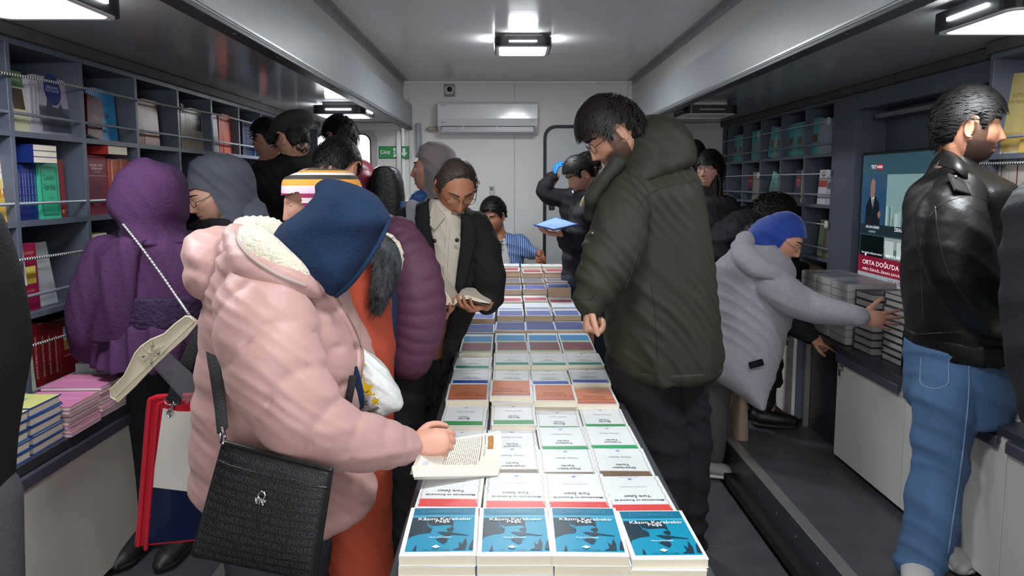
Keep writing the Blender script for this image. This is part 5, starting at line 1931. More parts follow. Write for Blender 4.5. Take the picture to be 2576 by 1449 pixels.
P.wear('trousers', [tube([at(650, 1180, 1.77), Vector((at(660, 1250, 1.77).x, 1.77, .5)), Vector((at(660, 1250, 1.77).x, 1.77, .09))], [.13, .10, .085], 24, 30),
                    tube([at(750, 1180, 1.90), Vector((at(735, 1250, 1.90).x, 1.90, .5)), Vector((at(730, 1250, 1.90).x, 1.90, .09))], [.13, .105, .085], 24, 30)], m_char, .009, 2, FOLD, 3)
bx_ = P.base.x
for yy, dx in ((1.77, -.03), (1.92, .05)):
    shoe(P, 'shoe', (bx_ + .17 + dx, yy - .02, 0), (bx_ - .05 + dx, yy, 0), mat('dark_shoe', '1c1c20', .5), mat('white_sole', 'c9c9c6', .6))

# ---- the person in the orange coat and striped headscarf ------------------------------------------------
m_or = mat('orange_coat', 'b84e37', .7, spec=.3, bump=.3, bscale=10, var=.06, vscale=4)
stripe_mat('striped_scarf', [(0, '8a2450'), (.13, 'ddd3d6'), (.26, '9a2c5a'), (.37, 'd9c2d9'), (.56, 'e0963a'), (.72, '3a3634'), (.83, 'e0d8cc'), (.89, 'e0963a'), (.95, '4a443c')], 2, 1.0, 0, .8, .0)
b2 = at(800, 470, 2.3)
P = Person('person in a long orange coat and a striped headscarf behind the pink jacket', (at(880, 900, 2.28).x, 2.28, 0), 'c99a86', 'fair')
P.head(792, 508, 2.24, (-.97, -.05, -.28), s=1.0, ears=False, neck=at(850, 620, 2.28))
P.limb([at(850, 620, 2.28), at(875, 900, 2.28), at(885, 1200, 2.28)], [.08, .11, .12])
P.limb([at(885, 1200, 2.28), Vector((P.base.x, 2.28, .06))], [.07, .05])
P.body(.005)
P.eyes(lid=.6, gaze=(0, .9, -.4))
sc_ = P.wear('headscarf', [loft(rows([(424, 785, 850, 2.24, .10), (434, 745, 880, 2.24, .18), (450, 722, 898, 2.24, .22), (475, 716, 908, 2.24, .25), (510, 714, 912, 2.25, .26), (560, 735, 915, 2.26, .27), (620, 750, 935, 2.27, .30)], 2.25, .26, 2.3), 40, 40)],
             _M['striped_scarf'], .0065, 2, [(.005, 9, (.9, .1, .5), 2, 1.5)], 8, cut=lambda p: min((P.M.inverted() @ p).y - .040, .050 - (P.M.inverted() @ p).z))
z_lo, z_hi = at(720, 522, 2.2).z, at(800, 424, 2.2).z
for nd in _M['striped_scarf'].node_tree.nodes:
    if nd.type == 'MATH' and nd.operation == 'MULTIPLY_ADD':
        nd.inputs[1].default_value = 1 / (z_hi - z_lo)
        nd.inputs[2].default_value = -z_lo / (z_hi - z_lo) + 0.0
P.wear('coat', [loft(rows([(575, 810, 930), (610, 780, 960), (650, 768, 972), (750, 762, 982), (870, 765, 990), (960, 775, 986), (1100, 785, 985), (1300, 785, 982), (1450, 780, 985)], 2.28, .42, 2.4) + [(P.base.x, 2.28, .10, .13, .2, 2.4)], 44, 60)], m_or, .009, 2,
       [(.009, 6, (.98, .1, .12), 2.4, 2.0), (.004, 16, (.8, .1, .5), 2.6, 2.5)], 5)
m_fur = mat('grey_black_fur', '3a3c40', .9, var=.9, vscale=40, bump=.6, bscale=160, stretch=(1, 1, .4))
fr = G()
FP = spline([list(at(928, 602, 2.12)) + [.030], list(at(962, 622, 2.10)) + [.050], list(at(975, 670, 2.10)) + [.056], list(at(962, 725, 2.10)) + [.044], list(at(948, 775, 2.12)) + [.028]], 24)
fr.add(tube(FP[:, :3], FP[:, 3] * .8, 14), m_fur)
rf = random.Random(5)
for _ in range(1500):
    k = rf.randrange(len(FP) - 1)
    p = Vector(FP[k, :3]) + (Vector(FP[k + 1, :3]) - Vector(FP[k, :3])) * rf.random()
    dd = Vector((rf.gauss(0, 1), rf.gauss(0, 1), rf.gauss(0, 1))).normalized()
    rr = FP[k, 3]
    q = p + dd * rr * .72
    tip = q + dd * rr * .55 + Vector((rf.gauss(0, .004), 0, -.014))
    s_ = dd.cross(Vector((.3, .2, 1))).normalized() * .0016
    fr.add(([q - s_, q + s_, tip], [(0, 1, 2)]), m_fur)
P.part('fur_trim', fr, smooth=False)['label'] = 'grey black fur trim of the hood'
P.wear('fleece_collar', [tube([at(942, 592, 2.16), at(976, 608, 2.15), at(996, 640, 2.15), at(1000, 680, 2.16)], [.018, .026, .024, .014], 14, 24)], m_fleece, .006, 1, [(.004, 60, (1, .5, .3), 1.5, 3)], 6, label='cream fleece hood lining')
P.wear('inner_lining', [loft(rows([(700, 960, 992), (780, 965, 1000), (900, 968, 992), (990, 970, 985)], 2.34, .12), 20, 20)], mat('navy_lining', '20304e', .5), .009, 1)

# ---- the man in the maroon quilted jacket ---------------------------------------------------------------
m_mar = mat('maroon_quilted_nylon', '563148', .6, bump=.3, bscale=30, spec=.35)
P = Person('dark haired man in a maroon quilted jacket seen from behind', (at(940, 900, 2.62).x, 2.62, 0), 'c08a70', 'olive')
P.head(846, 428, 2.56, (.35, .74, -.58), s=.98, neck=at(880, 545, 2.60), lip='955a50')
P.limb([at(880, 545, 2.60), at(940, 700, 2.62), at(945, 900, 2.62)], [.08, .12, .12])
for dx in (-.09, .09):
    P.limb([at(945, 900, 2.62), Vector((P.base.x + dx, 2.62, .5)), Vector((P.base.x + dx, 2.62, .06))], [.06, .045, .04])
P.body(.005)
P.hair(m_hair_black, line=(.05, .045, .03, .0, -.01, -.05, -.088), top=.018, side=.007, back=.010, locks=1980, llen=.035, lw=0.0019, comb=(-.2, .5, -.6), wave=0.07, lift=0.0009, seed=2)
P.wear('jacket', [loft(rows([(525, 850, 930), (545, 815, 985), (580, 800, 1015), (640, 800, 1045), (700, 800, 1068), (750, 805, 1080), (800, 810, 1086), (850, 820, 1088), (890, 830, 1074), (930, 840, 1045), (962, 850, 1008)], 2.62, .42, 2.3), 48, 80, puffz(.047, .045, .3)),
                  tube([at(1000, 600, 2.52), at(1040, 690, 2.47), at(1052, 800, 2.46), at(1030, 900, 2.46)], [.085, .10, .10, .085], 30, 60, mod=puff(10, .06, .3))], m_mar, .006, 1, [(.004, 20, (.3, .2, 1), 2, 2)], 9)
P.wear('trousers', [tube([at(985, 900, 2.55), Vector((P.base.x + .10, 2.58, .45)), Vector((P.base.x + .10, 2.58, .08))], [.13, .10, .09], 24, 30),
                    tube([at(905, 900, 2.66), Vector((P.base.x - .10, 2.66, .45)), Vector((P.base.x - .10, 2.66, .08))], [.13, .10, .09], 24, 30)], m_black_cot, .010, 2, FOLD, 3)
for dx in (-.1, .1):
    shoe(P, 'shoe', (P.base.x + dx + .06, 2.78, 0), (P.base.x + dx, 2.54, 0), mat('dark_shoe'), mat('black_sole', '101012', .6))

# ---- the woman in purple --------------------------------------------------------------------------------
m_pur = mat('purple_crepe', '482c4e', .88, bump=.35, bscale=90, var=.08, vscale=7, spec=.2)
m_pur2 = mat('purple_smocking', '2c163a', .8, bump=1.0, bscale=60)
P = Person('woman in a purple headscarf and purple dress with her back turned', (at(385, 900, 2.50).x, 2.50, ZF), 'c99a86', 'fair')
P.head(385, 490, 2.48, (.35, .92, -.25), s=.98, ears=False, neck=at(390, 600, 2.50))
P.limb([at(390, 600, 2.50), at(390, 780, 2.52), at(395, 880, 2.56)], [.09, .11, .08])
P.limb([at(395, 950, 2.58), Vector((P.base.x, 2.66, .25))], [.07, .05])
P.body(.006)
hj = [loft(rows([(403, 362, 402, 2.48, .10), (412, 330, 428, 2.48, .16), (430, 308, 452, 2.48, .23), (460, 295, 465, 2.48, .27), (495, 291, 467, 2.48, .28), (530, 298, 462, 2.48, .27), (562, 318, 452, 2.48, .25), (590, 312, 466, 2.49, .27), (608, 290, 500, 2.5, .30)], 2.48, .27, 2.2), 44, 50)]
P.wear('headscarf', hj, m_pur, .006, 2, [(.012, 8, (.55, .3, .8), 2.4, 1.8), (.006, 18, (.8, .2, .5), 2.4, 2.2)], 14)
P.wear('blouse', [loft(rows([(592, 318, 462), (606, 285, 500), (630, 258, 532), (690, 245, 548), (750, 245, 545), (800, 255, 540), (850, 258, 538), (905, 250, 535)], 2.52, .34, 2.4), 44, 50),
                  tube([at(268, 640, 2.48), at(238, 740, 2.44), at(222, 830, 2.44), at(215, 880, 2.45)], [.075, .082, .075, .05], 22, 26),
                  tube([at(520, 640, 2.54), at(540, 740, 2.54), at(548, 830, 2.54)], [.07, .08, .07], 22, 26)], m_pur, .008, 2, [(.013, 8.5, (1, .1, .18), 2.0, 1.4), (.006, 20, (1, .1, .3), 2.2, 2.0)], 17)
P.wear('scarf_tail', [loft(rows([(598, 300, 372, 2.36, .06), (650, 262, 352, 2.345, .06), (740, 250, 340, 2.34, .055), (800, 240, 335, 2.345, .05), (860, 228, 332, 2.36, .045)], 2.35, .06, 2.4), 30, 40)], m_pur, .0065, 1, [(.010, 13, (1, 0, .08), 2, .8)], 4)
P.wear('waistband', [loft(rows([(735, 322, 520, 2.48, .30), (790, 318, 522, 2.48, .30), (815, 322, 520, 2.48, .29)], 2.48, .3, 2.4), 40, 24)], m_pur2, .007, 1, [(.004, 60, (.2, .1, 1), 2, 1.5)], 5, label='dark smocked waistband')
P.wear('peplum', [loft(rows([(805, 312, 524, 2.48, .31), (850, 290, 532, 2.48, .34), (908, 272, 528, 2.48, .37)], 2.48, .33, 2.4), 44, 24)], m_pur, .007, 1, [(.012, 14, (1, .1, .05), 2, .8)], 6)
P.wear('skirt', [loft(rows([(890, 305, 515, 2.52), (1000, 300, 512, 2.60), (1150, 305, 510, 2.64), (1300, 322, 505, 2.65), (1385, 335, 500, 2.65)], 2.64, .30, 2.4), 40, 30)], m_black_cot, .010, 2, [(.012, 8, (1, .1, .05), 2, 1)], 7)
for dx in (-.07, .09):
    shoe(P, 'shoe', (P.base.x + dx - .02, 2.34, ZF), (P.base.x + dx, 2.56, ZF), mat('dark_shoe'), mat('black_sole'))

# ---- the woman in a grey headscarf with glasses ---------------------------------------------------------
m_gry = mat('slate_grey_scarf', '575b68', .8, bump=.3, bscale=120, var=.06, vscale=9, spec=.25)
m_wire = mat('dark_wire', '2c2a2a', .3, metal=.7)
P = Person('woman in a slate grey headscarf and round glasses bending to the shelf', (at(570, 900, 3.05).x, 3.05, ZF), 'd3a38e', 'rosy')
P.head(531, 492, 2.98, (-.86, -.34, -.42), s=1.0, ears=False, neck=at(575, 600, 3.04), lip='b06a62')
P.limb([at(575, 600, 3.04), at(590, 800, 3.05), at(590, 1000, 3.05)], [.08, .12, .12])
P.limb([at(590, 1000, 3.05), Vector((P.base.x, 3.05, .25))], [.10, .06])
P.body(.0042)
P.eyes(lid=.55, gaze=(0, .85, -.5))
P.brows(m_hair_brown)
P.glasses(m_wire)
cut = P.face_cut()
P.wear('headscarf', [P.cap_shell(.088, .112, .128), loft(rows([(388, 520, 580, 2.99, .12), (402, 492, 612, 3.0, .20), (430, 480, 632, 3.01, .25), (470, 490, 640, 3.03, .26), (520, 512, 642, 3.04, .25), (570, 530, 650, 3.05, .26)], 3.02, .25, 2.2), 40, 40),
                     tube([P.M @ Vector((0, -.03, -.06)), P.M @ Vector((0, -.0, -.13)), at(575, 570, 3.0)], [.085, .08, .10], 20, 14)], m_gry, .0055, 2, [(.007, 9, (.5, .4, .8), 2.2, 1.6), (.003, 22, (.6, .2, .7), 2.2, 2.2)], 31, cut=cut)
P.wear('scarf_tail', [tube([at(622, 480, 3.1), at(640, 530, 3.0), at(655, 580, 2.98), at(660, 640, 3.0)], [.03, .055, .06, .05], 18, 24, flat=.5)], m_gry, .007, 1, [(.006, 16, (1, 0, .1), 2, 1)], 3)
P.wear('coat', [loft(rows([(545, 530, 620), (565, 512, 645), (600, 500, 665), (700, 490, 672), (900, 495, 680), (1100, 500, 685)], 3.06, .34, 2.4) + [(P.base.x, 3.06, .5, .19, .17, 2.4), (P.base.x, 3.06, .22, .18, .17, 2.4)], 40, 40)], mat('black_grey_cloth', '232429', .85, bump=.3, bscale=90), .010, 2, FOLD, 8)

# ---- the man in the flat cap ----------------------------------------------------------------------------
m_cap = mat('grey_tweed', '2e2b2b', .9, bump=.6, bscale=200, var=.25, vscale=90)
P = Person('man in a grey flat cap and black coat facing the left shelves', (at(735, 900, 3.75).x, 3.75, ZF), 'b88a72', 'tan')
P.head(737, 352, 3.72, (-.62, .74, -.22), s=1.04, neck=at(738, 420, 3.75), nr=.06)
P.limb([at(738, 420, 3.75), at(735, 600, 3.75), at(735, 800, 3.75)], [.09, .13, .13])
P.limb([at(735, 800, 3.75), Vector((P.base.x, 3.75, .25))], [.12, .07])
P.body(.0055)
P.hair(m_hair_brown, line=(.05, .045, .03, -.005, -.02, -.06, -.092), top=.008, side=.006, back=.010, locks=600, llen=.03, lw=0.0027, comb=(0, -.3, -1), lift=0.0012, seed=8)
P.wear('flat_cap', [xf(ellipsoid((0, 0, 0), .102, .128, .060, 28, 18), P.M @ Matrix.Scale(1.04, 4) @ Matrix.Translation((0, -.012, .082)) @ Matrix.Rotation(-.16, 4, 'X')),
                    xf(ellipsoid((0, 0, 0), .084, .104, .045, 28, 14), P.M @ Matrix.Scale(1.04, 4) @ Matrix.Translation((0, -.008, .048)) @ Matrix.Rotation(-.12, 4, 'X')),
                    xf(ellipsoid((0, 0, 0), .062, .05, .010, 24, 10), P.M @ Matrix.Scale(1.04, 4) @ Matrix.Translation((0, .105, .040)) @ Matrix.Rotation(-.25, 4, 'X'))], m_cap, .006, 2, [(.003, 14, (1, .5, .2), 2, 2)], 3)
P.wear('coat', [loft(rows([(378, 712, 778, 3.76, .17), (392, 700, 792, 3.76, .19), (412, 668, 806), (440, 640, 818), (480, 622, 832), (540, 612, 846), (620, 608, 858), (760, 612, 858), (950, 618, 856)], 3.75, .36, 2.4) + [(P.base.x, 3.75, .45, .22, .18, 2.4)], 40, 44)], m_black_wool, .010, 2, FOLD, 5)
P.wear('trousers', [tube([Vector((P.base.x + dx, 3.75, .6)), Vector((P.base.x + dx, 3.75, ZF + .04))], [.09, .08], 16, 10) for dx in (-.09, .09)], m_black_cot, .012, 1)
# narrow view of someone between the cap and the shelf
P = Person('person glimpsed left of the flat cap beside the red book', (at(672, 900, 4.3).x, 4.3, ZF), 'b88a72', 'tan')
P.head(672, 352, 4.25, (-.75, .6, -.2), s=.95, neck=at(675, 420, 4.3))
P.limb([at(675, 420, 4.3), at(675, 700, 4.3), Vector((P.base.x, 4.3, .25))], [.08, .12, .07])
P.body(.007)
P.hair(m_hair_black, top=.02, locks=600, llen=.05, lw=.0030)
P.wear('coat', [loft(rows([(405, 655, 695), (430, 630, 720), (500, 615, 735), (700, 615, 735)], 4.3, .3, 2.4) + [(P.base.x, 4.3, .25, .17, .14, 2.4)], 30, 30)], m_black_cot, .012, 2)

# ---- the person in the red quilted jacket with a black backpack ------------------------------------------
m_red = mat('red_quilted_nylon', '7c1c2e', .42, bump=.3, bscale=40)
P = Person('dark haired person in a red quilted jacket near the window', (at(875, 900, 4.25).x, 4.25, ZF), 'b88a72', 'tan')
P.head(857, 350, 4.2, (-.62, .70, -.25), s=1.05, neck=at(870, 425, 4.24))
P.limb([at(870, 425, 4.24), at(880, 700, 4.25), Vector((P.base.x, 4.25, .25))], [.08, .12, .07])
P.body(.006)
P.hair(m_hair_black, line=(.045, .04, .03, .0, -.02, -.07, -.10), top=.024, side=.012, back=.018, locks=1320, llen=.05, lw=0.0025, comb=(.1, .4, -.7), wave=0.14, lift=0.0024, seed=12)
P.wear('jacket', [loft(rows([(398, 850, 905), (412, 822, 930), (450, 808, 952), (500, 800, 965), (545, 795, 972), (650, 800, 972), (800, 805, 965)], 4.25, .34, 2.4) + [(P.base.x, 4.25, .75, .2, .17, 2.4)], 40, 60, puffz(.055, .03))], m_red, .009, 1)
P.wear('trousers', [tube([Vector((P.base.x + dx, 4.25, .85)), Vector((P.base.x + dx, 4.25, ZF + .03))], [.10, .08], 16, 10) for dx in (-.09, .09)], m_black_cot, .012, 1)
bp = fuse([loft(rows([(418, 955, 985), (428, 940, 1002), (460, 935, 1014), (500, 935, 1018), (560, 940, 1016), (620, 945, 1008)], 4.10, .17, 3), 30, 30)], .008, 2)
folds(bp, [(.006, 14, (.3, .2, 1), 2, 2)], 3)
c_ = at(975, 520, 4.10)
r = tag(empty('backpack', c_), 'black backpack worn by the person in the red jacket', 'backpack')
finish(bp, 'bag_body', mat('black_nylon', '17181c', .45, bump=.3, bscale=60), r, c_)
G().add(tube([at(940, 440, 4.06), at(925, 480, 4.12), at(928, 560, 4.14)], .016, 10, 16, flat=.4)).build('strap', r, mat('black_nylon'), True, inv=Matrix.Translation(-c_))
G().add(bbox(-.010, .010, -.008, .0, -.02, .02, .002), mat('blue_tab', '2f6fc0', .5)).build('blue_tab', r, loc=at(1012, 515, 4.0) - c_)

# ---- the woman in a mauve headscarf, in profile ----------------------------------------------------------
m_mau = mat('mauve_scarf', '81767a', .8, bump=.3, bscale=140, spec=.25, var=.05, vscale=9)
P = Person('woman in a mauve grey headscarf looking left in profile', (at(1095, 900, 3.62).x, 3.62, 0), 'b98a74', 'tan2')
P.head(1086, 428, 3.60, (-.98, .16, .02), s=1.0, ears=False, neck=at(1105, 520, 3.62), lip='a05a58')
P.limb([at(1105, 520, 3.62), at(1100, 750, 3.62), Vector((P.base.x, 3.62, .06))], [.08, .12, .07])
P.body(.0045)
P.eyes(lid=.3)
P.brows(m_hair_brown, thick=.004)
P.wear('headscarf', [P.cap_shell(.088, .110, .130), loft(rows([(358, 1078, 1108, 3.6, .09), (368, 1056, 1130, 3.6, .17), (390, 1050, 1146, 3.61, .23), (430, 1058, 1154, 3.61, .25), (470, 1066, 1156, 3.62, .24), (510, 1062, 1160, 3.62, .26), (545, 1045, 1170, 3.62, .28)], 3.61, .25, 2.2), 40, 40),
                     tube([P.M @ Vector((0, -.02, -.09)), P.M @ Vector((0, .0, -.16)), at(1080, 540, 3.55)], [.078, .08, .09], 20, 14)], m_mau, .0055, 2, [(.006, 10, (.3, .3, .9), 2.2, 1.6), (.003, 24, (.6, .2, .7), 2.2, 2.2)], 33, cut=P.face_cut())
P.wear('jacket', [loft(rows([(500, 1070, 1140), (525, 1040, 1165), (560, 1030, 1175), (700, 1030, 1180), (900, 1035, 1175)], 3.63, .32, 2.4) + [(P.base.x, 3.63, .3, .17, .15, 2.4)], 40, 40)], mat('black_nylon'), .010, 2, FOLD, 2)
P.wear('blue_sleeve', [tube([at(1058, 500, 3.55), at(1044, 530, 3.52), at(1040, 600, 3.52)], [.05, .06, .06], 18, 18)], mat('blue_nylon', '2a548c', .5, bump=.3, bscale=30), .008, 1, [(.006, 20, (.2, .2, 1), 2, 2)], 3, label='bright blue sleeve')

# ---- the dark coat at the left edge ----------------------------------------------------------------------
P = Person('person in a long black coat cut off by the left edge', (at(-110, 900, 1.50).x, 1.50, 0.18), 'b88a72', 'tan')
P.head(-215, 330, 1.48, (.2, .95, -.2), neck=at(-195, 480, 1.50))
P.limb([at(-190, 490, 1.50), at(-180, 800, 1.50), Vector((at(-170, 900, 1.5).x, 1.50, .25))], [.07, .09, .05])
P.body(.007)
P.hair(m_hair_black, top=.02, locks=600, llen=.05, lw=.0030)
P.wear('coat', [loft(rows([(470, -330, -170), (484, -340, -125), (500, -345, -72), (530, -350, -40), (560, -350, -22), (680, -350, 18), (800, -350, 44), (900, -350, 52), (1000, -350, 38), (1100, -345, 22), (1200, -340, 8), (1290, -335, -6)], 1.48, .24, 2.3), 40, 50)], m_black_wool, .009, 2, [(.012, 6, (1, .1, .15), 2, 1.5)], 5)
P.wear('trousers', [tube([at(-40, 1250, 1.50), Vector((at(-45, 1350, 1.50).x, 1.50, .23))], [.075, .06], 18, 12), tube([at(-170, 1250, 1.50), Vector((at(-170, 1350, 1.50).x, 1.50, .23))], [.075, .06], 18, 12)], mat('grey_wool', '4a4a4e', .85, bump=.3, bscale=120), .009, 1)
# ================================================================== PEOPLE (middle and right)
# ---- the old man reading ---------------------------------------------------------------------------------
m_gh = mat('greying_hair', '40352f', .55, bump=.15, bscale=90, stretch=(3, 3, .6))
m_grey_hair = mat('grey_hair', '8f867e', .7)
m_coat = mat('black_melton', '1f1f21', .85, bump=.3, bscale=120, spec=.25)
m_shirt = mat('cream_shirt', 'cfc3b4', .75, bump=.25, bscale=16, var=.04)
m_gold = mat('gold_wire', '8a7248', .3, metal=.8)
D0 = 3.02
P = Person('balding old man with glasses in a black coat reading an open book', (at(1130, 900, D0).x, D0 + .05, 0), 'b67a5e', 'ruddy')
P.head(1146, 472, D0 - .02, (.20, -.72, -.66), s=1.10, nose=.95, neck=at(1108, 590, D0 + .03), lip='8e4e44', nr=.058)
P.limb([at(1108, 590, D0 + .03), at(1115, 750, D0 + .05), at(1080, 880, D0 + .06)], [.07, .10, .08])
for dx in (-.09, .08):
    P.limb([at(1060 + dx * 220, 930, D0 + .04), Vector((P.base.x - .15 + dx * .7, D0 + .04, .5)), Vector((P.base.x - .15 + dx * .7, D0 + .04, .06))], [.05, .045, .04])
P.limb([at(1020, 600, D0), at(1026, 725, D0 - .06), at(1062, 792, D0 - .20)], [.045, .04, .03])
P.limb([at(1205, 610, D0), at(1232, 730, D0 - .06), at(1222, 765, D0 - .20)], [.045, .04, .03])
P.hand(at(1068, 792, D0 - .22), (.80, -.25, .02), (.05, -.45, .85), -1, .95, curl=(.55, .6, .3), thumb=.2)
P.hand(at(1226, 764, D0 - .20), (-.55, -.55, -.10), (-.35, -.25, .85), 1, .95, curl=(.5, .6, .35), thumb=.3)
P.body(.004)
P.eyes(lid=.75, gaze=(0, .8, -.5))
P.brows(m_gh, thick=.004)
P.hair(m_gh, line=(.084, .078, .055, .015, -.01, -.05, -.08), top=.008, side=.007, back=.010, bald=.35, locks=1540, llen=.05, lw=0.0017, comb=(.5, -.6, -.1), wave=0.06, lift=0.0006, seed=4)
MS = P.M @ Matrix.Scale(1.10, 4)
mg = G()
rm_ = random.Random(2)
for _ in range(150):
    x = rm_.uniform(-.024, .024)
    y = RYH * math.sqrt(1 - (x / RXH) ** 2 - (.05 / RZH) ** 2) + .013
    p0 = Vector((x, y, -.044 - abs(x) * .14 + rm_.uniform(-.003, .003)))
    p1 = p0 + Vector((x * .18, .001, -.008))
    mg.add(xf(tube([p0, (p0 + p1) / 2 + Vector((0, .002, 0)), p1], [.0009, .0009, .0004], 4, cap=False), MS))
P.part('moustache', mg, m_grey_hair)['label'] = 'short grey moustache'
P.glasses(m_gold, rw=.026, rh=.017, zc=.012)
cordpts = [P.M @ Vector((-.079, -.02, -.004)), at(1108, 545, D0 - .05), at(1098, 585, D0 + .02), at(1085, 560, D0 + .1)]
P.part('eyeglass_cord', G().add(tube(cordpts, .0016, 6, 24)).add(tube([P.M @ Vector((.079, -.02, -.004)), at(1188, 540, D0), at(1186, 575, D0 + .02), at(1170, 545, D0 + .1)], .0016, 6, 24)), m_wire)
ct = rows([(505, 1070, 1150, D0 + .05, .20), (522, 1035, 1180, D0 + .05, .24), (545, 1010, 1206), (580, 1000, 1218), (640, 1010, 1222), (720, 1030, 1215), (800, 1040, 1190), (900, 1030, 1142), (1000, 1018, 1114)], D0 + .06, .30, 2.4)


def open_front(p):
    q = cam_uv(p)
    l = np.interp(q[1], [480, 560, 650, 800, 1010], [1076, 1082, 1092, 1095, 1085])
    r_ = np.interp(q[1], [480, 560, 650, 720, 800, 1010], [1164, 1160, 1157, 1150, 1128, 1098])
    return min((q[0] - l) / 550, (r_ - q[0]) / 550, D0 + .02 - p.y)


def cam_uv(p):
    x, y, z = p[0], p[1], p[2] - EYE
    zc = y * math.cos(TH) - z * math.sin(TH)
    yc = y * math.sin(TH) + z * math.cos(TH)
    return VPX + F_PX * x / zc, 724.5 - SH - F_PX * yc / zc


P.wear('coat', [loft(ct, 48, 50), tube([at(1026, 560, D0 + .03), at(1018, 640, D0 - .03), at(1028, 735, D0 - .08), at(1056, 788, D0 - .17)], [.075, .078, .070, .052], 24, 30, mod=puff(5, .03)),
                tube([at(1196, 570, D0 + .03), at(1222, 650, D0), at(1232, 725, D0 - .06), at(1228, 760, D0 - .16)], [.075, .078, .070, .055], 24, 30, mod=puff(5, .03))], m_coat, .0075, 2, FOLD, 41, cut=open_front)
sh_ = P.wear('shirt', [loft(rows([(500, 1085, 1145, D0 + .03, .14), (530, 1070, 1165, D0 + .04, .20), (600, 1060, 1185, D0 + .05, .26), (700, 1060, 1180, D0 + .05, .27), (790, 1062, 1165, D0 + .05, .27)], D0 + .05, .25, 2.3), 40, 40)], m_shirt, .007, 2, [(.008, 10, (1, .1, .35), 2, 1.6), (.004, 22, (.8, .1, .6), 2, 2)], 43)
P.skinmap(sh_)
P.seam('shirt_placket', [(1127, 560), (1122, 640), (1118, 720), (1112, 785)], .010, m_shirt, -.001, 24, .3)
bt = G()
for v in (580, 617, 666, 712, 755):
    bt.add(ellipsoid(P.on(1124 - (v - 580) * .05, v, .003), .0045, .003, .0045, 10, 6), mat('pearl_button', 'e0d9cc', .3))
P.part('button', bt)['kind'] = 'stuff'
for a, b, c, d in (((1088, 505), (1074, 560), (1092, 580), (1120, 545)),):
    q = [at(*a, D0 - .05), at(*b, D0 - .085), at(*c, D0 - .105), at(*d, D0 - .10)]
    w_ = fuse([(np.vstack([np.array(q), np.array(q) + np.array((0, .02, 0))]), [(0, 1, 2, 3), (7, 6, 5, 4), (0, 4, 5, 1), (1, 5, 6, 2), (2, 6, 7, 3), (3, 7, 4, 0)])], .004, 1)
    finish(w_, 'shirt_collar', m_shirt, P.root, P.base)
for sx, path in ((-1, [(1068, 520), (1062, 560), (1080, 640), (1090, 740), (1090, 850)]), (1, [(1172, 550), (1180, 590), (1165, 680), (1150, 760), (1125, 860)])):
    P.part('lapel', G().add(tube([at(u, v, D0 - .09) for u, v in path], [.02, .032, .026, .018, .012], 12, 30, up=(0, 1, 0), flat=.35)), m_coat)
G_ = G()
for u, v in ((1093, 606), (1150, 604)):
    G_.add(ellipsoid(at(u, v, D0 - .125), .009, .004, .009, 14, 8))
P.part('coat_button', G_, mat('black_button', '0c0c0e', .25))['kind'] = 'stuff'
P.wear('trousers', [tube([at(1045, 940, D0), Vector((P.base.x - .215, D0 + .02, .45)), Vector((P.base.x - .215, D0 + .02, .07))], [.11, .09, .08], 22, 26),
                    tube([at(1086, 940, D0 + .06), Vector((P.base.x - .09, D0 + .06, .45)), Vector((P.base.x - .09, D0 + .06, .07))], [.11, .09, .08], 22, 26)], m_black_cot, .010, 2, FOLD, 4)
for dx in (-.215, -.09):
    shoe(P, 'shoe', (P.base.x + dx, D0 - .14, 0), (P.base.x + dx, D0 + .10, 0), mat('dark_shoe'), mat('black_sole'))
s_ = tag(empty('shoulder_bag', at(1032, 560, D0 - .06)), 'grey canvas strap of a bag over the old man\'s shoulder', 'bag')
sp_ = [at(1046, 508, D0 + .1), at(1034, 516, D0 - .03), at(1034, 545, D0 - .09), at(1036, 600, D0 - .10), at(1024, 660, D0 - .02), at(1010, 720, D0 + .12)]
o = G().add(tube(sp_, .024, 12, 40, up=(0, 1, 0), flat=.2)).build('strap', s_, mat('grey_canvas', '7c7e82', .85, bump=.4, bscale=180), True, inv=Matrix.Translation(-s_.location))
bg = fuse([bbox(-.05, .05, -.13, .13, -.30, 0, .02)], .008, 2)
o = finish(bg, 'bag_body', mat('grey_canvas'), s_, (0, 0, 0))
o.location = at(1000, 740, D0 + .22) - s_.location

# ---- the seated man ---------------------------------------------------------------------------------------
stripe_mat('blue_stripes', [(0, '3f5f9a'), (.72, 'a9bcd8')], 0, 55, 0, .75, .02, True)
m_tee = mat('white_tee', 'c4c4c8', .8, bump=.2, bscale=20)
DS = 5.95
P = Person('young man in a blue striped shirt seated behind the desk', (at(1262, 600, DS).x, DS, 0.45), 'a87358', 'brown')
P.head(1243, 545, DS - .12, (-.42, -.84, -.34), s=1.12, neck=at(1258, 600, DS - .03), lip='8a5048', beard='5a4034', bstr=.25)
P.limb([at(1258, 600, DS - .03), at(1262, 700, DS), Vector((at(1262, 700, DS).x, DS, .55))], [.08, .12, .13])
P.limb([at(1310, 605, DS), at(1335, 640, DS - .1), at(1360, 636, DS - .32)], [.045, .04, .03])
P.hand(at(1358, 636, DS - .32), (.25, -.6, -.35), (-.8, -.2, -.3), -1, 1.0, curl=(1.2, 1.3, .8), thumb=.5)
P.limb([at(1220, 605, DS), at(1205, 680, DS - .1), at(1240, 690, DS - .3)], [.045, .04, .03])
for dx in (-.1, .1):
    P.limb([Vector((P.base.x + dx, DS, .52)), Vector((P.base.x + dx * 1.3, DS - .42, .5)), Vector((P.base.x + dx * 1.3, DS - .42, .06))], [.08, .07, .05])
P.body(.005)
P.eyes(lid=.6, gaze=(-.2, .85, -.4))
P.brows(m_hair_black, thick=.005)
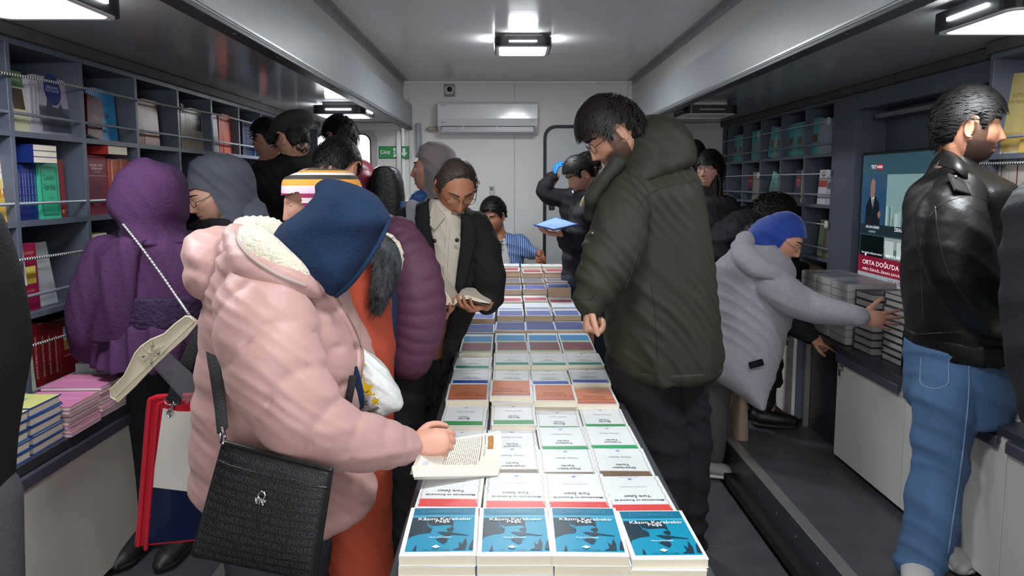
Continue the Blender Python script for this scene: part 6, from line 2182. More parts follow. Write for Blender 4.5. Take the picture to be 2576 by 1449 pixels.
P.hair(m_hair_black, line=(.070, .062, .04, .02, .0, -.04, -.07), top=.032, side=.009, back=.012, locks=1100, llen=.05, lw=0.0032, comb=(.2, .6, .4), wave=0.42, lift=0.0060, seed=6)
P.wear('shirt', [loft(rows([(588, 1235, 1285, DS, .16), (600, 1220, 1305), (620, 1212, 1322), (660, 1214, 1318), (720, 1218, 1312)], DS, .26, 2.4), 40, 34),
                 tube([at(1306, 606, DS), at(1330, 632, DS - .1), at(1348, 636, DS - .26)], [.070, .062, .045], 20, 20, mod=puff(5, .04)),
                 tube([at(1220, 608, DS), at(1206, 680, DS - .1), at(1236, 690, DS - .26)], [.070, .062, .045], 20, 20)], _M['blue_stripes'], .0075, 1, [(.007, 13, (.4, .2, .9), 2, 2)], 5,
       cut=lambda p: min(DS - .04 - p.y, (cam_uv(p)[0] - np.interp(cam_uv(p)[1], [585, 610, 700], [1236, 1226, 1232])) / 290, (np.interp(cam_uv(p)[1], [585, 610, 700], [1268, 1274, 1292]) - cam_uv(p)[0]) / 290))
P.wear('tee_shirt', [loft(rows([(592, 1240, 1282, DS - .01, .15), (606, 1224, 1298, DS - .01, .2), (650, 1220, 1300, DS - .01, .235), (720, 1222, 1300, DS - .01, .235)], DS, .22, 2.4), 36, 30)], m_tee, .007, 2, [(.006, 13, (.8, .1, .6), 2, 2)], 7)
pr_ = G()
rq = random.Random(9)
for k in range(40):
    u, v = rq.uniform(1226, 1266), rq.uniform(608, 630)
    a = at(u, v, DS - .1385 - .0002 * k)
    L_ = rq.uniform(.01, .03)
    d_ = Vector((.8, 0, .55)).normalized() * L_
    s2 = Vector((.55, 0, -.8)).normalized() * .004
    pr_.add(([a - d_ - s2, a + d_ - s2, a + d_ + s2, a - d_ + s2], [(0, 1, 2, 3)]), mat(['tee_print_a', 'tee_print_b'][k % 2], ['3c4046', '8f949a'][k % 2], .8))
P.part('shirt_print', pr_, smooth=False)['kind'] = 'stuff'
P.wear('trousers', [tube([Vector((P.base.x + dx, DS, .53)), Vector((P.base.x + dx * 1.3, DS - .42, .50)), Vector((P.base.x + dx * 1.3, DS - .42, .10))], [.11, .09, .07], 18, 22) for dx in (-.1, .1)], m_black_cot, .012, 1)
for dx in (-.13, .13):
    shoe(P, 'shoe', (P.base.x + dx, DS - .56, 0), (P.base.x + dx, DS - .36, 0), mat('dark_shoe'), mat('black_sole'))
ch = tag(empty('stool', (P.base.x, DS + .02, 0)), 'dark stool under the seated man behind the desk', 'stool')
G().add(bbox(-.2, .2, -.18, .16, .38, .42, .008), m_black).build('seat', ch)
for x in (-.17, .17):
    for y in (-.15, .13):
        G().add(box(x - .012, x + .012, y - .012, y + .012, 0, .38), m_black).build('leg', ch)
tag(G().add(bbox(at(1229, 645, 5.5).x - .04, at(1229, 645, 5.5).x + .03, 5.52, 5.62, .845, 1.0, .002), mat('cardboard', '9a7a58', .8)).build('carton'), 'small brown cardboard carton standing on the desk', 'carton')

# ---- the man with raised gloved hand ------------------------------------------------------------------------
m_glove = mat('blue_nitrile', '2a86c8', .4, bump=.3, bscale=60)
DG = 5.3
P = Person('person in a black sweater raising a blue gloved hand to the head', (at(1478, 700, DG).x, DG, 0), 'a87358', 'brown')
P.head(1476, 432, DG, (.6, .7, -.2), s=1.08, neck=at(1470, 500, DG))
P.limb([at(1470, 500, DG), at(1470, 680, DG), at(1470, 760, DG), Vector((P.base.x, DG, .06))], [.08, .12, .12, .07])
P.limb([at(1420, 500, DG), at(1372, 488, DG - .05), at(1398, 445, DG - .05)], [.045, .04, .03])
P.limb([at(1480, 520, DG), at(1470, 620, DG - .1), at(1448, 672, DG - .2)], [.045, .04, .03])
P.body(.006)
P.hair(m_hair_brown, top=.02, locks=600, llen=.05, lw=.0030)
P.wear('sweater', [loft(rows([(470, 1440, 1500, DG, .16), (484, 1410, 1515), (510, 1404, 1520), (560, 1412, 1518), (620, 1414, 1515), (700, 1414, 1515)], DG, .26, 2.4), 36, 34),
                   tube([at(1425, 498, DG), at(1385, 494, DG - .03), at(1368, 478, DG - .05), at(1380, 457, DG - .05), at(1391, 444, DG - .05)], [.075, .07, .062, .055, .045], 20, 24, mod=puff(5, .03)),
                   tube([at(1480, 520, DG), at(1470, 620, DG - .1), at(1450, 664, DG - .18)], [.06, .055, .045], 18, 18)], m_black_cot, .0085, 1, [(.006, 14, (.5, .2, .8), 2, 2)], 5)
P.wear('glove', hand_shapes(at(1390, 448, DG - .05), (.30, 0, .95), (.85, .3, -.35), 1, 1.05, curl=(.7, .8, .5), thumb=.4), m_glove, .004, 1)
P.wear('glove', hand_shapes(at(1448, 672, DG - .2), (-.2, -.4, -.8), (.2, .8, -.3), 1, 1.05, curl=(.5, .6, .4), thumb=.4), m_glove, .004, 1)
P.wear('trousers', [tube([Vector((P.base.x + dx, DG, .9)), Vector((P.base.x + dx, DG, .05))], [.10, .08], 16, 10) for dx in (-.09, .09)], mat('navy_denim', '1c2230', .8), .012, 1)
P.part('lanyard', G().add(tube([at(1440, 480, DG - .14), at(1452, 510, DG - .16), at(1456, 545, DG - .16)], .006, 8, 14, up=(0, 1, 0), flat=.3)), mat('white_lanyard', 'c4ccd6', .6))

# ---- the man reading a blue folder ---------------------------------------------------------------------------
DF = 4.62
m_nj = mat('black_padded_jacket', '1b1c21', .8, spec=.25, bump=.3, bscale=40)
P = Person('man in a black jacket with tan collar reading a blue folder', (at(1475, 700, DF).x, DF, 0), 'b98468', 'light2')
P.head(1461, 442, DF, (-.80, -.30, -.50), s=.98, neck=at(1480, 505, DF + .02), beard='4a3a34', bstr=.35, lip='9a6058')
P.limb([at(1480, 505, DF + .02), at(1485, 660, DF + .02), Vector((P.base.x, DF, .06))], [.08, .12, .07])
P.limb([at(1465, 540, DF - .08), at(1455, 615, DF - .12), at(1412, 590, DF - .22)], [.045, .04, .03])
P.hand(at(1414, 592, DF - .22), (-.85, -.1, .12), (-.1, .1, .95), 1, .95, curl=(.25, .35, .2), thumb=.3)
P.body(.005)
P.eyes(lid=.6, gaze=(0, .85, -.5))
P.brows(m_hair_black, thick=.0055)
P.hair(m_hair_black, line=(.058, .05, .04, .0, -.01, -.05, -.08), top=.024, side=.007, back=.010, locks=1540, llen=.045, lw=0.0024, comb=(.3, .8, .3), wave=0.21, lift=0.0036, seed=16)
P.wear('jacket', [loft(rows([(480, 1450, 1512, DF + .02, .2), (500, 1438, 1528), (540, 1432, 1540), (600, 1420, 1545), (660, 1414, 1545), (700, 1414, 1545)], DF + .05, .3, 2.4), 40, 50, puffz(.11, .03)),
                  tube([at(1470, 530, DF - .08), at(1452, 590, DF - .12), at(1440, 618, DF - .15), at(1414, 597, DF - .21)], [.07, .072, .066, .045], 22, 28, mod=puff(6, .05))], m_nj, .008, 1, FOLD, 5)
P.wear('collar', [tube([at(1494, 486, DF - .14), at(1474, 500, DF - .16), at(1462, 520, DF - .17)], [.022, .024, .014], 14, 18, up=(0, 1, 0), flat=.4)], mat('tan_collar', '9a8a6c', .7), .005, 1, label='tan corduroy collar')
P.wear('trousers', [tube([Vector((P.base.x + dx, DF, .9)), Vector((P.base.x + dx, DF, .05))], [.10, .08], 16, 10) for dx in (-.08, .09)], mat('navy_denim'), .012, 1)
fo = tag(empty('folder', at(1398, 566, DF - .30)), 'blue glossy folder with a cream sheet held by the reading man', 'folder')
fp = [at(1342, 568, DF - .34), at(1392, 580, DF - .46), at(1456, 566, DF - .24), at(1398, 548, DF - .10)]
b_ = [p - fo.location for p in fp]
up_ = Vector((0, 0, .006))
G().add(([*b_, *[p + up_ for p in b_]], [(3, 2, 1, 0), (4, 5, 6, 7), (0, 1, 5, 4), (1, 2, 6, 5), (2, 3, 7, 6), (3, 0, 4, 7)]), mat('blue_gloss', '2f4f9a', .15, coat=.5)).build('cover', fo)
c_ = sum(b_, Vector()) / 4
G().add(([c_ + (p - c_) * .62 - up_ * .6 + Vector((.02, -.03, -.004)) for p in b_], [(3, 2, 1, 0)]), mat('cream_sheet', 'b89a6a', .6)).build('sheet', fo)
G().add(([c_ + (p - c_) * .9 + up_ * 1.1 for p in b_], [(0, 1, 2, 3)]), mat('pale_blue_print', '8fb0d8', .2, coat=.4)).build('front_print', fo)

# ---- the big man in the green parka ----------------------------------------------------------------------------
m_park = mat('olive_parka', '2b2c22', .68, spec=.3, bump=.5, bscale=12, var=.06, vscale=5, stretch=(1, 1, .6))
DP = 2.68
P = Person('tall man with glasses in a dark olive hooded parka looking down', (at(1655, 900, DP).x, DP, 0), 'b98a72', 'light3')
P.head(1543, 340, DP - .06, (-.78, -.20, -.60), s=1.06, neck=at(1610, 440, DP), beard='1c1614', bstr=.85, lip='8a5a50', nr=.06)
P.limb([at(1610, 440, DP), at(1650, 700, DP), at(1650, 920, DP)], [.09, .14, .13])
for dx in (-.09, .09):
    P.limb([at(1650, 920, DP), Vector((at(1695, 1150, DP).x + dx * .5, DP + .04, .5)), Vector((at(1695, 1150, DP).x + dx * .5, DP + .04, .06))], [.07, .045, .04])
P.limb([at(1560, 520, DP - .15), at(1525, 680, DP - .22), at(1484, 758, DP - .30)], [.05, .045, .032])
P.hand(at(1484, 758, DP - .30), (-.12, -.1, -.95), (.85, -.1, -.2), 1, 1.0, curl=(1.25, 1.4, .8), thumb=.6)
P.body(.0042)
P.eyes(lid=.7, gaze=(0, .8, -.5))
P.brows(m_hair_black, thick=.0055)
P.glasses(mat('dark_red_frame', '3a1c22', .3), rw=.025, rh=.019)
P.hair(m_hair_brown, line=(.058, .05, .034, .0, -.022, -.065, -.095), top=.028, side=.014, back=.022, locks=2420, llen=.055, lw=0.0025, comb=(.1, .55, -.55), wave=0.32, lift=0.0048, seed=26)
pk = loft(rows([(425, 1565, 1740, DP, .26), (445, 1530, 1752, DP, .32), (480, 1512, 1762), (540, 1508, 1776), (620, 1512, 1788), (700, 1518, 1798), (780, 1522, 1806), (850, 1520, 1814), (890, 1526, 1816), (925, 1545, 1800), (938, 1580, 1760)], DP, .40, 2.4), 56, 70)
sl = tube([at(1578, 478, DP - .12), at(1560, 560, DP - .20), at(1535, 650, DP - .26), at(1505, 720, DP - .29), at(1484, 756, DP - .30)], [.095, .108, .106, .082, .062], 34, 56, mod=puff(4, .015, .9))
pk_ = P.wear('parka', [pk, sl], m_park, .0075, 2, [(.014, 4.5, (.93, .2, .30), 2.6, 1.8), (.009, 11, (.8, .2, .6), 2.6, 2.4), (.004, 27, (.7, .2, .7), 2.6, 2.6)], 53)
P.wear('hem_band', [loft(rows([(908, 1534, 1812, DP, .405), (925, 1544, 1806, DP, .40), (940, 1562, 1790, DP, .38)], DP, .40, 2.4), 50, 12)], m_park, .007, 1, [(.004, 24, (1, .2, .1), 2, 1)], 4)
hd = [loft(rows([(294, 1625, 1680, DP + .02, .12), (306, 1590, 1708, DP + .02, .22), (330, 1566, 1730, DP + .02, .30), (360, 1556, 1744, DP + .02, .34), (390, 1545, 1747, DP + .02, .36), (415, 1530, 1738, DP + .01, .37), (438, 1520, 1700, DP, .36), (458, 1515, 1640, DP - .02, .34)], DP, .32, 2.2), 44, 44),
      tube([at(1560, 400, DP - .17), at(1520, 450, DP - .20), at(1490, 500, DP - .18)], [.022, .030, .026], 16, 20)]
P.wear('hood', hd, m_park, .007, 2, [(.012, 7, (.7, .2, .75), 2.2, 1.8), (.005, 18, (.5, .3, .8), 2.4, 2.2)], 57)
P.wear('collar', [tube([at(1530, 440, DP - .17), at(1500, 480, DP - .16), at(1488, 540, DP - .12)], [.028, .034, .03], 16, 20)], mat('black_lining', '191a18', .8), .007, 1)
P.wear('trousers', [tube([at(1610, 900, DP - .02), Vector((at(1690, 1150, DP - .02).x - .05, DP - .02, .5)), Vector((at(1690, 1150, DP - .02).x - .04, DP - .02, .07))], [.14, .115, .10], 26, 30),
                    tube([at(1690, 900, DP + .10), Vector((at(1700, 1150, DP + .1).x + .03, DP + .10, .5)), Vector((at(1700, 1150, DP + .1).x + .03, DP + .10, .07))], [.14, .115, .10], 26, 30)], m_black_cot, .010, 2, FOLD, 6)
for dx, yy in ((.05, DP - .02), (.12, DP + .10)):
    shoe(P, 'shoe', (P.base.x + dx - .14, yy - .02, 0), (P.base.x + dx + .10, yy, 0), mat('dark_shoe'), mat('black_sole'))
P.skinmap(pk_)
m_pseam = mat('parka_seam', '23241b', .7)
P.part('snap_button', G().add(ellipsoid(P.on(1492, 588, .003), .006, .006, .006, 12, 8)), m_screw)
for path in ([(1580, 430), (1602, 490), (1610, 560), (1600, 640), (1575, 720), (1530, 790)], [(1610, 510), (1660, 474), (1752, 455)], [(1640, 720), (1650, 800), (1655, 905)], [(1498, 735), (1485, 752), (1452, 752)]):
    P.seam('seam', path, .0030, m_pseam, .0, 40)

# ---- the girl with a fringe --------------------------------------------------------------------------------------
DB = 4.5
P = Person('woman with a black fringe and round glasses beside the parka', (at(1800, 700, DB).x, DB, ZF), 'b08470', 'tan3')
P.head(1786, 428, DB, (-.45, -.88, -.05), s=1.0, neck=at(1800, 500, DB + .02))
P.limb([at(1800, 500, DB + .02), at(1805, 700, DB), Vector((P.base.x, DB, .25))], [.07, .11, .06])
P.body(.0055)
P.eyes(lid=.35)
P.glasses(m_wire)
P.hair(m_hair_black, line=(.028, .03, .0, -.06, -.10, -.10, -.10), top=.018, side=.012, back=.02, locks=600, llen=.06, lw=0.0032, comb=(0, .3, -1), wave=0.07, lift=0.0018, seed=31, ear=False)
lg = G()
rg_ = random.Random(3)
for k in range(110):
    a = rg_.uniform(.15, 1.15) * PI
    p0 = P.M @ Vector((.088 * math.sin(a + .4), .03 - .09 * abs(math.cos(a * .5)), .03))
    q = [p0, p0 + Vector((rg_.uniform(-.01, .03), rg_.uniform(-.02, .02), -.14)), p0 + Vector((rg_.uniform(.0, .06), rg_.uniform(-.02, .02), -.30)), p0 + Vector((rg_.uniform(.0, .08), rg_.uniform(-.02, .02), -.40))]
    lg.add(tube(q, [.010, .012, .010, .003], 5, 8, cap=False))
P.part('long_hair', lg, m_hair_black)
P.wear('jumper', [loft(rows([(490, 1775, 1830, DB, .16), (505, 1755, 1850), (560, 1750, 1862), (700, 1752, 1860)], DB + .02, .26, 2.4) + [(P.base.x, DB, .25, .15, .13, 2.4)], 36, 36)], m_black_cot, .010, 2, FOLD, 3)
P = Person('person whose dark hair shows behind the shoulder of the parka', (at(1745, 700, 4.9).x, 4.9, ZF), 'b08470', 'tan3')
P.head(1742, 402, 4.9, (.3, .9, -.1), s=1.0, neck=at(1745, 480, 4.9))
P.limb([at(1745, 480, 4.9), at(1745, 700, 4.9), Vector((P.base.x, 4.9, .25))], [.07, .11, .06])
P.body(.007)
P.hair(m_hair_black, line=(.05, .045, .02, -.03, -.06, -.09, -.1), top=.02, side=.014, back=.018, locks=600, lw=.0030)
P.wear('coat', [loft(rows([(470, 1725, 1768), (490, 1700, 1792), (600, 1695, 1800)], 4.9, .26, 2.4) + [(P.base.x, 4.9, .25, .15, .13, 2.4)], 30, 30)], m_black_cot, .012, 1)

# ---- two bent figures in black at the right shelves ----------------------------------------------------------------
DK = 4.4
P = Person('person in black bending down, curly hair above the blue headscarf', (at(1850, 900, DK).x, DK, ZF), 'b08470', 'tan3')
P.head(1938, 552, DK, (.75, .2, -.62), s=1.05, neck=at(1880, 560, DK + .02))
P.limb([at(1885, 575, DK + .02), at(1840, 640, DK + .05), at(1815, 800, DK + .05), Vector((P.base.x - .05, DK + .05, .25))], [.08, .12, .12, .07])
P.limb([at(1950, 660, DK - .02), at(1990, 690, DK - .05), at(2030, 672, DK + .02)], [.045, .04, .03])
P.hand(at(2030, 672, DK + .02), (.95, .15, -.05), (.1, .2, -.95), 1, 1.05, curl=(.15, .2, .15), thumb=.2)
P.body(.006)
P.hair(m_hair_black, line=(.05, .045, .02, -.02, -.04, -.07, -.09), top=.04, side=.03, back=.035, locks=924, llen=.06, lw=0.0032, comb=(.2, .2, .1), wave=1.12, lift=0.0108, seed=44)
P.wear('jacket', [tube([at(1935, 600, DK + .02), at(1880, 590, DK + .04), at(1830, 640, DK + .06), at(1815, 760, DK + .06), at(1815, 880, DK + .06)], [.10, .19, .20, .17, .16], 30, 36, up=(0, 1, 0)),
                  tube([at(1860, 590, DK - .12), at(1920, 650, DK - .12), at(1980, 680, DK - .06), at(2018, 674, DK)], [.09, .08, .065, .045], 20, 28, mod=puff(5, .03))], m_black_cot, .010, 2, FOLD, 15)
P.wear('trousers', [tube([Vector((P.base.x - .06 + dx, DK + .06, .65)), Vector((P.base.x - .05 + dx, DK + .06, ZF + .03))], [.12, .08], 18, 12) for dx in (-.08, .08)], m_black_cot, .012, 1)

DH = 3.86
P = Person('person in black with laced boots pointing at the counter', (at(1930, 1100, DH).x - .05, DH, ZF), 'b98468', 'light2')
P.head(1905, 610, DH + .02, (.8, -.1, -.55), s=1.0, neck=at(1880, 690, DH))
P.limb([at(1880, 690, DH), at(1890, 850, DH), at(1905, 950, DH)], [.08, .12, .11])
P.limb([at(1920, 950, DH), Vector((at(1922, 1050, DH).x, DH, .45)), Vector((at(1922, 1050, DH).x, DH - .02, ZF + .06))], [.09, .06, .05])
P.limb([at(1880, 930, DH + .12), Vector((at(1872, 1050, DH + .14).x, DH + .14, ZF + .06))], [.04, .035])
P.limb([at(1945, 740, DH - .12), at(1985, 800, DH - .20), at(2038, 848, DH - .28)], [.045, .04, .028])
P.hand(at(2036, 847, DH - .28), (.85, -.25, -.28), (-.1, .55, -.75), -1, .92, curl=(.9, 1.2, .7), thumb=.5, per=(.12, 1.1, 1.15, 1.2))
P.body(.0045)
P.hair(m_hair_black, top=.02, locks=600, llen=.06, lw=.0030)
P.wear('coat', [loft(rows([(655, 1860, 1930), (690, 1840, 1960), (760, 1845, 1965), (860, 1850, 1962), (960, 1852, 1958)], DH + .02, .32, 2.4), 36, 36),
                tube([at(1935, 720, DH - .10), at(1975, 790, DH - .18), at(2010, 822, DH - .24), at(2036, 844, DH - .27)], [.085, .078, .066, .048], 22, 28, mod=puff(5, .04))], m_black_cot, .009, 2, FOLD, 16)
xb_ = at(1922, 1050, DH - .02).x
P.wear('trousers', [tube([at(1922, 930, DH), Vector((xb_, DH - .01, .55)), Vector((xb_, DH - .02, ZF + .14))], [.10, .072, .060], 20, 24), tube([at(1870, 930, DH + .12), Vector((at(1872, 1050, DH + .14).x, DH + .14, ZF + .14))], [.10, .065], 20, 16)], m_black_cot, .009, 2, FOLD, 7)
m_boot = mat('black_boot_leather', '121214', .5)
for x, y in ((xb_, DH - .02), (at(1872, 1050, DH + .14).x, DH + .14)):
    up_ = fuse([tube([Vector((x - .01, y, ZF + .20)), Vector((x - .01, y, ZF + .10))], [.060, .056], 20, 10), tube([Vector((x - .03, y, ZF + .06)), Vector((x + .07, y - .03, ZF + .055)), Vector((x + .145, y - .05, ZF + .045))], [.052, .050, .036], 18, 16, flat=.85)], .006, 2)
    bo = finish(up_, 'boot', m_boot, P.root, P.base)
    so = fuse([tube([Vector((x - .04, y, ZF + .02)), Vector((x + .06, y - .03, ZF + .02)), Vector((x + .15, y - .052, ZF + .02))], [.054, .055, .042], 16, 14, flat=.38)], .006, 1)
    finish(so, 'sole', mat('black_sole'), bo, P.base)
    lc = G()
    for k in range(6):
        z = ZF + .09 + .02 * k
        xx = x + .055 - .006 * max(0, k - 1)
        lc.add(tube([Vector((xx, y - .042, z)), Vector((xx + .012, y - .012, z + .008)), Vector((xx, y + .02, z))], .0025, 6, 8))
    V = np.array(lc.V) - np.array(P.base)
    link('laces', new_mesh('laces', V, lc.F, [mat('grey_lace', '3c3c40', .7)], None, True), bo)

# ---- the woman in a grey hoodie and bright blue headscarf -------------------------------------------------------------
m_hoodie = mat('grey_marl_sweat', '93919a', .88, bump=.3, bscale=150, var=.07, vscale=60, sheen=.2)
m_blue = mat('cobalt_scarf', '083590', .75, bump=.3, bscale=120, sheen=.3, var=.06, vscale=8)
m_gtr = mat('dark_grey_trousers', '4a4648', .8, bump=.15, bscale=90)
DY = 3.50
P = Person('woman in a grey hoodie and cobalt blue headscarf reaching for books', (at(1800, 1200, 3.62).x, 3.62, 0), 'c9937c', 'warm2')
P.head(1968, 600, DY, (.80, -.18, -.56), ears=False, s=1.04, neck=at(1925, 655, DY + .04), lip='a5605a', nose=1.1)
P.limb([at(1925, 655, DY + .04), at(1890, 760, DY + .06), at(1835, 900, DY + .08)], [.08, .12, .12])
P.limb([at(1815, 930, DY + .08), Vector((at(1795, 1100, 3.6).x, 3.6, .5)), Vector((at(1785, 1190, 3.6).x, 3.6, .07))], [.10, .06, .05])
P.limb([at(1825, 930, DY + .2), Vector((at(1803, 1100, 3.78).x, 3.78, .07))], [.06, .045])
P.limb([at(1945, 740, DY - .10), at(2050, 775, DY - .30), at(2150, 797, DY - .52)], [.045, .04, .028])
P.hand(at(2160, 796, DY - .54), (.95, -.22, -.10), (.22, .95, .05), 1, .95, curl=(.12, .18, .12), thumb=.05, spread=.16)
P.body(.004)
P.eyes(lid=.6, gaze=(0, .85, -.5))
P.brows(m_hair_brown)
P.glasses(m_gold)
P.wear('headscarf', [P.cap_shell(.088, .112, .128, (0, -.014, .008)), tube([P.M @ Vector((0, -.03, .02)), P.M @ Vector((0, -.07, -.05)), at(1920, 640, DY + .03)], [.10, .095, .10], 22, 16),
                     tube([P.M @ Vector((0, .0, -.09)), P.M @ Vector((0, -.03, -.14)), at(1945, 690, DY + .02)], [.075, .08, .08], 20, 14)], m_blue, .0055, 2, [(.006, 11, (.6, .2, .75), 2.2, 1.6), (.003, 26, (.7, .2, .6), 2.2, 2.2)], 61, cut=P.face_cut())
hb = loft(rows([(612, 1870, 1950, DY + .03, .22), (640, 1830, 1975, DY + .04, .30), (670, 1800, 1990), (720, 1795, 1996), (780, 1792, 1990), (840, 1780, 1972), (890, 1762, 1960), (925, 1757, 1948), (955, 1795, 1935), (985, 1845, 1918), (1006, 1872, 1902)], DY + .06, .36, 2.3), 50, 60)
P.wear('hoodie', [hb, tube([at(1940, 710, DY - .10), at(1995, 752, DY - .18), at(2050, 775, DY - .30), at(2110, 788, DY - .42), at(2160, 796, DY - .54)], [.090, .088, .072, .058, .046], 26, 44, mod=puff(7, .03, .6))], m_hoodie, .0075, 2, [(.011, 7, (.8, .2, .55), 2.2, 1.7), (.005, 18, (.7, .2, .7), 2.2, 2.2)], 63)
P.wear('hood', [tube([at(1876, 598, DY + .02), at(1868, 630, DY - .06), at(1896, 664, DY - .14), at(1950, 686, DY - .15), at(1985, 706, DY - .08)], [.045, .06, .062, .045, .02], 20, 34, flat=.8)], m_hoodie, .007, 2, [(.006, 12, (.8, .2, .5), 2, 2)], 3)
P.wear('cuff', [tube([at(2140, 793, DY - .49), at(2166, 797, DY - .55)], [.040, .038], 20, 8)], m_hoodie, .006, 1)
P.part('pocket_edge', G().add(tube([at(1884, 926, DY - .125), at(1900, 922, DY - .13), at(1925, 912, DY - .125)], .004, 8, 16)), m_hoodie)
P.wear('trousers', [tube([at(1808, 930, DY + .08), Vector((at(1797, 1050, 3.6).x, 3.6, .62)), Vector((at(1784, 1190, 3.6).x, 3.61, .13))], [.115, .096, .088], 26, 34), tube([at(1825, 930, DY + .2), Vector((at(1805, 1100, 3.78).x, 3.78, .5)), Vector((at(1800, 1100, 3.78).x, 3.78, .09))], [.11, .09, .10], 22, 26)], m_gtr, .009, 2, [(.010, 6, (1, .1, .15), 2, 1.4)], 5)
tx, hx = at(1848, 1205, 3.6), at(1730, 1195, 3.6)
shoe(P, 'shoe', (tx.x - .005, 3.53, 0), (hx.x + .02, 3.57, 0), mat('grey_trainer', '8f8c8c', .6), mat('white_sole'), wid=.05)
shoe(P, 'shoe', (at(1840, 1180, 3.78).x, 3.75, 0), (at(1740, 1180, 3.78).x, 3.78, 0), mat('grey_trainer'), mat('white_sole'), wid=.05)
ph_c = at(1902, 914, DY - .135)
ph_ = tag(empty('phone', ph_c), 'black phone sticking out of the grey hoodie pocket', 'phone')
PM = Matrix.Rotation(-.30, 4, 'Y')
G().add(bbox(-.036, .036, -.006, .006, -.02, .014, .003), mat('black_glass', '0a0a0c', .12), PM).build('case', ph_)
bgc = at(1856, 1045, 3.70)
bb_ = tag(empty('tote_bag', bgc), 'beige bag hanging behind the grey hoodie', 'bag')
bm_ = fuse([loft(rows([(985, 1845, 1862), (1000, 1842, 1870), (1050, 1838, 1874), (1095, 1836, 1874), (1105, 1842, 1870)], 3.70, .2, 3), 24, 20)], .008, 1)
finish(bm_, 'bag_body', mat('beige_leather', '9a8270', .6), bb_, bgc)
G().add(tube([at(1850, 990, 3.66), at(1856, 900, 3.66), at(1864, 990, 3.74)], .008, 8, 20)).build('strap', bb_, mat('beige_leather'), True, inv=Matrix.Translation(-bgc))

# ---- the young man in the leather jacket ---------------------------------------------------------------------------
m_lea = mat('black_leather', '0f0d0d', .46, bump=.25, bscale=30, spec=.38, var=.1, vscale=12)
m_den = mat('blue_denim', '4a6a92', .8, bump=.3, bscale=200, var=.20, vscale=7, stretch=(1, 1, .35))
DL = 2.38
P = Person('smiling bearded young man in a black leather jacket and blue jeans', (at(2395, 1200, DL).x, DL, ZF), 'bb8468', 'warm3')
P.head(2430, 326, DL, (.965, .24, -.03), s=1.03, neck=at(2404, 425, DL + .03), beard='2a1e19', bstr=.95, lip='8f5a50', nr=.055, nose=1.1)
P.limb([at(2404, 425, DL + .03), at(2412, 650, DL + .02), at(2405, 830, DL + .03)], [.07, .11, .06])
for dx, dy in ((-.05, -.08), (.02, .12)):
    P.limb([at(2412, 900, DL + .02 + dy * .5), at(2372 + (70 if dy > 0 else 0), 1090, DL + dy * .8), at(2350 + (75 if dy > 0 else 0), 1250, DL + dy * .8), at(2322 + (80 if dy > 0 else 0), 1400, DL + dy * .8)], [.045, .034, .03, .03])
P.body(.0038)
P.eyes(lid=.35, gaze=(.1, .95, -.1))
P.brows(m_hair_black, thick=.006)
P.hair(m_hair_black, line=(.055, .045, .045, .015, -.008, -.05, -.085), top=.026, side=.007, back=.012, locks=2600, llen=.05, lw=0.0019, comb=(.1, .85, .1), wave=0.07, lift=0.0018, seed=56)
lj = loft(rows([(392, 2370, 2412, DL + .04, .15), (412, 2356, 2436, DL + .04, .18), (440, 2350, 2474, DL + .02, .26), (475, 2328, 2508), (530, 2310, 2522), (600, 2302, 2534), (680, 2300, 2544), (760, 2302, 2552), (820, 2308, 2560), (850, 2312, 2562), (885, 2316, 2560)], DL + .02, .42, 2.4), 56, 70)
ls = tube([at(2406, 492, DL - .15), at(2395, 565, DL - .22), at(2420, 670, DL - .25), at(2480, 770, DL - .22), at(2540, 830, DL - .14)], [.080, .104, .098, .082, .062], 32, 60, mod=puff(6, .03, .7))
lj_ = P.wear('jacket', [lj, ls], m_lea, .007, 2, [(.009, 6, (.75, .2, .6), 2.4, 1.8), (.005, 13, (.6, .2, .75), 2.6, 2.4)], 73)
def ribbon(up, lo, th=.004, n=26):
    A, B = spline([list(p) for p in up], n), spline([list(p) for p in lo], n)
    V, Fq = [], []
    for i in range(n):
        bul = (Vector(A[i]) + Vector(B[i])) / 2 + Vector((0, -.012, .006))
        V += [A[i], bul, B[i], Vector(A[i]) + Vector((0, th * 2, -th)), bul + Vector((0, th * 2, -th)), Vector(B[i]) + Vector((0, th * 2, -th))]
    for i in range(n - 1):
        q, r = 6 * i, 6 * i + 6
        Fq += [(q, q + 1, r + 1, r), (q + 1, q + 2, r + 2, r + 1), (q + 4, q + 3, r + 3, r + 4), (q + 5, q + 4, r + 4, r + 5), (q + 3, q, r, r + 3), (q + 2, q + 5, r + 5, r + 2)]
    Fq += [(0, 3, 4, 1), (1, 4, 5, 2), (6 * n - 6, 6 * n - 5, 6 * n - 2, 6 * n - 3), (6 * n - 5, 6 * n - 4, 6 * n - 1, 6 * n - 2)]
    return V, Fq


P.part('collar', G().add(ribbon([at(2366, 374, DL + .06), at(2376, 376, DL - .03), at(2406, 388, DL - .09), at(2440, 420, DL - .10), at(2474, 456, DL - .06)],
                                [at(2344, 408, DL + .03), at(2366, 414, DL - .10), at(2400, 424, DL - .19), at(2436, 452, DL - .21), at(2470, 484, DL - .17)])), m_lea)
P.part('collar', G().add(ribbon([at(2366, 374, DL + .06), at(2384, 374, DL + .13), at(2430, 395, DL + .15), at(2474, 440, DL + .06)],
                                [at(2344, 408, DL + .03), at(2380, 405, DL + .20), at(2450, 420, DL + .20), at(2490, 468, DL + .08)])), m_lea)
P.wear('waistband', [loft(rows([(838, 2308, 2562, DL + .02, .425), (868, 2310, 2562, DL + .02, .43), (890, 2314, 2560, DL + .02, .425)], DL + .02, .42, 2.4), 50, 14)], m_lea, .0065, 1, [(.003, 22, (1, .2, .1), 2, 1)], 3)
P.skinmap(lj_)
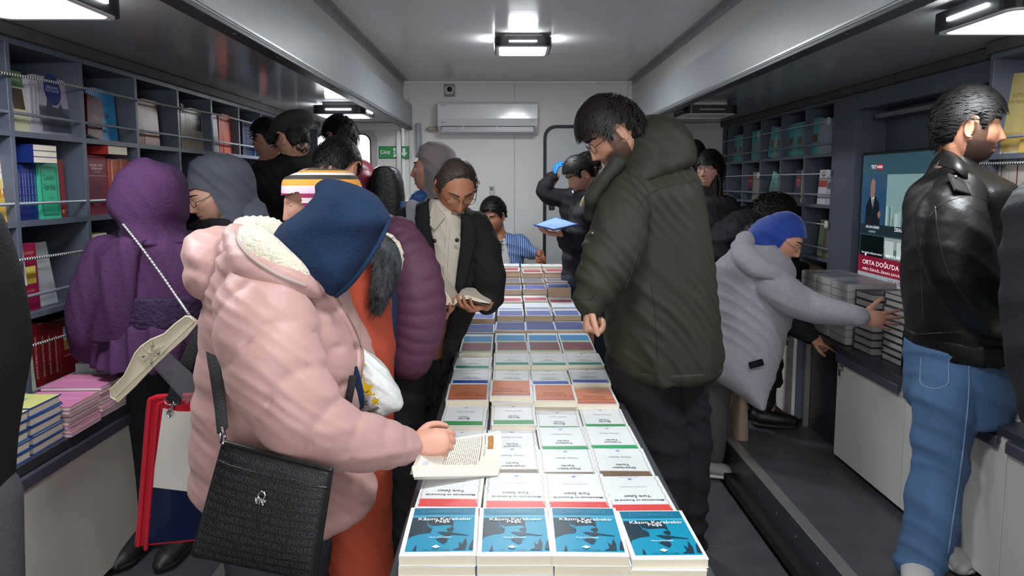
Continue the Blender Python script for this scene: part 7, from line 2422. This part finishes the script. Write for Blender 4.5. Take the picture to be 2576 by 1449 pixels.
m_ledge = mat('leather_edge', '2b292a', .35)
e0, e1 = P.on(2402, 448, .008), P.on(2420, 490, .008)
sx_ = (e1 - e0).cross(Vector((0, -1, .3))).normalized()
Pm = frame_mat((e0 + e1) / 2, sx_, e1 - e0)
L_ = (e1 - e0).length / 2
st_ = G().add(bbox(-.026, .026, -L_, L_, -.004, .004, .003), m_lea, Pm)
for u0 in (-.021, .021):
    st_.add(box(u0 - .0012, u0 + .0012, -L_ * .95, L_ * .95, -.0052, .0052), m_ledge, Pm)
P.part('shoulder_strap', st_, smooth=False)
P.part('snap_button', G().add(ellipsoid(P.on(2404, 455, .014), .006, .006, .006, 12, 8)), m_screw)
for path in ([(2338, 545), (2365, 515), (2410, 498), (2450, 492), (2485, 505)], [(2352, 520), (2362, 600), (2385, 680), (2430, 750), (2490, 815)], [(2316, 600), (2318, 700), (2322, 800)], [(2420, 840), (2424, 880)], [(2300, 842), (2400, 836), (2500, 838), (2555, 840)]):
    P.seam('seam', path, .0020, m_ledge, -.0003, 44)
P.seam('pocket_zip', [(2528, 690), (2536, 720), (2540, 740)], .003, m_screw, .002, 10)
jl = tube([at(2383, 965, DL - .05), at(2376, 1020, DL - .06), at(2368, 1120, DL - .06), Vector((at(2345, 1280, DL - .06).x, DL - .06, ZF + .25)), Vector((at(2318, 1400, DL - .06).x, DL - .06, ZF + .05))], [.108, .106, .092, .086, .084], 30, 50, mod=puff(6, .008, 1.4))
jr = tube([at(2440, 965, DL + .08), at(2443, 1020, DL + .08), at(2440, 1120, DL + .08), Vector((at(2420, 1280, DL + .08).x, DL + .08, ZF + .25)), Vector((at(2402, 1400, DL + .08).x, DL + .08, ZF + .05))], [.118, .112, .095, .09, .088], 30, 50, mod=puff(6, .008, 1.4))
P.jeans = P.wear('jeans', [jl, jr, loft(rows([(868, 2304, 2530), (920, 2296, 2530), (990, 2300, 2520), (1040, 2312, 2505)], DL + .02, .36, 2.4), 40, 24)], m_den, .0075, 2, [(.009, 6, (.6, .2, .7), 2.4, 2.2), (.005, 15, (.5, .2, .8), 2.6, 2.6)], 77)
m_stitch = mat('tan_stitch', '7d93b4', .8)
P.skinmap(P.jeans)
P.seam('back_pocket', [(2318, 900), (2316, 935), (2318, 965), (2350, 978), (2384, 966), (2387, 935), (2388, 902)], .0022, m_stitch, .001, 50)
P.seam('side_seam', [(2438, 900), (2436, 1000), (2420, 1150), (2398, 1300), (2385, 1390)], .0024, m_stitch, .001, 50)
m_tr = mat('white_trainer', 'b5b3b2', .55)
for x, y in ((at(2290, 1440, DL - .06).x, DL - .06), (at(2390, 1440, DL + .08).x, DL + .08)):
    shoe(P, 'shoe', (x - .06, y - .14, ZF), (x + .06, y + .06, ZF), m_tr, mat('white_sole'), wid=.055)
    P.wear('sock', [tube([Vector((x + .03, y + .0, ZF + .12)), Vector((x + .02, y, ZF + .05))], [.05, .05], 16, 8)], mat('black_sock', '15151a', .9), .008, 1)

# ---- the dark sliver at the right edge --------------------------------------------------------------------------------
P = Person('person in a dark navy coat cut off by the right edge', (at(2790, 900, 1.6).x, 1.6, ZF), 'b88a72', 'tan')
P.head(2800, 330, 1.6, (-.2, .95, -.1), neck=at(2800, 470, 1.6))
P.limb([at(2800, 470, 1.6), at(2800, 800, 1.6), Vector((P.base.x, 1.6, .25))], [.08, .10, .05])
P.body(.008)
P.hair(m_hair_black, locks=600, lw=.0030)
P.wear('coat', [loft(rows([(455, 2660, 2900), (490, 2592, 2980), (560, 2570, 3000), (700, 2560, 3010), (850, 2564, 3010), (960, 2584, 3000), (1100, 2625, 2980)], 1.6, .34, 2.4), 36, 40)], mat('dark_navy_wool', '14151b', .85, bump=.3, bscale=120), .010, 2, FOLD, 5)
P.wear('trousers', [tube([at(2800, 1080, 1.6), Vector((P.base.x, 1.6, ZF + .04))], [.15, .10], 18, 12)], m_black_cot, .012, 1)
# ================================================================== THINGS CARRIED AND HELD
# ---- black handbag on the hip of the pink jacket ---------------------------------------------------------
DBG = 1.47
TL, TR, BR, BLc = at(560, 1112, DBG + .03), at(832, 1182, DBG - .03), at(788, 1462, DBG - .03), at(481, 1398, DBG + .03)
hbag = tag(empty('handbag', (TL + TR + BR + BLc) / 4), 'black printed shoulder bag with a metal emblem hanging on the pink jacket', 'handbag')
inv = Matrix.Translation(-hbag.location)
nb = (TR - TL).cross(BLc - TL).normalized()
if nb.y > 0:
    nb = -nb                                                 # outward, towards the aisle


def bagp(s, t, o=0.0):
    p = TL * (1 - s) * (1 - t) + TR * s * (1 - t) + BR * s * t + BLc * (1 - s) * t
    e = (1 - (2 * s - 1) ** 4) * (1 - (2 * t - 1) ** 4)
    return p + nb * (o + .020 * e)


g = G()
n = 22
V, Fc = [], []
for j in range(n + 1):
    for i in range(n + 1):
        s, t = i / n, j / n
        V.append(bagp(s, t))
for j in range(n):
    for i in range(n):
        a = j * (n + 1) + i
        Fc.append((a, a + n + 1, a + n + 2, a + 1))
m0 = len(V)
for j in range(n + 1):
    for i in range(n + 1):
        s, t = i / n, j / n
        e = (1 - (2 * s - 1) ** 4) * (1 - (2 * t - 1) ** 4)
        V.append(bagp(s, t) - nb * (.012 + .05 * e))
for j in range(n):
    for i in range(n):
        a = m0 + j * (n + 1) + i
        Fc.append((a, a + 1, a + n + 2, a + n + 1))
bd = [i for i in range(n + 1)] + [j * (n + 1) + n for j in range(1, n + 1)] + [n * (n + 1) + i for i in range(n - 1, -1, -1)] + [j * (n + 1) for j in range(n - 1, 0, -1)]
for k in range(len(bd)):
    a, b = bd[k], bd[(k + 1) % len(bd)]
    Fc.append((a, b, b + m0, a + m0))
m_bag = mat('black_printed_canvas', '1b1b1d', .42, bump=.2, bscale=260, spec=.5)
g.add((V, Fc), m_bag)
g.build('body', hbag, smooth=True, inv=inv)
edge = [bagp(0, t, -.006) for t in np.linspace(0, 1, 10)] + [bagp(s, 1, -.006) for s in np.linspace(0.1, 1, 10)] + [bagp(1, t, -.006) for t in np.linspace(.9, 0, 10)]
G().add(tube(edge, .0045, 8, 60)).build('piping', hbag, mat('black_leather_trim', '141416', .35), True, inv=inv)
G().add(tube([bagp(s, .155, .001) for s in np.linspace(.01, .99, 14)], .003, 8)).build('zip_fold', hbag, mat('black_leather_trim'), True, inv=inv)
G().add(tube([bagp(s, 0, .000) for s in np.linspace(.0, 1, 14)], .006, 8)).build('top_edge', hbag, mat('black_leather_trim'), True, inv=inv)
phrase = 'UNITED COLORS OF BENETTON.  '
m_bprint = mat('grey_bag_print', '3d3d41', .5)
Wb = (TR - TL).length
for r_ in range(13):
    st = (r_ * 11 + 19) % len(phrase)
    s_ = (phrase * 3)[st:st + 27].strip()
    me = text_mesh(s_, 1.0, None).copy()
    Vt, _ = mverts(me)
    hh = max(1e-4, Vt[:, 1].max() - Vt[:, 1].min())
    t0 = .075 + r_ * .0715
    out = np.array([bagp(.03 + .94 * (x + .5), t0 - (y / hh) * .042, .0030) for x, y, z in Vt]) - np.array(hbag.location)
    me.vertices.foreach_set('co', out.ravel())
    me.materials.append(m_bprint)
    me.update()
    link('lettering', me, hbag)
ec = bagp(.50, .335, .006)
ex, ey = (TR - TL).normalized(), (TL - BLc).normalized()
g = G().add(tube([ec + ex * .0085 * math.cos(a) + ey * (.007 + .0085 * math.sin(a)) for a in np.linspace(0, 2 * PI, 24)], .0024, 8))
for k, (x0, y0, x1, y1) in enumerate(((-.012, -.004, .012, -.004), (-.010, -.014, -.002, -.003), (.010, -.014, .002, -.003), (0, -.003, 0, -.014), (-.011, -.006, -.006, -.013), (.011, -.006, .006, -.013))):
    g.add(tube([ec + ex * x0 + ey * y0, ec + ex * x1 + ey * y1], .0024, 8))
g.build('emblem', hbag, mat('chrome', 'd5d3d6', .15, metal=1.0), True, inv=inv)
G().add(tube([bagp(.012, .0, .002), at(563, 1096, DBG + .04), at(560, 1080, DBG + .045)], .006, 8)).add(tube([at(566, 1096, DBG + .035), at(560, 1082, DBG + .045), at(553, 1096, DBG + .04), at(560, 1108, DBG + .035), at(567, 1098, DBG + .035)], .0028, 8, 24)).build('ring', hbag, mat('chrome'), True, inv=inv)
sp_ = [at(560, 1082, DBG + .045), at(552, 1010, 1.57), at(540, 930, 1.60), at(529, 860, 1.66), at(524, 800, 1.76), at(540, 745, 1.95)]
G().add(tube(sp_, .0155, 12, 40, up=(0, 1, 0), flat=.14)).build('strap', hbag, mat('black_webbing', '1a191b', .7, bump=.5, bscale=240), True, inv=inv)
sp_ = [at(888, 948, 1.695), at(880, 990, 1.69), at(870, 1040, 1.69)]
G().add(tube(sp_, .010, 10, 14, up=(0, 1, 0), flat=.2)).build('strap', hbag, mat('black_webbing'), True, inv=inv)

# ---- red, white and navy drawing folder behind the pink jacket ------------------------------------------
DFo = 2.07
pc = [at(372, 998, DFo), at(862, 985, DFo - .02), at(872, 1327, DFo - .02), at(345, 1375, DFo)]
fb = tag(empty('drawing_folder', sum(pc, Vector()) / 4), 'big drawing folder with red edge, white top and navy bottom hanging behind the pink jacket', 'folder')
inv = Matrix.Translation(-fb.location)


def fol(s, t, o=0.0):
    return pc[0] * (1 - s) * (1 - t) + pc[1] * s * (1 - t) + pc[2] * s * t + pc[3] * (1 - s) * t + Vector((0, -o, 0))


def fquad(name, P4, m, th=.003, off=0.0):
    q = [fol(s, t, off + th) for s, t in P4]
    b = [fol(s, t, off) for s, t in P4]
    k = len(P4)
    V = q + b
    Fq = [tuple(range(k - 1, -1, -1)), tuple(range(k, 2 * k))] + [(i, (i + 1) % k, k + (i + 1) % k, k + i) for i in range(k)]
    return G().add((V, Fq), m).build(name, fb, inv=inv)


m_redpl = mat('red_plastic', 'c01f34', .25, coat=.3)
m_whpl = mat('white_plastic_sheet', 'd9d5cd', .18, coat=.5)
m_nvpl = mat('navy_plastic_sheet', '16203f', .15, coat=.6)
fquad('back_board', [(.02, .0), (.98, .0), (1, .06), (1, 1), (0, 1), (0, .06)], m_redpl, .012, -.014)
fquad('top_band', [(.03, .012), (.97, .012), (.97, .16), (.16, .12), (.06, .085)], m_redpl, .002, .0)
fquad('white_sheet', [(.085, .075), (.16, .10), (.97, .16), (.97, .86), (.055, .60)], m_whpl, .0025, .001)
fquad('navy_sheet', [(.055, .60), (.97, .86), (.97, .975), (.03, .985)], m_nvpl, .0025, .001)
rim = [fol(.5, .0), fol(.12, .002), fol(.03, .015), fol(.012, .08), fol(.008, .5), fol(.004, .985)]
G().add(tube(rim, .0095, 10, 60)).build('red_rim', fb, m_redpl, True, inv=inv)
G().add(tube([p + Vector((.026, -.004, -.012)) for p in rim], .007, 10, 60)).build('red_rim', fb, m_redpl, True, inv=inv)
fquad('print_mark', [(.335, .40), (.35, .41), (.35, .52), (.335, .51)], m_black, .001, .0045)
fquad('print_mark', [(.33, .575), (.352, .58), (.352, .59), (.33, .585)], m_black, .001, .0045)
ck = at(432, 1015, DFo - .03)
G().add(tube([ck + Vector((.022 * math.cos(a), 0, .010 + .016 * math.sin(a))) for a in np.linspace(0, 2 * PI, 20)], .0025, 8)).add(tube([at(437, 1012, DFo - .03), at(430, 1030, DFo - .032), at(427, 1045, DFo - .032)], .0048, 8, 12)).add(
    tube([at(427, 1030, DFo - .036), at(420, 1040, DFo - .036), at(426, 1050, DFo - .036), at(432, 1042, DFo - .036)], .0022, 8, 14)).build('clip', fb, mat('chrome'), True, inv=inv)
G().add(tube([at(436, 1010, DFo - .03), at(455, 950, DFo - .035), at(490, 870, DFo - .03), at(522, 800, DFo - .01), at(560, 720, DFo + .02)], .022, 12, 30, up=(0, 1, 0), flat=.12)).build('strap', fb, mat('black_webbing'), True, inv=inv)

# ---- T-square tucked under the strap -----------------------------------------------------------------------
DT = DFo - .085
tq = [(468, 796), (478, 797), (497, 811), (468, 846), (423, 886), (385, 922), (340, 970), (299, 1010), (279, 998), (280, 979), (314, 945), (328, 917), (342, 888), (356, 872), (380, 855), (414, 841), (442, 815)]
tc = at(385, 905, DT)
ts = tag(empty('t_square', tc), 'cream plastic T-square with a clear blade across the purple skirt', 'ruler')
P0 = [at(u, v, DT) - tc for u, v in tq]
k = len(P0)
V = P0 + [p + Vector((0, .012, 0)) for p in P0]
Fq = [tuple(range(k - 1, -1, -1)), tuple(range(k, 2 * k))] + [(i, (i + 1) % k, k + (i + 1) % k, k + i) for i in range(k)]
m_tsq = mat('cream_plastic', 'd6cbb4', .4)
G().add((V, Fq), m_tsq).build('head', ts)
G().add(tube([p + Vector((0, -.002, 0)) for p in P0 + P0[:1]], .0035, 8)).build('head_rim', ts, m_tsq, True)
hub = at(380, 893, DT - .004) - tc
rb_ = G()
for u, v in ((360, 872), (414, 868), (345, 897), (412, 890), (383, 858), (380, 920), (400, 872), (362, 912)):
    rb_.add(tube([hub, at(u, v, DT - .004) - tc], .002, 6))
rb_.add(tube([at(292, 1000, DT - .004) - tc, at(486, 812, DT - .004) - tc], .0026, 6)).add(tube([hub + Vector((.008 * math.cos(a), 0, .008 * math.sin(a))) for a in np.linspace(0, 2 * PI, 14)], .0022, 6))
rb_.build('rib', ts, mat('cream_plastic_shade', 'b9ad97', .45), True)
for u, v in ((360, 896), (383, 870), (398, 888), (381, 912)):
    G().add(tube([at(u, v, DT - .003) - tc, at(u, v, DT - .007) - tc], .004, 10)).build('screw', ts, m_screw, True)
bl = [at(u, v, DT + .002) - tc for u, v in ((386, 924), (425, 888), (512, 968), (470, 1018))]
V = bl + [p + Vector((0, .003, 0)) for p in bl]
m_clear = mat('smoky_clear_plastic', '8a8d92', .08, alpha=.28, coat=.6)
G().add((V, [(3, 2, 1, 0), (4, 5, 6, 7), (0, 1, 5, 4), (1, 2, 6, 5), (2, 3, 7, 6), (3, 0, 4, 7)]), m_clear).build('blade', ts)
tk = G()
for q in range(26):
    a = bl[0].lerp(bl[3], .05 + q * .035)
    d_ = (bl[1] - bl[0]).normalized() * (.010 if q % 5 == 0 else .006)
    w_ = (bl[3] - bl[0]).normalized() * .0005
    o_ = Vector((0, -.0006, 0))
    tk.add(([a + o_ - w_, a + o_ + w_, a + d_ + o_ + w_, a + d_ + o_ - w_], [(0, 1, 2, 3)]), m_black)
tk.build('graduation_marks', ts)['kind'] = 'stuff'

# ---- braided strap across the purple dress -----------------------------------------------------------------
c0 = at(400, 680, 2.30)
cs = tag(empty('shoulder_bag', c0), 'small bag on a silver braided strap across the purple dress', 'bag')
pth = spline([list(at(308, 562, 2.345)), list(at(350, 615, 2.315)), list(at(400, 683, 2.295)), list(at(445, 748, 2.29)), list(at(478, 796, 2.29)), list(at(520, 860, 2.34))], 90)
g1, g2 = G(), G()
for k in range(len(pth) - 1):
    a, b = Vector(pth[k]), Vector(pth[k + 1])
    (g1 if k % 2 else g2).add(tube([a - c0, b - c0], .0048 if k % 2 else .0042, 7))
o = g1.build('chain', cs, mat('silver_braid', 'cfcdd2', .25, metal=.7), True)
o['kind'] = 'stuff'
o = g2.build('cord', cs, mat('black_webbing'), True)
o['kind'] = 'stuff'
pb_ = fuse([bbox(-.09, .09, -.03, .03, -.12, 0, .02)], .008, 1)
finish(pb_, 'bag_body', mat('black_leather_trim'), cs).location = at(545, 880, 2.36) - c0

# ---- white plastic bag with yellow stars -------------------------------------------------------------------
DPB = 1.92
pcen = at(950, 965, DPB)
pl = tag(empty('plastic_bag', pcen), 'white plastic carrier bag with yellow smiling stars beside the pink jacket', 'bag')
bgm = fuse([loft(rows([(876, 905, 914, DPB, .02), (890, 896, 930, DPB, .05), (905, 892, 950, DPB, .08), (935, 894, 976, DPB, .11), (970, 896, 998, DPB, .12), (1000, 898, 1012, DPB, .12), (1020, 902, 1014, DPB, .11), (1035, 910, 996, DPB, .09), (1046, 922, 950, DPB, .05)], DPB, .1, 2.2), 40, 40)], .005, 1)
folds(bgm, [(.007, 14, (.8, .2, .5), 3, 2.5), (.004, 32, (.6, .2, .7), 3, 3)], 5)
m_pb = mat('white_polythene', 'dcdedd', .28, coat=.2, bump=.5, bscale=30, sss=.1)
finish(bgm, 'sack', m_pb, pl, pcen)
m_yel = mat('yellow_print', 'dcb421', .4)


def bagmark(name, pts, u, v, s, m, rot=0.0, dy=-.064):
    c = at(u, v, DPB + dy) - pcen
    P_ = [c + Vector((s * (x * math.cos(rot) - y * math.sin(rot)), 0, s * (x * math.sin(rot) + y * math.cos(rot)))) for x, y in pts]
    G().add((P_ + [p + Vector((0, .004, 0)) for p in P_], [tuple(range(len(P_))), tuple(range(2 * len(P_) - 1, len(P_) - 1, -1))]), m).build(name, pl)


st5 = [((.5 if k % 2 == 0 else .26) * math.cos(PI / 2 + k * PI / 5), (.5 if k % 2 == 0 else .26) * math.sin(PI / 2 + k * PI / 5)) for k in range(10)]
for u, v, s, r_, dy in ((920, 980, .050, .2, -.070), (944, 1010, .026, .1, -.073), (909, 915, .030, .5, -.050)):
    bagmark('star_print', st5, u, v, s, m_yel, r_, dy)
    arc = [(.16 * math.cos(a), .16 * math.sin(a) - .02) for a in np.linspace(PI * 1.1, PI * 1.9, 8)] + [(.13 * math.cos(a), .13 * math.sin(a) - .01) for a in np.linspace(PI * 1.9, PI * 1.1, 8)]
    bagmark('star_smile', arc, u, v, s, m_black, r_, dy - .002)
for u, v in ((940, 993), (913, 945), (914, 957)):
    bagmark('dot_print', [(.5 * math.cos(a), .5 * math.sin(a)) for a in np.linspace(0, 2 * PI, 10, endpoint=False)], u, v, .006, m_yel, 0, -.070)
for s_, u, v, wd_, r_ in (('IZ', 920, 1014, .014, .2), ('SIEIR', 944, 1030, .026, .5)):
    c = at(u, v, DPB - .070) - pcen
    letters('lettering', s_, m_black, pl, frame_mat(c, (math.cos(r_), 0, math.sin(r_)), (-math.sin(r_), 0, math.cos(r_))), width=wd_, bold=.02)
bagmark('round_logo', [(.5 * math.cos(a), .5 * math.sin(a)) for a in np.linspace(0, 2 * PI, 14, endpoint=False)] + [(.36 * math.cos(a), .36 * math.sin(a)) for a in np.linspace(2 * PI, 0, 14)], 927, 1040, .014, m_black, 0, -.058)
# tassels of the navy scarf
ts_ = G()
for k in range(14):
    u = 893 + k * .9
    ts_.add(tube([at(896, 925, 1.70), at(u, 955, 1.70), at(u + 8, 985 + (k % 3) * 4, 1.70), at(u + 12, 1012 + (k % 4) * 5, 1.70)], [.004, .004, .003, .0015], 6, 10))
o = tag(ts_.build('scarf_tassel', None, m_navyj, True), 'navy scarf tassel hanging at the front edge of the pink jacket', 'tassel')

# ---- the book held by the woman in pink -----------------------------------------------------------------------
hA, hB, hC, hD = at(1076, 1106, 1.76), at(1260, 1078, 1.85), at(1256, 1186, 1.775), at(1034, 1180, 1.672)
hb_ = tag(empty('open_book', (hA + hB + hC + hD) / 4), 'open white paperback held by the woman in pink with its back cover showing', 'book')
inv = Matrix.Translation(-hb_.location)
hn = (hB - hA).cross(hD - hA).normalized()
if hn.y > 0:
    hn = -hn


def hbk(s, t, o=0.0):
    """s along the book's height (left to right), t from the upper edge down to the spine."""
    p = hA * (1 - s) * (1 - t) + hB * s * (1 - t) + hC * s * t + hD * (1 - s) * t
    return p + hn * (o + .018 * math.sin(PI * min(1, t * 1.1)) - .012 * (1 - t) ** 2)


def hslab(name, o0, o1, m, t0=0.0, t1=1.0, s0=0.0, s1=1.0, n=16):
    V, Fq = [], []
    for o_ in (o1, o0):
        for j in range(n + 1):
            for i in range(2):
                V.append(hbk(s0 + (s1 - s0) * i, t0 + (t1 - t0) * j / n, o_))
    q = 2 * (n + 1)
    for j in range(n):
        a = 2 * j
        Fq += [(a, a + 2, a + 3, a + 1), (q + a, q + a + 1, q + a + 3, q + a + 2), (a, q + a, q + a + 2, a + 2), (a + 1, a + 3, q + a + 3, q + a + 1)]
    Fq += [(0, 1, q + 1, q), (2 * n, q + 2 * n, q + 2 * n + 1, 2 * n + 1)]
    return G().add((V, Fq), m).build(name, hb_, inv=inv)


hslab('back_cover', 0, .0014, paper('e4ddd0'))
hslab('page_block', -.026, -.0003, m_page, .0, .98, .004, .996)
hslab('badge', .0014, .0019, paper('a8773f'), .16, .56, .82, .895)
hslab('rule', .0014, .0018, paper('8a5a48'), .10, .80, .735, .745)
rl = random.Random(3)
tg = G()
for k in range(17):
    s0 = .715 - k * .024
    t = .14
    while t < .86:
        L_ = rl.uniform(.05, .12)
        t1 = min(t + L_, .88)
        P_ = [hbk(s0 - .009, t, .0018), hbk(s0, t, .0018), hbk(s0, t1, .0018), hbk(s0 - .009, t1, .0018)]
        tg.add((P_, [(0, 3, 2, 1)]), paper('968f86'))
        t = t1 + .018
o = tg.build('text_lines', hb_, inv=inv)
o['kind'] = 'stuff'


def htext(s_, s, t, ln, hgt, m):
    me = text_mesh(s_, 1.0, None).copy()
    Vt, _ = mverts(me)
    hh = Vt[:, 1].max() - Vt[:, 1].min()
    out = np.array([hbk(s + hgt * (y / hh), t + ln * x, .0021) for x, y, z in Vt]) - np.array(hb_.location)
    me.vertices.foreach_set('co', out.ravel())
    me.materials.append(m)
    me.update()
    link('lettering', me, hb_)


htext('Diyarbakır Tarihi', .785, .40, .62, .030, paper('77706a'))
htext('TÜRK TARİH', .858, .36, .30, .016, paper('d0ab78'))
hslab('barcode_patch', .0014, .0018, paper('c6c9dc'), .80, .95, .10, .16)
# the other half of the book resting on the stacks
q0 = [at(1036, 1172, 1.672), at(1258, 1178, 1.775), at(1252, 1196, 1.76), at(1040, 1200, 1.66)]
V = [p for p in q0] + [p + Vector((0, .02, -.016)) for p in q0]
G().add((V, [(0, 3, 2, 1), (4, 5, 6, 7), (0, 1, 5, 4), (1, 2, 6, 5), (2, 3, 7, 6), (3, 0, 4, 7)]), paper('dad5cc')).build('front_half', hb_, inv=inv)

# ---- the open book of the old man --------------------------------------------------------------------------------
DO = 2.74
oc = at(1140, 765, DO)
ob = tag(empty('open_book', oc), 'thick open book with cream pages in the hands of the old man', 'book')
EXT = Vector((.01, .175, .005))


def opx(name, pts, m, ext=EXT, D=DO):
    P_ = [at(u, v, D) - oc for u, v in pts]
    k = len(P_)
    V = P_ + [p + ext for p in P_]
    Fq = [tuple(range(k - 1, -1, -1)), tuple(range(k, 2 * k))] + [(i, (i + 1) % k, k + (i + 1) % k, k + i) for i in range(k)]
    return G().add((V, Fq), m).build(name, ob)


opx('left_pages', [(1070, 699), (1084, 704), (1100, 713), (1116, 727), (1130, 745), (1139, 762), (1139, 767), (1121, 768), (1115, 752), (1104, 735), (1090, 722), (1074, 714)], m_page)
opx('right_pages', [(1139, 767), (1140, 760), (1148, 748), (1160, 743), (1176, 743), (1200, 750), (1222, 758), (1233, 764), (1205, 760), (1178, 753), (1162, 753), (1150, 761), (1144, 767)], m_page)
opx('cover', [(1121, 769), (1114, 753), (1103, 737), (1089, 724), (1073, 716), (1073, 719), (1088, 727), (1102, 740), (1112, 756), (1118, 770)], mat('dark_plum_cover', '3a2a2c', .4))
opx('cover', [(1118, 770), (1143, 769), (1152, 763), (1163, 756), (1178, 756), (1204, 762), (1231, 767), (1231, 769), (1203, 765), (1178, 759), (1164, 759), (1154, 767), (1144, 772), (1118, 773)], mat('dark_plum_cover'))
